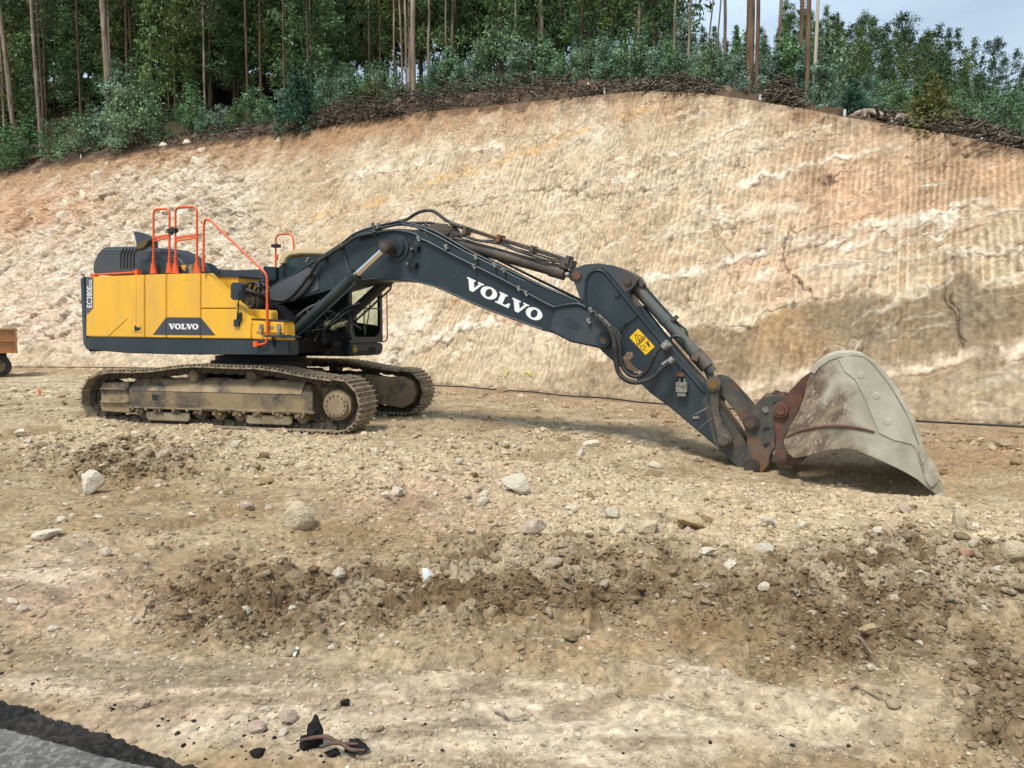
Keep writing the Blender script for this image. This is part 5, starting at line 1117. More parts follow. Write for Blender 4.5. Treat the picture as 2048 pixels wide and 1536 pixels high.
# ================================================================== CRAWLER TRACKS
def TT(x, y, v=-1.62): return T(x, y, v)
rot_u = PHI - THE
topo = [(190, 752), (207, 745.5), (235, 743.5), (262, 744), (300, 742), (335, 737), (365, 733.5), (395, 732.6), (430, 734), (470, 735.5), (510, 736), (550, 741), (590, 749), (630, 756), (662, 760), (684, 763)]
tz = TPF(topo, -1.6)
sl, sr = -2.13, None
sl = local(212, 810, -1.5, THE)[0]; sr = local(669, 812, -1.6, THE)[0]
RW = .40
loop = []
zbt = .05
for s_ in np.linspace(sl, sr, 30): loop.append((s_, zbt))
for k in range(1, 16):
    a = -math.pi / 2 + math.pi * k / 16; loop.append((sr + RW * math.cos(a), zbt + RW + RW * math.sin(a)))
for s_, z_ in reversed([p for p in tz if sl + .05 < p[0] < sr - .05]): loop.append((s_, z_ - .01))
for k in range(1, 16):
    a = math.pi / 2 + math.pi * k / 16; loop.append((sl + RW * math.cos(a), zbt + RW + RW * math.sin(a)))
LP_ = np.array(loop + [loop[0]]); seg = np.hypot(*(LP_[1:] - LP_[:-1]).T); cum = np.concatenate([[0], np.cumsum(seg)])
NSH = 49; pitch = cum[-1] / NSH
def at_len(d): d = d % cum[-1]; return np.array([np.interp(d, cum, LP_[:, 0]), np.interp(d, cum, LP_[:, 1])])
# one shoe: origin on the chain line, x along travel, z outward
def shoe_mesh():
    m = MB(); L = pitch
    m.box((0, 0, 0), (L * .97, .60, .022))
    for x in (-L * .40, -.01, L * .33): m.prism([(x - .014, .01), (x + .014, .01), (x + .009, .046), (x - .009, .046)], -.30, .30)
    m.prism([(-L * .5, .004), (-L * .40, .012), (-L * .40, -.012), (-L * .5, -.012)], -.30, .30)
    return m.build('track_shoe', M['shoe'], None, .004, 1, link=False)
def link_mesh_():
    m = MB(); L = pitch
    for y in (-.10, .10):
        m.prism([(-L * .52, -.02), (-L * .3, -.015), (L * .3, -.015), (L * .45, -.04), (L * .45, -.10), (L * .2, -.115), (-L * .2, -.115), (-L * .52, -.09)], y - .025, y + .025)
    m.cyl((-L * .45, -.14, -.062), (-L * .45, .14, -.062), .032, n=12)
    return m.build('chain_link', M['link'], None, .004, 1, link=False)
SH, LK = shoe_mesh(), link_mesh_()
def make_track(side):
    c0 = 1.30 * side                                  # centreline offset in the undercarriage frame
    o = -1 if side < 0 else 1                         # outward direction
    def yv(a): return c0 + a * o                      # distance outward from the centreline
    R_ = Matrix.Rotation(rot_u, 4, 'Z')
    def fin(ob): ob.rotation_euler = (0, 0, rot_u); return ob
    # side frame
    m = MB(); fr = TPF([(261, 779), (300, 771), (617, 797), (637, 806), (637, 832), (617, 833), (261, 816)], -1.5)
    s0, s1 = local(258, 800, -1.5, THE)[0], local(632, 815, -1.5, THE)[0]
    sec = [(.22, .30), (.22, .335), (.20, .345), (.20, .60), (.06, .76), (-.10, .80), (-.26, .76), (-.26, .33), (-.22, .30)]
    vs = [(s0, yv(a), z) for a, z in sec] + [(s1 - .05 - (.12 if z > .7 else 0), yv(a), z * .97) for a, z in sec]; n = len(sec)
    m.add(vs, [list(range(n)), list(range(2 * n - 1, n - 1, -1))] + [(i, i + n, (i + 1) % n + n, (i + 1) % n) for i in range(n)])
    frame = fin(m.build('track_frame', M['mud_paint'], ex, .012))
    m = MB(); m.box(((s0 + s1) / 2, yv(.225), .325), (s1 - s0 - .02, .06, .022))
    for k in range(13): m.box((s0 + .12 + k * (s1 - s0 - .3) / 12, yv(.25), .31), (.045, .05, .05))
    m.build('bottom_flange', M['mud'], frame, .004)
    # dried mud lying on the frame top
    mx_ = np.linspace(s0 + .04, s1 - .25, 150); mq = np.linspace(0, 1, 16); MX, MQ = np.meshgrid(mx_, mq)
    aa = .205 - MQ * .36; zz = np.interp(aa, [-.16, .06, .205], [.80, .76, .60]) + (.012 + .030 * np.clip(fbm(MX * 3 + side, MQ * 2, 4, 900) + .35, 0, 1)) * np.sin(np.pi * np.clip(MQ * 1.1, .02, 1)) * 2 + .012 * fbm(MX * 18, MQ * 8, 3, 901)
    np_mesh('dried_mud', np.stack([MX, c0 + aa * o, zz], -1).reshape(-1, 3), grid_faces(*MX.shape), M['mud'], None, True, frame)
    m = MB(); m.prism([(s0 + .46, .455), (s0 + .56, .455), (s0 + .57, .52), (s0 + .55, .54), (s0 + .47, .54), (s0 + .455, .52)], yv(.20) - .004, yv(.20) + .004); m.build('frame_hole', M['dark'], frame)
    # idler yoke at the rear end, final drive at the front
    s2, s3 = local(201, 800, -1.5, THE)[0], local(259, 800, -1.5, THE)[0]
    m = MB(); m.prism([(s2, .24), (s3, .22), (s3, .74), (s2 + .02, .72)], yv(.02), yv(.20)) if o > 0 else m.prism([(s2, .24), (s3, .22), (s3, .74), (s2 + .02, .72)], yv(.20), yv(.02))
    y1 = .225
    for zz in (.40, .62): m.box(((s2 + s3) / 2 + .01, yv(y1 - .01), zz), (s3 - s2 - .03, .07, .035))
    m.build('idler_yoke', M['mud'], frame, .012)
    m = MB(); ci = (sl, c0, zbt + RW); m.cyl((sl, yv(-.09), ci[2]), (sl, yv(.09), ci[2]), RW - .115, n=40); m.cyl((sl, yv(-.05), ci[2]), (sl, yv(.05), ci[2]), RW - .08, n=40); m.build('idler', M['link'], frame, .01)
    m = MB(); zc_ = zbt + RW; m.cyl((sr, yv(-.10), zc_), (sr, yv(.06), zc_), RW - .10, n=42)
    for k in range(21):
        a = k * 2 * math.pi / 21; q = Vector((sr + (RW - .10) * math.cos(a), c0, zc_ + (RW - .10) * math.sin(a))); m.box(q, (.06, .07, .05), Matrix.Rotation(-a + math.pi / 2, 3, 'Y'))
    m.build('sprocket', M['link'], frame, .006)
    m = MB(); m.cyl((sr - .01, yv(.05), zc_), (sr - .01, yv(.20), zc_), .245, .23, n=36); m.cyl((sr - .01, yv(.2), zc_), (sr - .01, yv(.245), zc_), .20, .185, n=36)
    if side > 0: m.prism([(sr - .75, .25), (sr - .3, .2), (sr, .15), (sr + .2, .25), (sr + .28, .45), (sr + .2, .66), (sr, .74), (sr - .3, .72), (sr - .75, .78)], yv(-.30), yv(-.12))
    else: m.prism([(sr - .45, .30), (sr - .2, .28), (sr + .15, .3), (sr + .15, .6), (sr - .2, .68), (sr - .45, .7)], yv(-.12), yv(-.30))
    m.build('final_drive', M['mud'], frame, .012)
    m = MB()
    for k in range(14): a = k * 2 * math.pi / 14; m.cyl((sr - .01 + .155 * math.cos(a), yv(.245), zc_ + .155 * math.sin(a)), (sr - .01 + .155 * math.cos(a), yv(.258), zc_ + .155 * math.sin(a)), .016, n=6)
    m.build('drive_bolt', M['mud_paint'], frame)
    # rollers
    for x in (388, 503):
        sx = local(x, 762, -1.45, THE)[0]; m = MB(); m.cyl((sx, yv(-.1), .86), (sx, yv(.14), .86), .075, n=24); m.cyl((sx, yv(.14), .86), (sx, yv(.17), .86), .09, n=24); m.cyl((sx, yv(.17), .86), (sx, yv(.185), .86), .05, n=16)
        m.box((sx, yv(.0), .80), (.16, .12, .12)); m.build('carrier_roller', M['mud_paint'], frame, .006)
    for k, x in enumerate((280, 316, 354, 396, 435, 475, 516, 558, 600)):
        sx = local(x, 829, -1.5, THE)[0]; m = MB(); m.cyl((sx, yv(-.14), .235), (sx, yv(.14), .235), .095, n=24); m.cyl((sx, yv(.12), .25), (sx, yv(.20), .25), .06, n=16)
        m.box((sx, yv(.20), .275), (.17, .06, .085)); m.box((sx, yv(.23), .285), (.06, .05, .05)); m.build('track_roller', M['mud_paint'], frame, .01)
    for xa, xb in ((294, 381), (492, 585)):
        sa, sb = local(xa, 840, -1.5, THE)[0], local(xb, 845, -1.5, THE)[0]; m = MB(); P = [(sa, .26), (sb, .26), (sb, .15), (sb - .04, .115), (sa + .05, .115), (sa, .15)]
        y0_, y1_ = sorted((yv(.19), yv(.215))); m.prism(P, y0_, y1_); m.build('roller_guard', mat('guard_tan', (.20, .15, .085), .7, 0, (.30, .25, .17), 4, .45, .6), frame, .01)
    for k in range(NSH):
        p = at_len(k * pitch + .03); q = at_len(k * pitch + .03 + pitch * .5); r = at_len(k * pitch + .03 - pitch * .5)
        t = q - r; ang = math.atan2(t[1], t[0])
        # path runs anticlockwise seen from the near side, outward is to its right
        for nm, me in (('track_shoe', SH), ('chain_link', LK)):
            ob = bpy.data.objects.new(nm, me); COL.objects.link(ob); ob.parent = frame
            X_ = Vector((-t[0], 0, -t[1])).normalized(); Z_ = Vector((t[1], 0, -t[0])).normalized(); Y_ = Z_.cross(X_)
            mt = Matrix((X_, Y_, Z_)).transposed().to_4x4(); mt.translation = Vector((p[0], c0, p[1]))
            ob.matrix_local = mt
    return frame
make_track(-1); make_track(1)
m = MB(); m.box((0, 0, .72), (1.7, 1.5, .36)); m.box((.75, 0, .6), (.5, 2.2, .3), Matrix.Rotation(.25, 3, 'Z')); m.box((-.75, 0, .6), (.5, 2.2, .3), Matrix.Rotation(-.25, 3, 'Z'))
cbd = m.build('carbody', M['link'], ex, .03); cbd.rotation_euler = (0, 0, rot_u)
# ================================================================== STONES
import bmesh
def ico(sub):
    bm = bmesh.new(); bmesh.ops.create_icosphere(bm, subdivisions=sub, radius=1)
    V = np.array([v.co[:] for v in bm.verts]); Fc = np.array([[v.index for v in f.verts] for f in bm.faces]); bm.free(); return V, Fc
ICO = {k: ico(k) for k in (1, 2, 3, 4)}
def rock_verts(seed, sub=3, cuts=15, rough=.045, depth=.48):
    r = np.random.default_rng(seed); V, Fc = ICO[sub]; V = V.copy()
    for k in range(cuts):
        n = r.normal(size=3); n /= np.linalg.norm(n); d = r.uniform(depth, .88)
        q = V @ n - d; V = V - np.clip(q, 0, None)[:, None] * n * .93
    q = fbm(V[:, 0] * 2.3 + seed, V[:, 1] * 2.3 + V[:, 2] * 2.9, 3, seed) * rough * 2 + fbm(V[:, 0] * 7 + seed, V[:, 1] * 7 + V[:, 2] * 8, 2, seed) * rough
    return V * (1 + q)[:, None], Fc
def rockmat(name, c, c2): return mat(name, c, .9, 0, c2, 2.5, .4, .62, bump=.6, bscale=9, bdist=.05, spec=.15, col3=tuple(x * .75 for x in c), s3=5, lo3=.58, hi3=.72)
RM = {'tan': rockmat('tan_stone', (.60, .49, .34), (.48, .38, .25)), 'white': rockmat('pale_stone', (.74, .66, .52), (.56, .47, .34)), 'pink': rockmat('pink_stone', (.50, .35, .26), (.58, .48, .38)),
      'brown': rockmat('brown_stone', (.30, .205, .115), (.24, .155, .08)), 'red': rockmat('red_stone', (.40, .19, .115), (.45, .33, .23)), 'black': rockmat('tar_lump', (.018, .017, .017), (.03, .028, .026)), 'grey': rockmat('grey_stone', (.52, .46, .36), (.64, .57, .44)), 'yellow': rockmat('ochre_stone', (.44, .31, .15), (.50, .40, .25))}
def gpt(x, y):
    z = 0.0
    for _ in range(4):
        X, Y = on_ground(x, y, z); z = float(ground_h(np.array([X]), np.array([Y]))[0])
    return X, Y, z
def lab_rot(l): return l is not None and 'scattered' in l
def place_rock(name, x, y, wpx, hpx, m, label=None, group=None, seed=0, me=None, depth=1.0, sub=3, cat='stone'):
    X, Y, z = gpt(x, y + hpx * .35); s = Y / F
    if me is None:
        V, Fc = rock_verts(seed, 4, 9, .035, .80) if name == 'boulder' else rock_verts(seed, sub) if m != 'black' else rock_verts(seed, 3, 16, .14, .42); me = np_mesh(name, V, Fc, RM[m], None, False, None, False)
    o = bpy.data.objects.new(name, me); COL.objects.link(o)
    w_, h_ = wpx * s / 2 * 1.08, hpx * s / 2 * 1.15
    if name == 'boulder': w_ *= .98; h_ *= 1.05
    o.scale = (w_ * 1.15, w_ * .9 * depth, h_ * 1.15); o.location = (X, Y + w_ * .35, z + h_ * (.45 if lab_rot(label) else .66))
    r = random.Random(seed * 7 + int(x)); o.rotation_euler = (r.uniform(-.35, .35), r.uniform(-.35, .35), r.uniform(-3, 3)) if lab_rot(label) else (r.uniform(-.1, .1), r.uniform(-.2, .2), r.uniform(-.4, .4))
    tag(o, label, cat, group); return o
HERO = [
 (595, 1052, 58, 46, 'tan', 'boulder', 'rounded tan boulder standing alone on the brown soil left of centre'), (590, 1019, 42, 24, 'tan', 'boulder', 'smaller flat tan boulder just behind the rounded tan boulder'),
 (1034, 976, 62, 34, 'grey', 'stone', 'large angular grey white stone on the gravel below the excavator boom'), (178, 972, 44, 50, 'white', 'stone', 'tall pointed pale stone leaning on the left of the site'),
 (88, 1071, 60, 20, 'white', 'stone', 'flat white slab of stone lying on the pinkish soil at the left'), (1066, 1066, 56, 34, 'pink', 'stone', 'pinkish speckled stone just above the band of dark clods'),
 (1227, 1027, 34, 30, 'grey', 'stone', 'blocky grey stone right of the large angular stone'), (1298, 1053, 48, 30, 'tan', 'stone', 'broad pale tan stone at the left end of the stone row above the dark clods'),
 (1386, 1049, 60, 26, 'yellow', 'stone', 'long low ochre stone half buried in the gravel'), (535, 961, 30, 26, 'yellow', 'stone', 'rounded ochre stone sitting left of centre below the crawler track'),
 (794, 985, 24, 22, 'white', 'stone', 'small upright pale stone beside the ridged pink soil'), (972, 991, 26, 14, 'white', 'stone', 'flat whitish stone left of the large angular grey white stone'),
 (1142, 1021, 26, 12, 'white', 'stone', 'flat bright white stone between the pinkish stone and the blocky grey stone'), (1182, 884, 32, 18, 'white', 'stone', 'rounded white stone far out beneath the excavator arm'),
 (1536, 1046, 30, 28, 'grey', 'stone', 'grey cube-like stone on light gravel below the bucket linkage'), (1534, 1093, 46, 26, 'grey', 'stone', 'wide grey stone at the edge of the dark soil below the bucket linkage'),
 (1609, 1052, 26, 20, 'white', 'stone', 'white and dark stained stone on light gravel below the bucket'), (1758, 1073, 22, 20, 'white', 'stone', 'small square white stone below the bucket tip'),
 (1919, 1043, 32, 36, 'tan', 'stone', 'upright tan stone right of the bucket teeth'), (1896, 1011, 26, 18, 'tan', 'stone', 'low tan stone touching the ground just below the bucket tooth'),
 (2036, 1108, 48, 36, 'tan', 'boulder', 'rounded tan boulder cut off by the right edge'), (1890, 1120, 40, 34, 'tan', 'stone', 'grooved tan stone left of the reddish stone'),
 (1932, 1139, 34, 18, 'red', 'stone', 'reddish stone lying in the gravel near the right edge'), (2008, 1146, 42, 26, 'grey', 'stone', 'flat grey stone just below the rounded boulder at the right edge'),
 (1741, 1270, 42, 20, 'yellow', 'stone', 'flat ochre stone in the dark soil at the right'), (1660, 1289, 16, 26, 'yellow', 'stone', 'narrow upright ochre stone in the dark soil'),
 (1414, 1107, 38, 16, 'white', 'stone', 'bright white slab on the upper edge of the dark soil'), (1460, 1124, 34, 18, 'white', 'stone', 'pale cracked stone right of the bright white slab'),
 (1950, 1390, 30, 28, 'tan', 'stone', 'tan stone in the dark clods near the lower right corner'), (1745, 745 + 590, 20, 14, 'white', 'stone', 'small pale stone above the sandy patch at the lower right'),
 (575, 1440, 38, 26, 'pink', 'stone', 'pink stained stone left of the black tar lumps'), (515, 1458, 40, 24, 'pink', 'stone', 'rough pink stone at the end of the stone row left of the tar lumps'),
 (212, 1108, 20, 18, 'white', 'stone', 'small white stone beside the left puddle'), (120, 1040, 20, 16, 'white', 'stone', 'small pale stone above the flat white slab'),
 (491, 1225, 22, 18, 'white', 'stone', 'pale pointed stone in the dark clods left of centre'), (40, 866, 24, 16, 'white', 'stone', 'white stone near the left edge behind the rubble'),
 (1060, 1180 + 0, 20, 16, 'grey', 'stone', 'grey stone half sunk in the dark clods at the centre'), (283, 1410, 26, 18, 'pink', 'stone', 'pinkish stone next to the fresh tar edge'),
 (1240, 1268 - 210, 20, 22, 'white', 'stone', 'upright white stone at the foot of the blocky grey stone')]
for i, (x, y, w_, h_, m_, nm, lab) in enumerate(HERO):
    place_rock(nm, x, y, w_, h_, m_, lab, None, 100 + i, cat='boulder' if nm == 'boulder' else 'stone')
meshes = []
for k in range(14):
    V, Fc = rock_verts(300 + k, 2, 10, .06); meshes.append(np_mesh('stone', V, Fc, RM[['tan', 'white', 'grey', 'tan', 'brown', 'pink', 'white'][k % 7]], None, False, None, False))
rn = random.Random(21); cnt = 0
ZN = [(400, 890, 420, 50, 60), (1000, 950, 500, 60, 50), (1550, 1040, 520, 80, 60), (1800, 1150, 280, 110, 36), (300, 1250, 250, 60, 12), (560, 1440, 140, 30, 14)]
for cx, cy, rx, ry, n in ZN:
    for k in range(n):
        x = rn.gauss(cx, rx * .55); y = rn.gauss(cy, ry * .6)
        if not (-80 < x < 2130 and 850 < y < 1520): continue
        if 150 < x < 880 and y < 882: continue
        if 1440 < x < 1900 and y < 1000: continue
        w_ = 9 + rn.random() ** 2.8 * 24
        place_rock('stone', x, y, w_, w_ * rn.uniform(.45, .8), None, 'pale angular loose stone scattered over the rough gravelly ground', 'loose stones scattered over the ground', rn.randrange(9999), rn.choice(meshes)); cnt += 1
# ---- gravel: far too many to count
def scatter_gravel(n, seed, smin, smax, zone):
    r = np.random.default_rng(seed)
    x = r.uniform(-260, 2310, n * 3); y = 775 + (1575 - 775) * r.random(n * 3) ** 1.05
    ar = [on_ground(1024, 1000)]; yy = (768 - y) / F; dx = (x - 1024) / F; dy = CP + SP * yy; dz = -SP + CP * yy
    Y = -EYE * dy / dz; X = dx / dy * Y
    h = ground_h0(X, Y); t = (h - EYE) / dz; X = dx * t; Y = dy * t
    z, px, py, wx, wy, clod, grav, sand, pm, _ = ground_h(X, Y, True)
    rd = .12 + .88 * sstep(.0, .1, -((X - Pa.x) * nr_.x + (Y - Pa.y) * nr_.y) - .20)
    p = (.10 + 1.1 * grav * np.clip(.55 + 1.3 * fbm(X * 1.2, Y * 1.2, 3, 410), .12, 1) + .9 * clod * np.clip(.6 + 1.4 * fbm(X * 1.5, Y * 1.5, 3, 411), .1, 1) + .10 * (fbm(X * 2, Y * 2, 3, 400) > .1)) * (1 - .75 * sand) * (1 - pm) + .10 * sand; p = p * (1 - pm) * rd * (Y < Yb(X / Y) - .8)
    if zone == 'clod': p = np.maximum(clod, .05) * np.clip(.5 + 1.5 * fbm(X * 1.3, Y * 1.3, 3, 412), .05, 1) * (1 - pm)
    if zone == 'tar': p = np.exp(-((px - 640) / 220) ** 2 - ((py - 1500) / 60) ** 2) + 1.2 * np.exp(-((( (X - Pa.x) * nr_.x + (Y - Pa.y) * nr_.y) + .30) / .09) ** 2) + .25 * np.exp(-((py - 1500) / 50) ** 2)
    keep = r.random(n * 3) < p; idx = np.nonzero(keep)[0][:n]
    X, Y, z, clod, grav = X[idx], Y[idx], z[idx], clod[idx], grav[idx]; m = len(idx)
    sz = (smin + (smax - smin) * r.random(m) ** 3.6) * (Y * 1.0 / F) * np.clip((Y / 5.0), .6, 1) ** .15
    kk = 2 if zone == 'clod' else 1; V0, Fc = ICO[kk]; nv = len(V0)
    R1 = r.normal(size=(m, 3, 3)); Q, _r = np.linalg.qr(R1)
    sc = np.stack([np.ones(m), r.uniform(.6, 1, m), r.uniform(.5, .9, m)], -1) * sz[:, None]
    V = V0[None] * (1 + (r.random((m, nv, 1)) - .5) * (.34 if kk == 2 else .55))
    V = V * np.stack([np.ones(m), r.uniform(.5, 1, m), r.uniform(.5, .9, m)], -1)[:, None, :]
    V = np.einsum('nij,nkj->nki', Q, V) * sz[:, None, None]
    V[..., 2] *= .7
    V = V + np.stack([X, Y, z + sz * .08], -1)[:, None, :]
    FF = (Fc[None] + (np.arange(m) * nv)[:, None, None]).reshape(-1, 3)
    pal = np.array([(.43, .33, .215), (.55, .47, .36), (.33, .24, .145), (.50, .40, .28), (.70, .63, .51), (.26, .175, .10), (.47, .34, .24)])
    dark = np.array([(.22, .145, .08), (.33, .235, .145), (.18, .115, .065), (.40, .30, .19), (.28, .19, .11), (.52, .43, .32), (.20, .13, .075)])
    ci = r.integers(0, 7, m); c = np.where((clod > r.random(m) * .9)[:, None], dark[ci], pal[ci]) * r.uniform(.75, 1.12, (m, 1)); gi = np.clip(np.searchsorted(Yr, Y), 0, len(Yr) - 1); gj = np.clip(np.searchsorted(ca_ground, X / Y), 0, len(ca_ground) - 1); bl = r.uniform(.35, .9, (m, 1)); c = GC[gi, gj] * 1.08 * bl + c * (1 - bl)
    if zone == 'clod': c = c * .86
    else: c = c * (1 - .18 * clod[:, None])
    if zone == 'tar': c = np.full((m, 3), .017) * r.uniform(.6, 2.0, (m, 1))
    return V.reshape(-1, 3), FF, np.repeat(c, nv, 0)
mgv = mat('gravel', (0, 0, 0), .92, attr=True, spec=.15, attr_mix=.3, bump=.4, bscale=60)
for nm, n, sd_, s0_, s1_, zn in (('clods', 5200, 35, 5, 19, 'clod'), ('gravel', 78000, 31, 1.4, 9.5, 'g'), ('tar_crumbs', 1800, 33, 1.5, 8, 'tar')):
    V, FF, c = scatter_gravel(n, sd_, s0_, s1_, zn)
    tag(np_mesh(nm, V, FF, mgv, c, False), {'clods': 'crumbly brown clods of torn earth across the middle and lower right', 'gravel': 'small broken stones and clods strewn over the bare ground', 'tar_crumbs': 'black crumbs of tar strewn beside the road edge'}[nm], nm.replace('_', ' '), None, 'stuff')
# black tar lumps
for i, (x, y, w_, h_, lab) in enumerate([(634, 1474, 40, 60, 'tall upright black tar lump beside the road edge'), (612, 1490, 40, 30, 'squat black tar lump leaning against the tall upright one'), (664, 1508, 30, 18, 'small flat black tar lump under the reddish bars'),
                                        (690, 1408, 20, 14, 'small black tar lump on bare sand above the pile'), (710, 1500, 50, 22, 'wide black tar lump at the right end of the pile'), (515, 1508, 32, 14, 'flat black tar lump left of the pile')]):
    place_rock('tar_lump', x, y, w_, h_, 'black', lab, None, 500 + i, cat='tar lump')
for i, (a, b_, lab) in enumerate([((602, 1503), (716, 1512), 'upper reddish rusty bar lying across the tar lumps'), ((640, 1520), (730, 1524), 'lower reddish rusty bar lying on the tar lumps')]):
    A_ = Vector(gpt(*a)); B_ = Vector(gpt(*b_)); A_.z = .055 + i * .0; B_.z = .05; m = MB(); m.tube([A_, (A_ * .6 + B_ * .4) + Vector((0, .015, .012)), (A_ * .3 + B_ * .7) + Vector((0, -.01, .004)), B_], [.006, .008, .007, .004], 8, 3); tag(m.build('rusty_bar', mat('red_rust_bar', (.13, .07, .05), .85, 0, (.07, .045, .035), 30, .4, .6)), lab, 'metal bar')
# litter
m = MB(); X, Y, z = gpt(856, 1145); rr = random.Random(3); s = Y / F; z += .035
m.add([(X - 9 * s, Y, z + .0), (X + 6 * s, Y - .02, z), (X + 13 * s, Y + .02, z + .03), (X - 14 * s, Y + .03, z + .07), (X - 2 * s, Y + .0, z + .085), (X + 2 * s, Y - .03, z + .04)], [(0, 1, 5), (1, 2, 5), (2, 4, 5), (4, 3, 5), (3, 0, 5)])
o = m.build('crumpled_paper', mat('white_paper', (.75, .76, .76), .7)); tag(o, 'crumpled white sheet of paper lying on the dark clods', 'litter'); sm_ = o.modifiers.new('thick', 'SOLIDIFY'); sm_.thickness = .004
X, Y, z = gpt(588, 1316); m = MB(); m.cyl((X, Y, z + .008), (X + .002, Y + .05, z + .03), .0075, n=10); tag(m.build('white_tube', M['white']), 'small white tube on the sandy soil left of centre', 'litter')
X, Y, z = gpt(1042, 1212); m = MB(); m.tube([(X, Y, z + .03), (X + .05, Y, z + .034), (X + .13, Y + .01, z + .032)], [.006, .0045, .008], 6); tag(m.build('stick', M['bark']), 'short pale stick lying on the dark clods at the centre', 'stick')
# twigs
TW = [((1705, 1312), (1760, 1338), 'pale forked twig on the dark soil at the right'), ((1702, 1395), (1760, 1410), 'dark curved twig beside the sandy patch at the right'), ((1712, 1142), (1752, 1124), 'thin pale twig on light gravel below the bucket'),
      ((285, 1220), (312, 1190), 'short yellowish twig standing in the clods at the left'), ((990, 1428), (1052, 1444), 'dark twig on the sand at the centre foreground'), ((980, 1058), (1012, 1064), 'small dark twig near the pinkish stone'), ((1320, 1096), (1352, 1100), 'pale worm-like root on the gravel')]
for i, (a, b_, lab) in enumerate(TW):
    A_ = Vector(gpt(*a)); B_ = Vector(gpt(*b_)); rr = random.Random(i); mid = (A_ + B_) / 2 + Vector((rr.uniform(-.02, .02), rr.uniform(-.05, .05), .02)); A_.z += .01; B_.z += .03
    m = MB(); m.tube([A_, A_.lerp(mid, .5) + Vector((0, 0, .015)), mid, B_], [.007, .008, .006, .003], 6, 3); m.tube([mid, mid + (B_ - A_).cross(Vector((0, 0, 1))) * .25 + Vector((0, 0, .03))], [.004, .002], 5)
    tag(m.build('twig', M['bark'] if i in (0, 1, 3, 4, 9) else M['stick']), lab, 'twig')

# ================================================================== ON AND BELOW THE CUTTING
WP, WQ = proj(W[..., 0], W[..., 1], W[..., 2])
def wall_pt(x, y):
    d = (WP - x) ** 2 + (WQ - y) ** 2; i = np.unravel_index(np.argmin(d), d.shape); return Vector(W[i])
rn = random.Random(77)
OUT = [(400, 303, 34, 'white'), (385, 322, 40, 'white'), (365, 340, 36, 'white'), (350, 356, 40, 'white'), (410, 318, 26, 'grey'), (335, 372, 34, 'white'), (215, 328, 24, 'tan'), (250, 335, 34, 'tan'), (190, 352, 40, 'white'), (160, 385, 44, 'white'), (235, 360, 36, 'white'), (130, 402, 40, 'white'), (345, 392, 32, 'white'), (290, 350, 26, 'tan'), (120, 430, 40, 'white'), (210, 455, 26, 'grey'), (215, 400, 30, 'white'), (300, 400, 24, 'tan')]
for i in range(50):
    t = rn.random(); x = 60 + 360 * t + rn.gauss(0, 60); y = 560 - 220 * t + rn.gauss(0, 50)
    OUT.append((x, y, 9 + rn.random() ** 2 * 22, rn.choice(['white', 'white', 'tan', 'grey'])))
for i, (x, y, w_, m_) in enumerate(OUT):
    p = wall_pt(x, y); s = p.y / F; o = bpy.data.objects.new('embedded_rock', [me for me in meshes if me.materials[0] == RM[m_]][i % 2]); COL.objects.link(o)
    h = w_ * s / 2; o.scale = (h * rn.uniform(.9, 1.6), h * .8, h * rn.uniform(.5, .8)); o.location = p + Vector((.2, .36, -.15)) * h; o.rotation_euler = (rn.uniform(-.5, .5), rn.uniform(-.8, -.1), rn.uniform(0, 3))
    tag(o, 'pale angular rock embedded in the upper left part of the cutting', 'rock', 'pale rocks embedded in the cutting')
# the black pipe at the foot of the cutting
pts = []
for x in list(range(-500, 3000, 25)):
    y = np.interp(x, [-500, 60, 180, 400, 600, 870, 1050, 1300, 1700, 2048, 2600, 3000], [728, 734, 734.5, 737, 748, 771, 786, 806, 835, 853.5, 880, 900])
    a, r = ray_ar(x, y); Yp = min((.26 - EYE) / r, Yb(a) - .25); Yp = Yb(a) - .45; zz = EYE + r * Yp
    pts.append((a * Yp, Yp, max(zz, float(ground_h0(np.array([a * Yp]), np.array([Yp]))[0]) + .05)))
m = MB(); m.tube(pts, .017, 8); tag(m.build('pipe', M['black']), 'long thin black water pipe running along the foot of the cutting', 'pipe')
# survey stakes
def hill_pt(x, y, extra=0.4):
    a, r = ray_ar(x, y); Y = Yc(a) + extra; return Vector((a * Y, Y, float(EYE + Y * Rc(a))))
def peg(x, y0, y1, lab, matl, name='survey_stake', wall=True):
    a, _ = ray_ar(x, y1); Y = Yc(a) + .35; s = Y / F; zb_ = EYE + ray_ar(x, y1)[1] * Y; zt_ = EYE + ray_ar(x, y0)[1] * Y
    m = MB(); wd = max(.05, 2.6 * s); m.prism([(a * Y - wd / 2, zb_ - .3), (a * Y + wd / 2, zb_ - .3), (a * Y + wd / 2, zt_ - wd * .5), (a * Y, zt_), (a * Y - wd / 2, zt_ - wd * .5)], Y - .02, Y + .03)
    tag(m.build(name, matl), lab, 'stake')
pw = mat('white_peg', (.72, .70, .64), .7)
for x, y0, y1, lab in ((1209, 170, 184, 'white survey stake at the rim, right of the long brush heap'), (1520, 189, 203, 'white survey stake on the rim left of the dark root clump'), (1689, 218, 233, 'white survey stake on the rim left of the pale stump'), (1965, 274, 284, 'white survey stake on the rim nearest the right edge'), (162, 309, 319, 'white survey stake on the rim among the left bushes'), (1176, 164, 180, 'thin grey survey stake on the rim behind the brush')):
    peg(x, y0, y1, lab, pw)
X, Y, z = gpt(78, 792); m = MB(); s = 27.0 / F; X, Y = on_ground(78, 790, 0); s = Y / F
m.prism([(X - 2 * s, -.1), (X + 2 * s, -.1), (X + 2.6 * s, .11 + 2 * s), (X - 1 * s, .14 + 2 * s)], Y - .02, Y + .03); tag(m.build('marker_stake', mat('orange_peg', (.75, .22, .06), .6)), 'short orange marker stake on the sandy track at the left', 'stake')
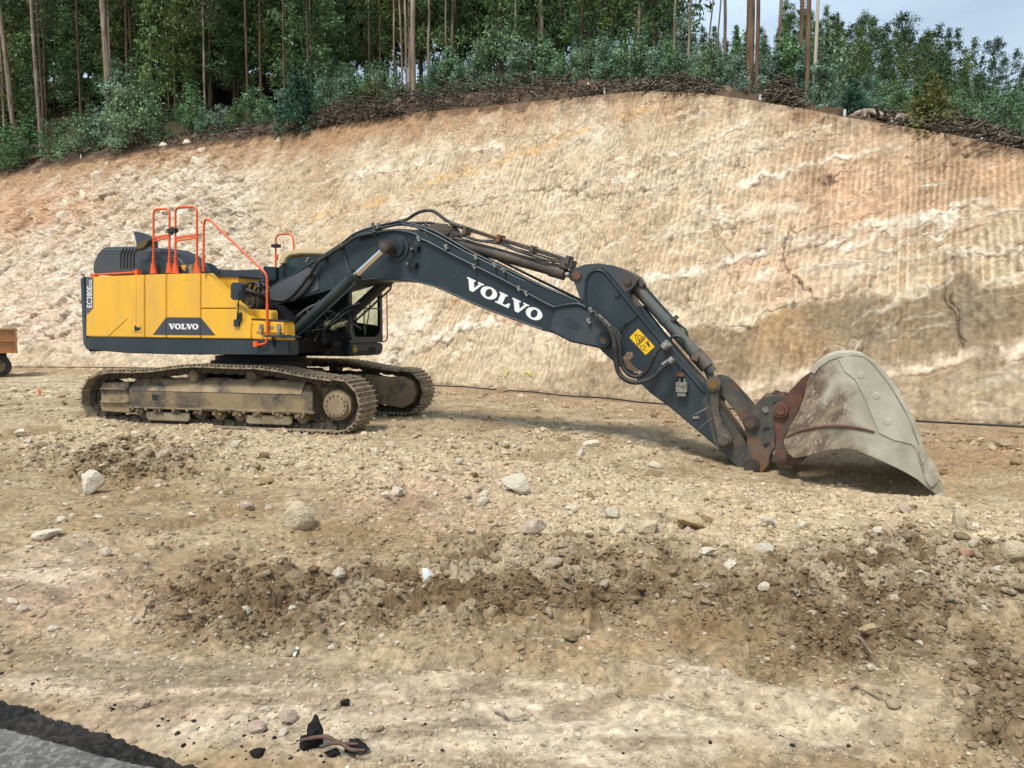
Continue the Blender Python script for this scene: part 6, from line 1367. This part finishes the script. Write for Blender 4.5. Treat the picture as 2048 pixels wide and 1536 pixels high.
# spray marks on the face
sp = MB()
for pts_ in ([(998, 752), (1006, 746), (1012, 752), (1018, 742)], [(1012, 740), (1018, 745)], [(1050, 746), (1058, 746), (1062, 751), (1068, 747)], [(1060, 742), (1063, 752)]):
    P = [wall_pt(x, y) + Vector((-.02, -.04, .01)) for x, y in pts_]; sp.tube(P, .012, 5)
tag(sp.build('spray_mark', mat('lime_spray', (.60, .62, .05), .7)), 'lime yellow spray paint marks low on the cutting behind the crawler tracks', 'paint mark')

# ---- brush: broken branches and roots along the rim
def sticks(name, spots, n, seed, label, smin=.35, smax=1.5):
    r = random.Random(seed); m = MB()
    for k in range(n):
        x0, x1, dmin, dmax, hh = spots[r.randrange(len(spots))]
        x = r.uniform(x0, x1); a, _ = ray_ar(x, 200); d = r.uniform(dmin, dmax); Y = Yc(a) + d
        zz = float(hill_z(np.array([a]), np.array([Y]))[0]); L = r.uniform(smin, smax) * (1 if Y > 20 else .8); th = r.uniform(0, math.pi); ti = r.gauss(0, .28)
        hgt = hh * max(0, 1 - ((x - (x0 + x1) / 2) / ((x1 - x0) / 2)) ** 2) * math.exp(-((d - 1.5) / 1.2) ** 2) * r.random() + .05
        c = Vector((a * Y, Y, zz + hgt)); dv = Vector((math.cos(th) * math.cos(ti), math.sin(th) * math.cos(ti), math.sin(ti))) * L / 2; rad = r.uniform(.008, .034) * (1 + (r.random() < .06) * 1.2)
        m.tube([c - dv, c + Vector((r.uniform(-.1, .1), r.uniform(-.1, .1), r.uniform(-.05, .12))), c + dv], [rad, rad * .8, rad * .4], 5)
    o = m.build(name, M['stick']); o.data.materials[0] = M['stick']; tag(o, label, 'brush pile', None, 'stuff'); return o
sticks('brush', [(600, 900, 0, 3.4, 1.3), (760, 1190, 0, 3.2, 1.3), (620, 800, 0, 2.5, 1.0)], 1500, 1, 'long heap of grey dead branches and roots along the rim of the cutting')
sticks('brush', [(1285, 1425, -.1, 2, .35), (1150, 1330, 0, 2.5, .3)], 620, 2, 'low heap of dead roots on the highest part of the rim', .3, .9)
sticks('brush', [(1530, 1600, .1, 2, .65)], 260, 3, 'dark clump of upturned roots on the rim below the thin pale trunks', .3, .8)
sticks('brush', [(-100, 620, -.1, 3, .5), (250, 640, .2, 3, .6), (1750, 2100, 0, 1.4, .3)], 800, 4, 'thin litter of sticks scattered along the lower ends of the rim', .3, 1.3)
def stump(x, y, r0, hh, lab, seed):
    a, rr = ray_ar(x, y); Y = Yc(a) + .5; p = Vector((a * Y, Y, EYE + rr * Y)); rg = random.Random(seed); m = MB()
    m.cyl(p - Vector((0, 0, .3)), p + Vector((0, 0, hh)), r0 * 1.15, r0 * .85, n=16); t_ = m.build('stump', M['bark'])
    tag(t_, lab, 'tree stump')
    m = MB()
    for k in range(9):
        an = k * .7 + rg.uniform(-.2, .2); m.tube([p + Vector((math.cos(an) * r0 * .6, math.sin(an) * r0 * .6, hh * .6)), p + Vector((math.cos(an) * r0 * 1.4, math.sin(an) * r0 * 1.4, hh * .25)), p + Vector((math.cos(an) * r0 * 2.3, math.sin(an) * r0 * 2.3, -.1))], [.09, .07, .03], 6, 2)
    m.build('root', M['bark'], t_)
stump(1730, 236, .22, .18, 'pale grey cut stump with spreading roots on the rim at the right', 1)
stump(1805, 243, .18, .14, 'brown root stump right of the pale stump', 2)
for i, (x, y, w_, lab) in enumerate([(320, 283, 22, 'flat pale rock lying on the rim left of the other rim rock'), (368, 275, 22, 'rounded pale rock lying on the rim below the blue green bushes'), (556, 284, 26, 'broken pale rock on the rim beside the dark single bush'), (530, 286, 14, 'small pale rock left of the broken rock on the rim')]):
    p = wall_pt(x, y + 6); s = p.y / F; o = bpy.data.objects.new('rim_rock', meshes[1]); COL.objects.link(o); o.scale = (w_ * s * .55, w_ * s * .4, w_ * s * .28); o.location = p + Vector((0, .3, .25)); tag(o, lab, 'rock')

# ================================================================== TIPPER TRUCK AT THE LEFT EDGE
YT = 25.2
def TK(x, y): a, r = ray_ar(x, y); return a * YT, EYE + r * YT
xr, zt_ = TK(33, 657); _, zb_ = TK(33, 706); zg = 0.02
tk = empty('tipper_truck', (xr, YT, 0), math.radians(35)); tag(tk, 'orange brown tipper truck at the foot of the cutting, cut off by the left edge', 'truck')
ox, oy = -xr, -YT
def tbuild(m, name, matl, par=tk, bev=.01): o = m.build(name, matl, par, bev); o.location = (ox, oy, 0) if par is tk else (0, 0, 0); return o
mo = mat('tipper_orange', (.42, .17, .05), .7, 0, (.30, .17, .08), 2, .45, .65)
bw = 2.3; L = 4.4
m = MB(); m.box((xr - L / 2, YT, (zb_ + zt_) / 2), (L, .05, zt_ - zb_)); m.box((xr - L / 2, YT + bw, (zb_ + zt_) / 2), (L, .05, zt_ - zb_)); m.box((xr - .025, YT + bw / 2, (zb_ + zt_) / 2), (.05, bw - .05, zt_ - zb_)); m.box((xr - L + .03, YT + bw / 2, (zb_ + zt_) / 2 + .1), (.05, bw - .05, zt_ - zb_ + .2)); m.box((xr - L / 2, YT + bw / 2, zb_ + .03), (L - .1, bw - .06, .05)); bed = tbuild(m, 'tipper_body', mo)
m = MB()
for z_ in (zb_ + .03, (zb_ + zt_) / 2, zt_ - .03): m.box((xr - L / 2, YT - .05, z_), (L + .02, .06, .06))
for k in range(5): m.box((xr - .04 - k * (L - .1) / 4, YT - .055, (zb_ + zt_) / 2), (.07, .065, zt_ - zb_ + .02))
m.build('rib', mo, bed, .006)
m = MB(); m.box((xr - 2.4, YT + bw / 2, zb_ - .14), (4.2, .8, .2)); m.box((xr - .5, YT + bw / 2, zb_ - .3), (.12, 2.1, .14)); m.box((xr - 1.2, YT + .12, zb_ - .16), (.9, .2, .16)); tbuild(m, 'chassis', M['link'])
for k, dx in enumerate((-.55, -1.75, -4.6)):
    for yy_ in (YT + .16, YT + bw - .40):
        m = MB(); c = Vector((xr + dx, yy_, .37)); m.cyl(c, c + Vector((0, .26, 0)), .37, n=28); wh = tbuild(m, 'wheel', M['black'], tk, .03)
        m = MB(); m.cyl(c + Vector((0, -.01, 0)), c + Vector((0, .02, 0)), .19, n=20); m.cyl(c + Vector((0, -.04, 0)), c, .08, n=14); m.build('rim', M['mud_paint'], wh)
m = MB(); m.box((xr - L - .9, YT + bw / 2, 1.3), (1.6, bw - .1, 1.7)); cbt = tbuild(m, 'truck_cab', mo, tk, .08); m = MB(); m.box((xr - L - .9, YT + .04, 1.75), (.9, .04, .6)); m.build('window', M['glass'], cbt)
m = MB(); m.box((xr - .01, YT + .3, zb_ - .22), (.03, .22, .10)); m.v and None

# ================================================================== VEGETATION
def leaves(pts, size, elong, seed, droop=0.0):
    r = np.random.default_rng(seed); n = len(pts)
    a = r.normal(size=(n, 3)); a[:, 2] -= droop; a /= np.linalg.norm(a, axis=1)[:, None]
    b = np.cross(a, r.normal(size=(n, 3))); b /= np.linalg.norm(b, axis=1)[:, None]
    s = size * r.uniform(.6, 1.35, n)[:, None]
    V = np.stack([pts - a * s, pts + b * s * elong, pts + a * s, pts - b * s * elong], 1)
    return V
def foliage_mesh(name, V, col, link=False):
    n = len(V); c = np.repeat(col, 4, 0)
    return np_mesh(name, V.reshape(-1, 3), np.arange(n * 4).reshape(-1, 4), M['leaf'], c, False, None, link)
def clump_crown(centres, radii, per, size, elong, seed, base, var=.3, light=(.0, .0, .0), squash=.75, droop=.3):
    r = np.random.default_rng(seed); P = []; Cc = []
    for k, (c, rad) in enumerate(zip(centres, radii)):
        n = max(4, int(per * r.uniform(.6, 1.4))); q = r.normal(size=(n, 3)) * rad * .5; q[:, 2] *= squash; P.append(c + q)
        tone = np.array(base) * (1 + var * r.normal()) + np.array(light) * max(0, r.normal()); Cc.append(np.clip(tone[None] * r.uniform(.65, 1.4, (n, 1)), .004, .5))
    return leaves(np.concatenate(P), size, elong, seed + 1, droop), np.concatenate(Cc)
def trunk_mesh(name, H, r0, r1, seed, matl, limbs=(), bend=.3):
    rg = random.Random(seed); m = MB(); path = [Vector((0, 0, -.6))]
    bx, by = rg.uniform(-1, 1) * bend, rg.uniform(-1, 1) * bend
    for k in range(1, 9): t = k / 8; path.append(Vector((bx * t * t + rg.uniform(-.04, .04), by * t * t, H * t)))
    m.tube(path, [r0, r0 * .92, r0 * .82, r0 * .7, r0 * .6, (r0 + r1) / 2.2, r1 * 1.3, r1 * 1.1, r1], 9, 2)
    for h, ln, an, up in limbs:
        t = h / H; b0 = Vector((bx * t * t, by * t * t, h)); d = Vector((math.cos(an), math.sin(an), up)); m.tube([b0, b0 + d * ln * .5, b0 + d * ln + Vector((0, 0, ln * .2))], [max(.02, r0 * (1 - t) * .45), r0 * .18 * (1 - t) + .015, .012], 6, 2)
    return m.build(name, matl, None, link=False)
DG = (.085, .150, .060); MG = (.125, .195, .072); BG = (.150, .240, .155); YG = (.075, .085, .022)
def young_tree(seed, H=14, R=1.5, c=DG, h0=.16, n=66, per=50):
    r = np.random.default_rng(seed); cs = []; rd = []; limbs = []
    for k in range(n):
        t = h0 + (1 - h0) * r.random() ** .85; rad = R * (1 - ((t - .42) / .62) ** 2) * r.uniform(.25, 1.0) * (1 if t < .9 else .6); an = r.uniform(0, 6.28)
        cs.append((rad * math.cos(an), rad * math.sin(an), H * t)); rd.append(r.uniform(.45, 1.0) * R * .5)
        if k % 4 == 0: limbs.append((H * t * .96, max(.3, rad), an, .5))
    V, C_ = clump_crown(np.array(cs), rd, per, .13, .40, seed, c, .30, (.02, .032, .008), .9, .6)
    return foliage_mesh('crown', V, C_), trunk_mesh('trunk', H * .97, .13, .02, seed, M['bark_d'] if seed % 3 else M['bark'], limbs, .25)
def tall_tree(seed, H=24, R=1.9, c=MG, h0=.45, r0=.2, n=55, matl='bark', per=48):
    r = np.random.default_rng(seed); cs = []; rd = []; limbs = []
    for k in range(n):
        t = h0 + (1 - h0) * r.random(); rad = R * (.35 + .65 * math.sin(math.pi * min(1, (t - h0) / (1 - h0) + .12))) * r.uniform(.3, 1); an = r.uniform(0, 6.28)
        cs.append((rad * math.cos(an), rad * math.sin(an), H * t + r.uniform(-.3, .3))); rd.append(r.uniform(.5, 1.1))
        if k % 3 == 0: limbs.append((H * t * .94, max(.4, rad), an, .7))
    V, C_ = clump_crown(np.array(cs), rd, per, .13, .38, seed, c, .28, (.02, .03, .008), .8, .8)
    return foliage_mesh('crown', V, C_), trunk_mesh('trunk', H * .96, r0, .03, seed, M[matl], limbs, .5)
def gum_tree(seed, H=15, R=3.2, n=22):
    r = np.random.default_rng(seed); cs = []; rd = []; limbs = []
    for k in range(n):
        t = r.uniform(.38, 1.0); rad = R * (1.05 - abs(t - .6) * 1.3) * r.uniform(.2, 1); an = r.uniform(0, 6.28); c0 = (rad * math.cos(an), rad * math.sin(an), H * t); limbs.append((H * t * .8, rad, an, .6))
        for q in range(4): cs.append((c0[0] + r.normal() * .5, c0[1] + r.normal() * .5, c0[2] + r.normal() * .35)); rd.append(r.uniform(.6, 1.0))
    V, C_ = clump_crown(np.array(cs), rd, 44, .17, .45, seed, (.045, .078, .044), .3, (.015, .022, .010), .7, .2)
    return foliage_mesh('crown', V, C_), trunk_mesh('trunk', H * .93, .2, .04, seed, M['bark_d'], limbs, .8)
def bush(seed, H=2.6, R=1.2, c=BG, n=42, per=46, cone=.6, leaf=.075):
    r = np.random.default_rng(seed); cs = []; rd = []; limbs = []
    for k in range(n):
        t = r.random() ** .8; rad = R * (1 - cone * t) * math.sqrt(r.random()) ; an = r.uniform(0, 6.28)
        cs.append((rad * math.cos(an), rad * math.sin(an), H * (.06 + .94 * t) * r.uniform(.75, 1.05))); rd.append(r.uniform(.28, .55) * R * .6)
    for q in range(5):   # leading shoots
        an = r.uniform(0, 6.28); rr_ = R * .45 * r.random()
        for t in np.linspace(.7, 1.12, 5): cs.append((rr_ * math.cos(an), rr_ * math.sin(an), H * t)); rd.append(.16 * R * (1.3 - t))
    V, C_ = clump_crown(np.array(cs), rd, per, leaf, .45, seed, c, .25, (.03, .045, .032), .9, -.2)
    m = MB(); rg = random.Random(seed)
    for q in range(5): an = rg.uniform(0, 6.28); m.tube([(0, 0, -.3), (math.cos(an) * R * .2, math.sin(an) * R * .2, H * .4), (math.cos(an) * R * .35, math.sin(an) * R * .35, H * .95)], [.035, .025, .008], 6, 2)
    return foliage_mesh('foliage', V, C_), m.build('stem', M['bark_d'], None, link=False)
def plant(name, meshes2, loc, sc, rz, label, cat, group=None, crown='crown', trunk='trunk', szz=1):
    o = empty(name, loc, rz); o.scale = (sc, sc, sc * szz); tag(o, label, cat, group)
    for nm, me in ((crown, meshes2[0]), (trunk, meshes2[1])):
        if me is None: continue
        c = bpy.data.objects.new(nm, me); COL.objects.link(c); c.parent = o
    return o
def hz(x, d):
    a, _ = ray_ar(x, 200); Y = Yc(a) + d; return Vector((a * Y, Y, float(hill_z(np.array([a]), np.array([Y]))[0]) - .3))
YNG = [young_tree(10 + k, 14 + k % 3, 1.4 + .15 * (k % 4), [DG, MG, (.100, .175, .072), (.150, .185, .055)][k % 4], .14 + .04 * (k % 3)) for k in range(7)]
TAL = [tall_tree(40 + k, 24, 1.8, [MG, (.070, .088, .034), DG][k % 3], .16 + .12 * (k % 3), .085, 60, matl='bark' if k % 2 else 'bark_d') for k in range(5)]
THN = [tall_tree(50 + k, 22, 1.5, [MG, (.070, .088, .034), DG][k % 3], .5 + .1 * (k % 3), .065, 16, matl='bark' if k % 2 else 'bark_d') for k in range(4)]
GUM = [gum_tree(60 + k) for k in range(3)]
BSH = [bush(80 + k, 2.6, [1.1, 1.4, .9][k % 3], [BG, (.135, .235, .105), (.185, .265, .20), (.115, .215, .080), (.16, .24, .12)][k % 5]) for k in range(7)]
DBS = [bush(95, 3.0, 1.2, (.030, .080, .048), 60, 60, .55)]
YBS = [bush(97, 2.2, 1.1, (.12, .125, .03), 50, 50, .5)]
R3 = random.Random(5)
# prominent trunks: (px x at foot, metres behind the rim, metres tall, trunk radius, crown start, lean, label)
PR = [(30, 3.2, 27, .15, .62, -.07, 'tall pale straight trunk nearest the left edge'), (78, 4.0, 26, .12, .55, -.02, 'pale trunk with a forked side limb right of the leftmost tall trunk', ), (222, 2.4, 28, .185, .75, -.035, 'thick pale trunk rising above the left bushes, widest of the left trunks'),
      (828, 1.8, 26, .115, .8, .0, 'pale smooth trunk standing alone in front of the middle of the wood'), (813, 4.5, 25, .06, .75, -.01, 'thin pale trunk just left of the smooth middle trunk'), (805, 6, 24, .05, .7, -.02, 'very thin pale trunk left of the middle pair'),
      (1497, 3.0, 24, .135, .62, .0, 'thickest reddish brown trunk on the right side of the rim'), (1512, 5, 24, .07, .6, -.01, 'orange brown trunk just right of the thickest trunk'), (1447, 6, 24, .06, .5, -.01, 'slim pale trunk between the thin poles and the thickest trunk'),
      (1553, 3.5, 22, .06, .7, .035, 'grey trunk leaning right beside the leafy hanging crown'), (1614, 2.2, 21, .07, .62, .0, 'straight brown trunk at the right end of the tall trunks'), (1597, 5, 23, .07, .4, .0, 'brown trunk wrapped in hanging leaves near the right end of the tall trunks'),
      (1374, 3.0, 22, .045, .7, .03, 'thin yellowish pole trunk left of the highest rim'), (1346, 5, 23, .045, .72, .01, 'thin pale pole trunk leftmost of the right hand poles'), (1406, 4.5, 20, .03, .7, .09, 'very thin pole leaning to the right behind the rim'), (1424, 5.5, 20, .03, .75, .06, 'second very thin leaning pole behind the rim')]
for i, (x, d, H, r0, h0, lean, lab) in enumerate(PR):
    tm = tall_tree(140 + i, H, 1.5 if x > 1300 else 1.9, MG if x < 1300 else (.030, .055, .022), h0, r0, 12 if x > 600 else 26, 'bark' if x not in (1497, 1512, 1614, 1597) else 'bark_r', 26)
    o = plant('eucalyptus_tree', tm, hz(x, d), 1, R3.uniform(0, 6), lab, 'tree'); o.rotation_euler = (0, lean, 0)
# bare snag
p = hz(1627, 1.2); m = MB(); m.tube([(0, 0, -.4), (.05, 0, 3.5), (.12, 0, 7.6)], [.055, .045, .03], 8); o = m.build('dead_pole', mat('bleached_wood', (.42, .38, .29), .8)); o.location = p; tag(o, 'bare bleached pole without branches at the right end of the tall trunks', 'dead tree')
# the dense stand
def stand(x0, x1, dists, per_row, kinds, seed, label, group, hs):
    r = random.Random(seed)
    for d0 in dists:
        for k in range(per_row):
            x = x0 + (x1 - x0) * (k + r.uniform(-.9, .9) + .5) / per_row; d = d0 * r.uniform(.75, 1.25)
            plant('eucalyptus_tree', r.choice(kinds), hz(x, d), r.uniform(*hs), r.uniform(0, 6.28), label, 'tree', group, szz=r.uniform(.9, 1.15))

stand(-180, 640, (10, 17, 26, 38), 19, TAL, 1, 'slender tall eucalyptus in the dark stand above the left bushes', 'tall slender trees in the left stand', (.8, 1.1))
stand(300, 1340, (16, 25, 36), 27, YNG, 2, 'young leafy eucalyptus in the dense wood behind the middle of the rim', 'young trees in the middle wood', (.62, .92))
stand(620, 1330, (16, 28), 8, THN, 4, 'tall thin eucalyptus standing among the young trees of the middle wood', 'tall thin trees in the middle wood', (.8, 1.0))
# skyline: placed by how high they stand against the sky
def sky_tree(x, ytop, d, kind, hh, lab, grp=None, wid=1.0):
    p = hz(x, d); Y = p.y; ztop = EYE + ray_ar(x, ytop)[1] * Y; s = (ztop - p.z) / hh
    o = plant('eucalyptus_tree' if kind is not GUM[0] else 'gum_tree', kind, p, s * wid, R3.uniform(0, 6), lab, 'tree', grp, szz=1 / wid); return o
for i, (x, y) in enumerate([(1300, 15), (1325, 25), (1345, 5), (1362, 40), (1385, 52), (1402, 60), (1420, 48), (1440, 66), (1458, 58), (1478, 62), (1495, 50), (1515, 62), (1535, 55), (1556, 44), (1575, 5), (1592, -10), (1610, 20), (1628, 40)]):
    for d, dy in ((38, 0), (30, 16), (23, 34)): sky_tree(x + R3.uniform(-12, 12), y + dy + R3.uniform(-8, 12), d + R3.uniform(-3, 3), R3.choice(YNG), 15, 'young eucalyptus behind the tall bare trunks on the right', 'young trees behind the right trunks', 1.25)
sky_tree(1725, 32, 52, GUM[0], 15, 'spreading gum tree with open crown, left of the two on the right skyline'); sky_tree(1805, 30, 50, GUM[1], 15, 'tallest spreading gum tree on the right skyline with clumped round foliage', None, 1.05)
sky_tree(1985, 78, 60, GUM[2], 15, 'small clumped gum tree standing above the right skyline', None, .8); sky_tree(1648, 14, 40, YNG[1], 15, 'pointed conical tree at the left end of the right skyline')
for i, (x, y) in enumerate([(1665, 60), (1690, 75), (1712, 90), (1750, 95), (1775, 105), (1835, 95), (1855, 90), (1878, 88), (1898, 80), (1920, 98), (1940, 95), (1962, 120), (1978, 128), (2002, 140), (2025, 128), (2050, 130), (2080, 140), (2110, 150), (2150, 150)]):
    for d in (42, 52, 30, 36, 47, 33, 45): sky_tree(x + R3.uniform(-16, 16), y + R3.uniform(14, 50) + {30: 46, 36: 24, 33: 36, 45: 12}.get(d, 0), d + R3.uniform(-4, 4), R3.choice([YNG[0], YNG[4], YNG[1]]), 15, 'dark young tree in the wood falling away on the right skyline', 'trees of the right skyline wood', 1.2)
# bushes
BL = [(5, 1.0, 1.15, 3), (45, 1.6, 1.35, 1), (20, .3, .8, 3), (-40, 1.5, 1.4, 3), (105, .9, 1.05, 0), (160, .8, 1.1, 1), (185, 1.6, 1.25, 2), (232, 1.2, 1.7, 0), (258, .9, 1.5, 2), (285, .9, 1.3, 0), (318, 1.2, 1.2, 2), (385, 2.2, 1.55, 2), (380, 4.2, 2.0, 0), (410, 1.7, 1.3, 0), (440, 2.0, 1.2, 2), (470, 2.4, 1.35, 1), (505, 2.8, 1.6, 2), (535, 2.6, 1.2, 0), (565, 3.4, 1.3, 1), (625, 3.8, 1.2, 0), (655, 3.8, 1.5, 2), (690, 3.8, 1.5, 0), (715, 4.0, 1.2, 1),
      (770, 3.8, 1.4, 0), (800, 4.0, 1.1, 1), (870, 3.6, 1.25, 4), (895, 4.4, 1.9, 3), (920, 3.6, 1.2, 0), (950, 4.0, 1.3, 2), (985, 4.4, 1.9, 2), (1000, 5.0, 2.2, 0), (1030, 3.6, 1.4, 1), (1065, 4.2, 1.5, 3), (1090, 4.8, 1.8, 3), (1120, 3.4, 1.2, 1), (1150, 3.2, 1.3, 0), (1180, 3.0, 1.2, 2), (1215, 2.6, 1.2, 1), (1250, 2.6, 1.1, 0), (1280, 3.0, 1.3, 3), (1310, 2.4, 1.1, 2), (1340, 2.2, 1.0, 1), (1365, 2.4, 1.1, 0), (1420, 2.2, 1.1, 2), (1450, 1.8, 1.0, 1), (1480, 1.8, .9, 3), (1540, 2.6, 1.1, 1), (1575, 3.0, 1.3, 0), (1600, 2.4, 1.0, 2), (1640, 1.2, .9, 0), (1650, 3.4, 1.5, 2)]
r = random.Random(9)
for k in range(95):
    x = r.uniform(1630, 2140); d = r.uniform(.8, 1.0) + r.random() * 24 * (.5 + .5 * (x > 1680)); BL.append((x, d, r.uniform(.65, 1.0) * (.75 + d * .018), r.randrange(5)))
for k in range(46):
    x = r.uniform(600, 1640); BL.append((x, r.uniform(4.5, 9), r.uniform(.9, 1.5), r.randrange(5)))
for i, (x, d, s, k) in enumerate(BL):
    p = hz(x, d); gl_ = 'left' if x < 600 else ('middle' if x < 1330 else ('centre right' if x < 1630 else 'right'))
    lb = {'left': 'blue green eucalyptus sapling bush on the rim in front of the left stand', 'middle': 'leafy green sapling bush behind the brush heap in the middle of the rim', 'centre right': 'sapling bush growing at the feet of the tall bare trunks', 'right': 'leafy sapling bush on the slope at the right below the skyline wood'}[gl_]
    plant('sapling_bush', BSH[(k + i * 2) % len(BSH)] if k < 3 or x > 300 else BSH[3], p + Vector((0, 0, .05)), s * (.85 if x < 300 else (.54 if x < 1640 else .56)), r.uniform(0, 6.28), lb, 'bush', 'sapling bushes, ' + gl_ + ' part of the rim', 'foliage', 'stem', r.uniform(.9, 1.2))
p = wall_pt(592, 272) + Vector((0, .3, -.2)); plant('sapling_bush', DBS[0], p, 1.0, 0, 'single dark green bush standing forward on the rim left of the brush heap', 'bush', None, 'foliage', 'stem')
plant('sapling_bush', YBS[0], hz(744, 2.2) + Vector((0, 0, .3)), .62, 0, 'small yellowish green bush on the rim behind the brush heap', 'bush', None, 'foliage', 'stem')
plant('sapling_bush', YBS[0], hz(1862, .5), .62, 2, 'rounded olive brown bush at the rim on the right', 'bush', None, 'foliage', 'stem')
plant('sapling_bush', DBS[0], hz(1770 - 60, .9), .4, 2, 'small dark bush right beside the pale stump', 'bush', None, 'foliage', 'stem')
# ---- far wood behind: one mass
def far_wood(seed, rows):
    r = np.random.default_rng(seed); Vs = []; Cs = []
    src = []
    for cr_, _t in YNG[:5]:
        v = np.empty(len(cr_.vertices) * 3, np.float32); cr_.vertices.foreach_get('co', v); c = np.empty(len(cr_.vertices) * 4, np.float32); cr_.color_attributes['Col'].data.foreach_get('color', c)
        src.append((v.reshape(-1, 3), c.reshape(-1, 4)[:, :3]))
    for x0, x1, d, n, s0, s1, tone in rows:
        for k in range(n):
            x = x0 + (x1 - x0) * (k + r.random()) / n; p = hz(x, d + r.uniform(-3, 3)); v, c = src[r.integers(0, 5)]; sc = r.uniform(s0, s1); an = r.uniform(0, 6.28); ca_, sa_ = math.cos(an), math.sin(an)
            q = v.reshape(-1, 4, 3); keep = r.random(len(q)) < .45; q = q[keep]; cc = c.reshape(-1, 4, 3)[keep].reshape(-1, 3)
            cen = q.mean(1, keepdims=True); q = (cen + (q - cen) * 1.45).reshape(-1, 3)
            q = np.stack([q[:, 0] * ca_ - q[:, 1] * sa_, q[:, 0] * sa_ + q[:, 1] * ca_, q[:, 2]], -1) * sc * np.array([1.15, 1.15, 1]) + np.array(p)
            Vs.append(q); Cs.append(cc * tone * r.uniform(.75, 1.25))
    V = np.concatenate(Vs); C_ = np.concatenate(Cs)
    return np_mesh('far_wood', V, np.arange(len(V)).reshape(-1, 4), M['leaf'], C_, False)
fw = far_wood(3, [(-200, 760, 60, 40, .9, 1.3, .6), (-200, 660, 12, 30, .5, .7, 1.0), (-200, 660, 19, 34, .7, .9, .9), (-200, 700, 27, 34, .9, 1.1, .8), (-200, 700, 22, 26, 1.2, 1.5, .8), (-200, 700, 32, 26, 1.5, 1.8, .7), (-200, 900, 46, 26, 2.0, 2.4, .6), (500, 1330, 26, 24, 1.1, 1.4, .9), (560, 1330, 36, 24, 1.35, 1.6, .8), (640, 1280, 50, 20, 1.7, 2.0, .7), (1640, 2160, 30, 26, .24, .34, .75), (1640, 1900, 40, 16, .26, .40, .7), (1660, 1860, 52, 12, .30, .48, .65)])
tag(fw, 'dark far mass of the eucalyptus wood behind the nearer trees', 'wood', None, 'stuff')
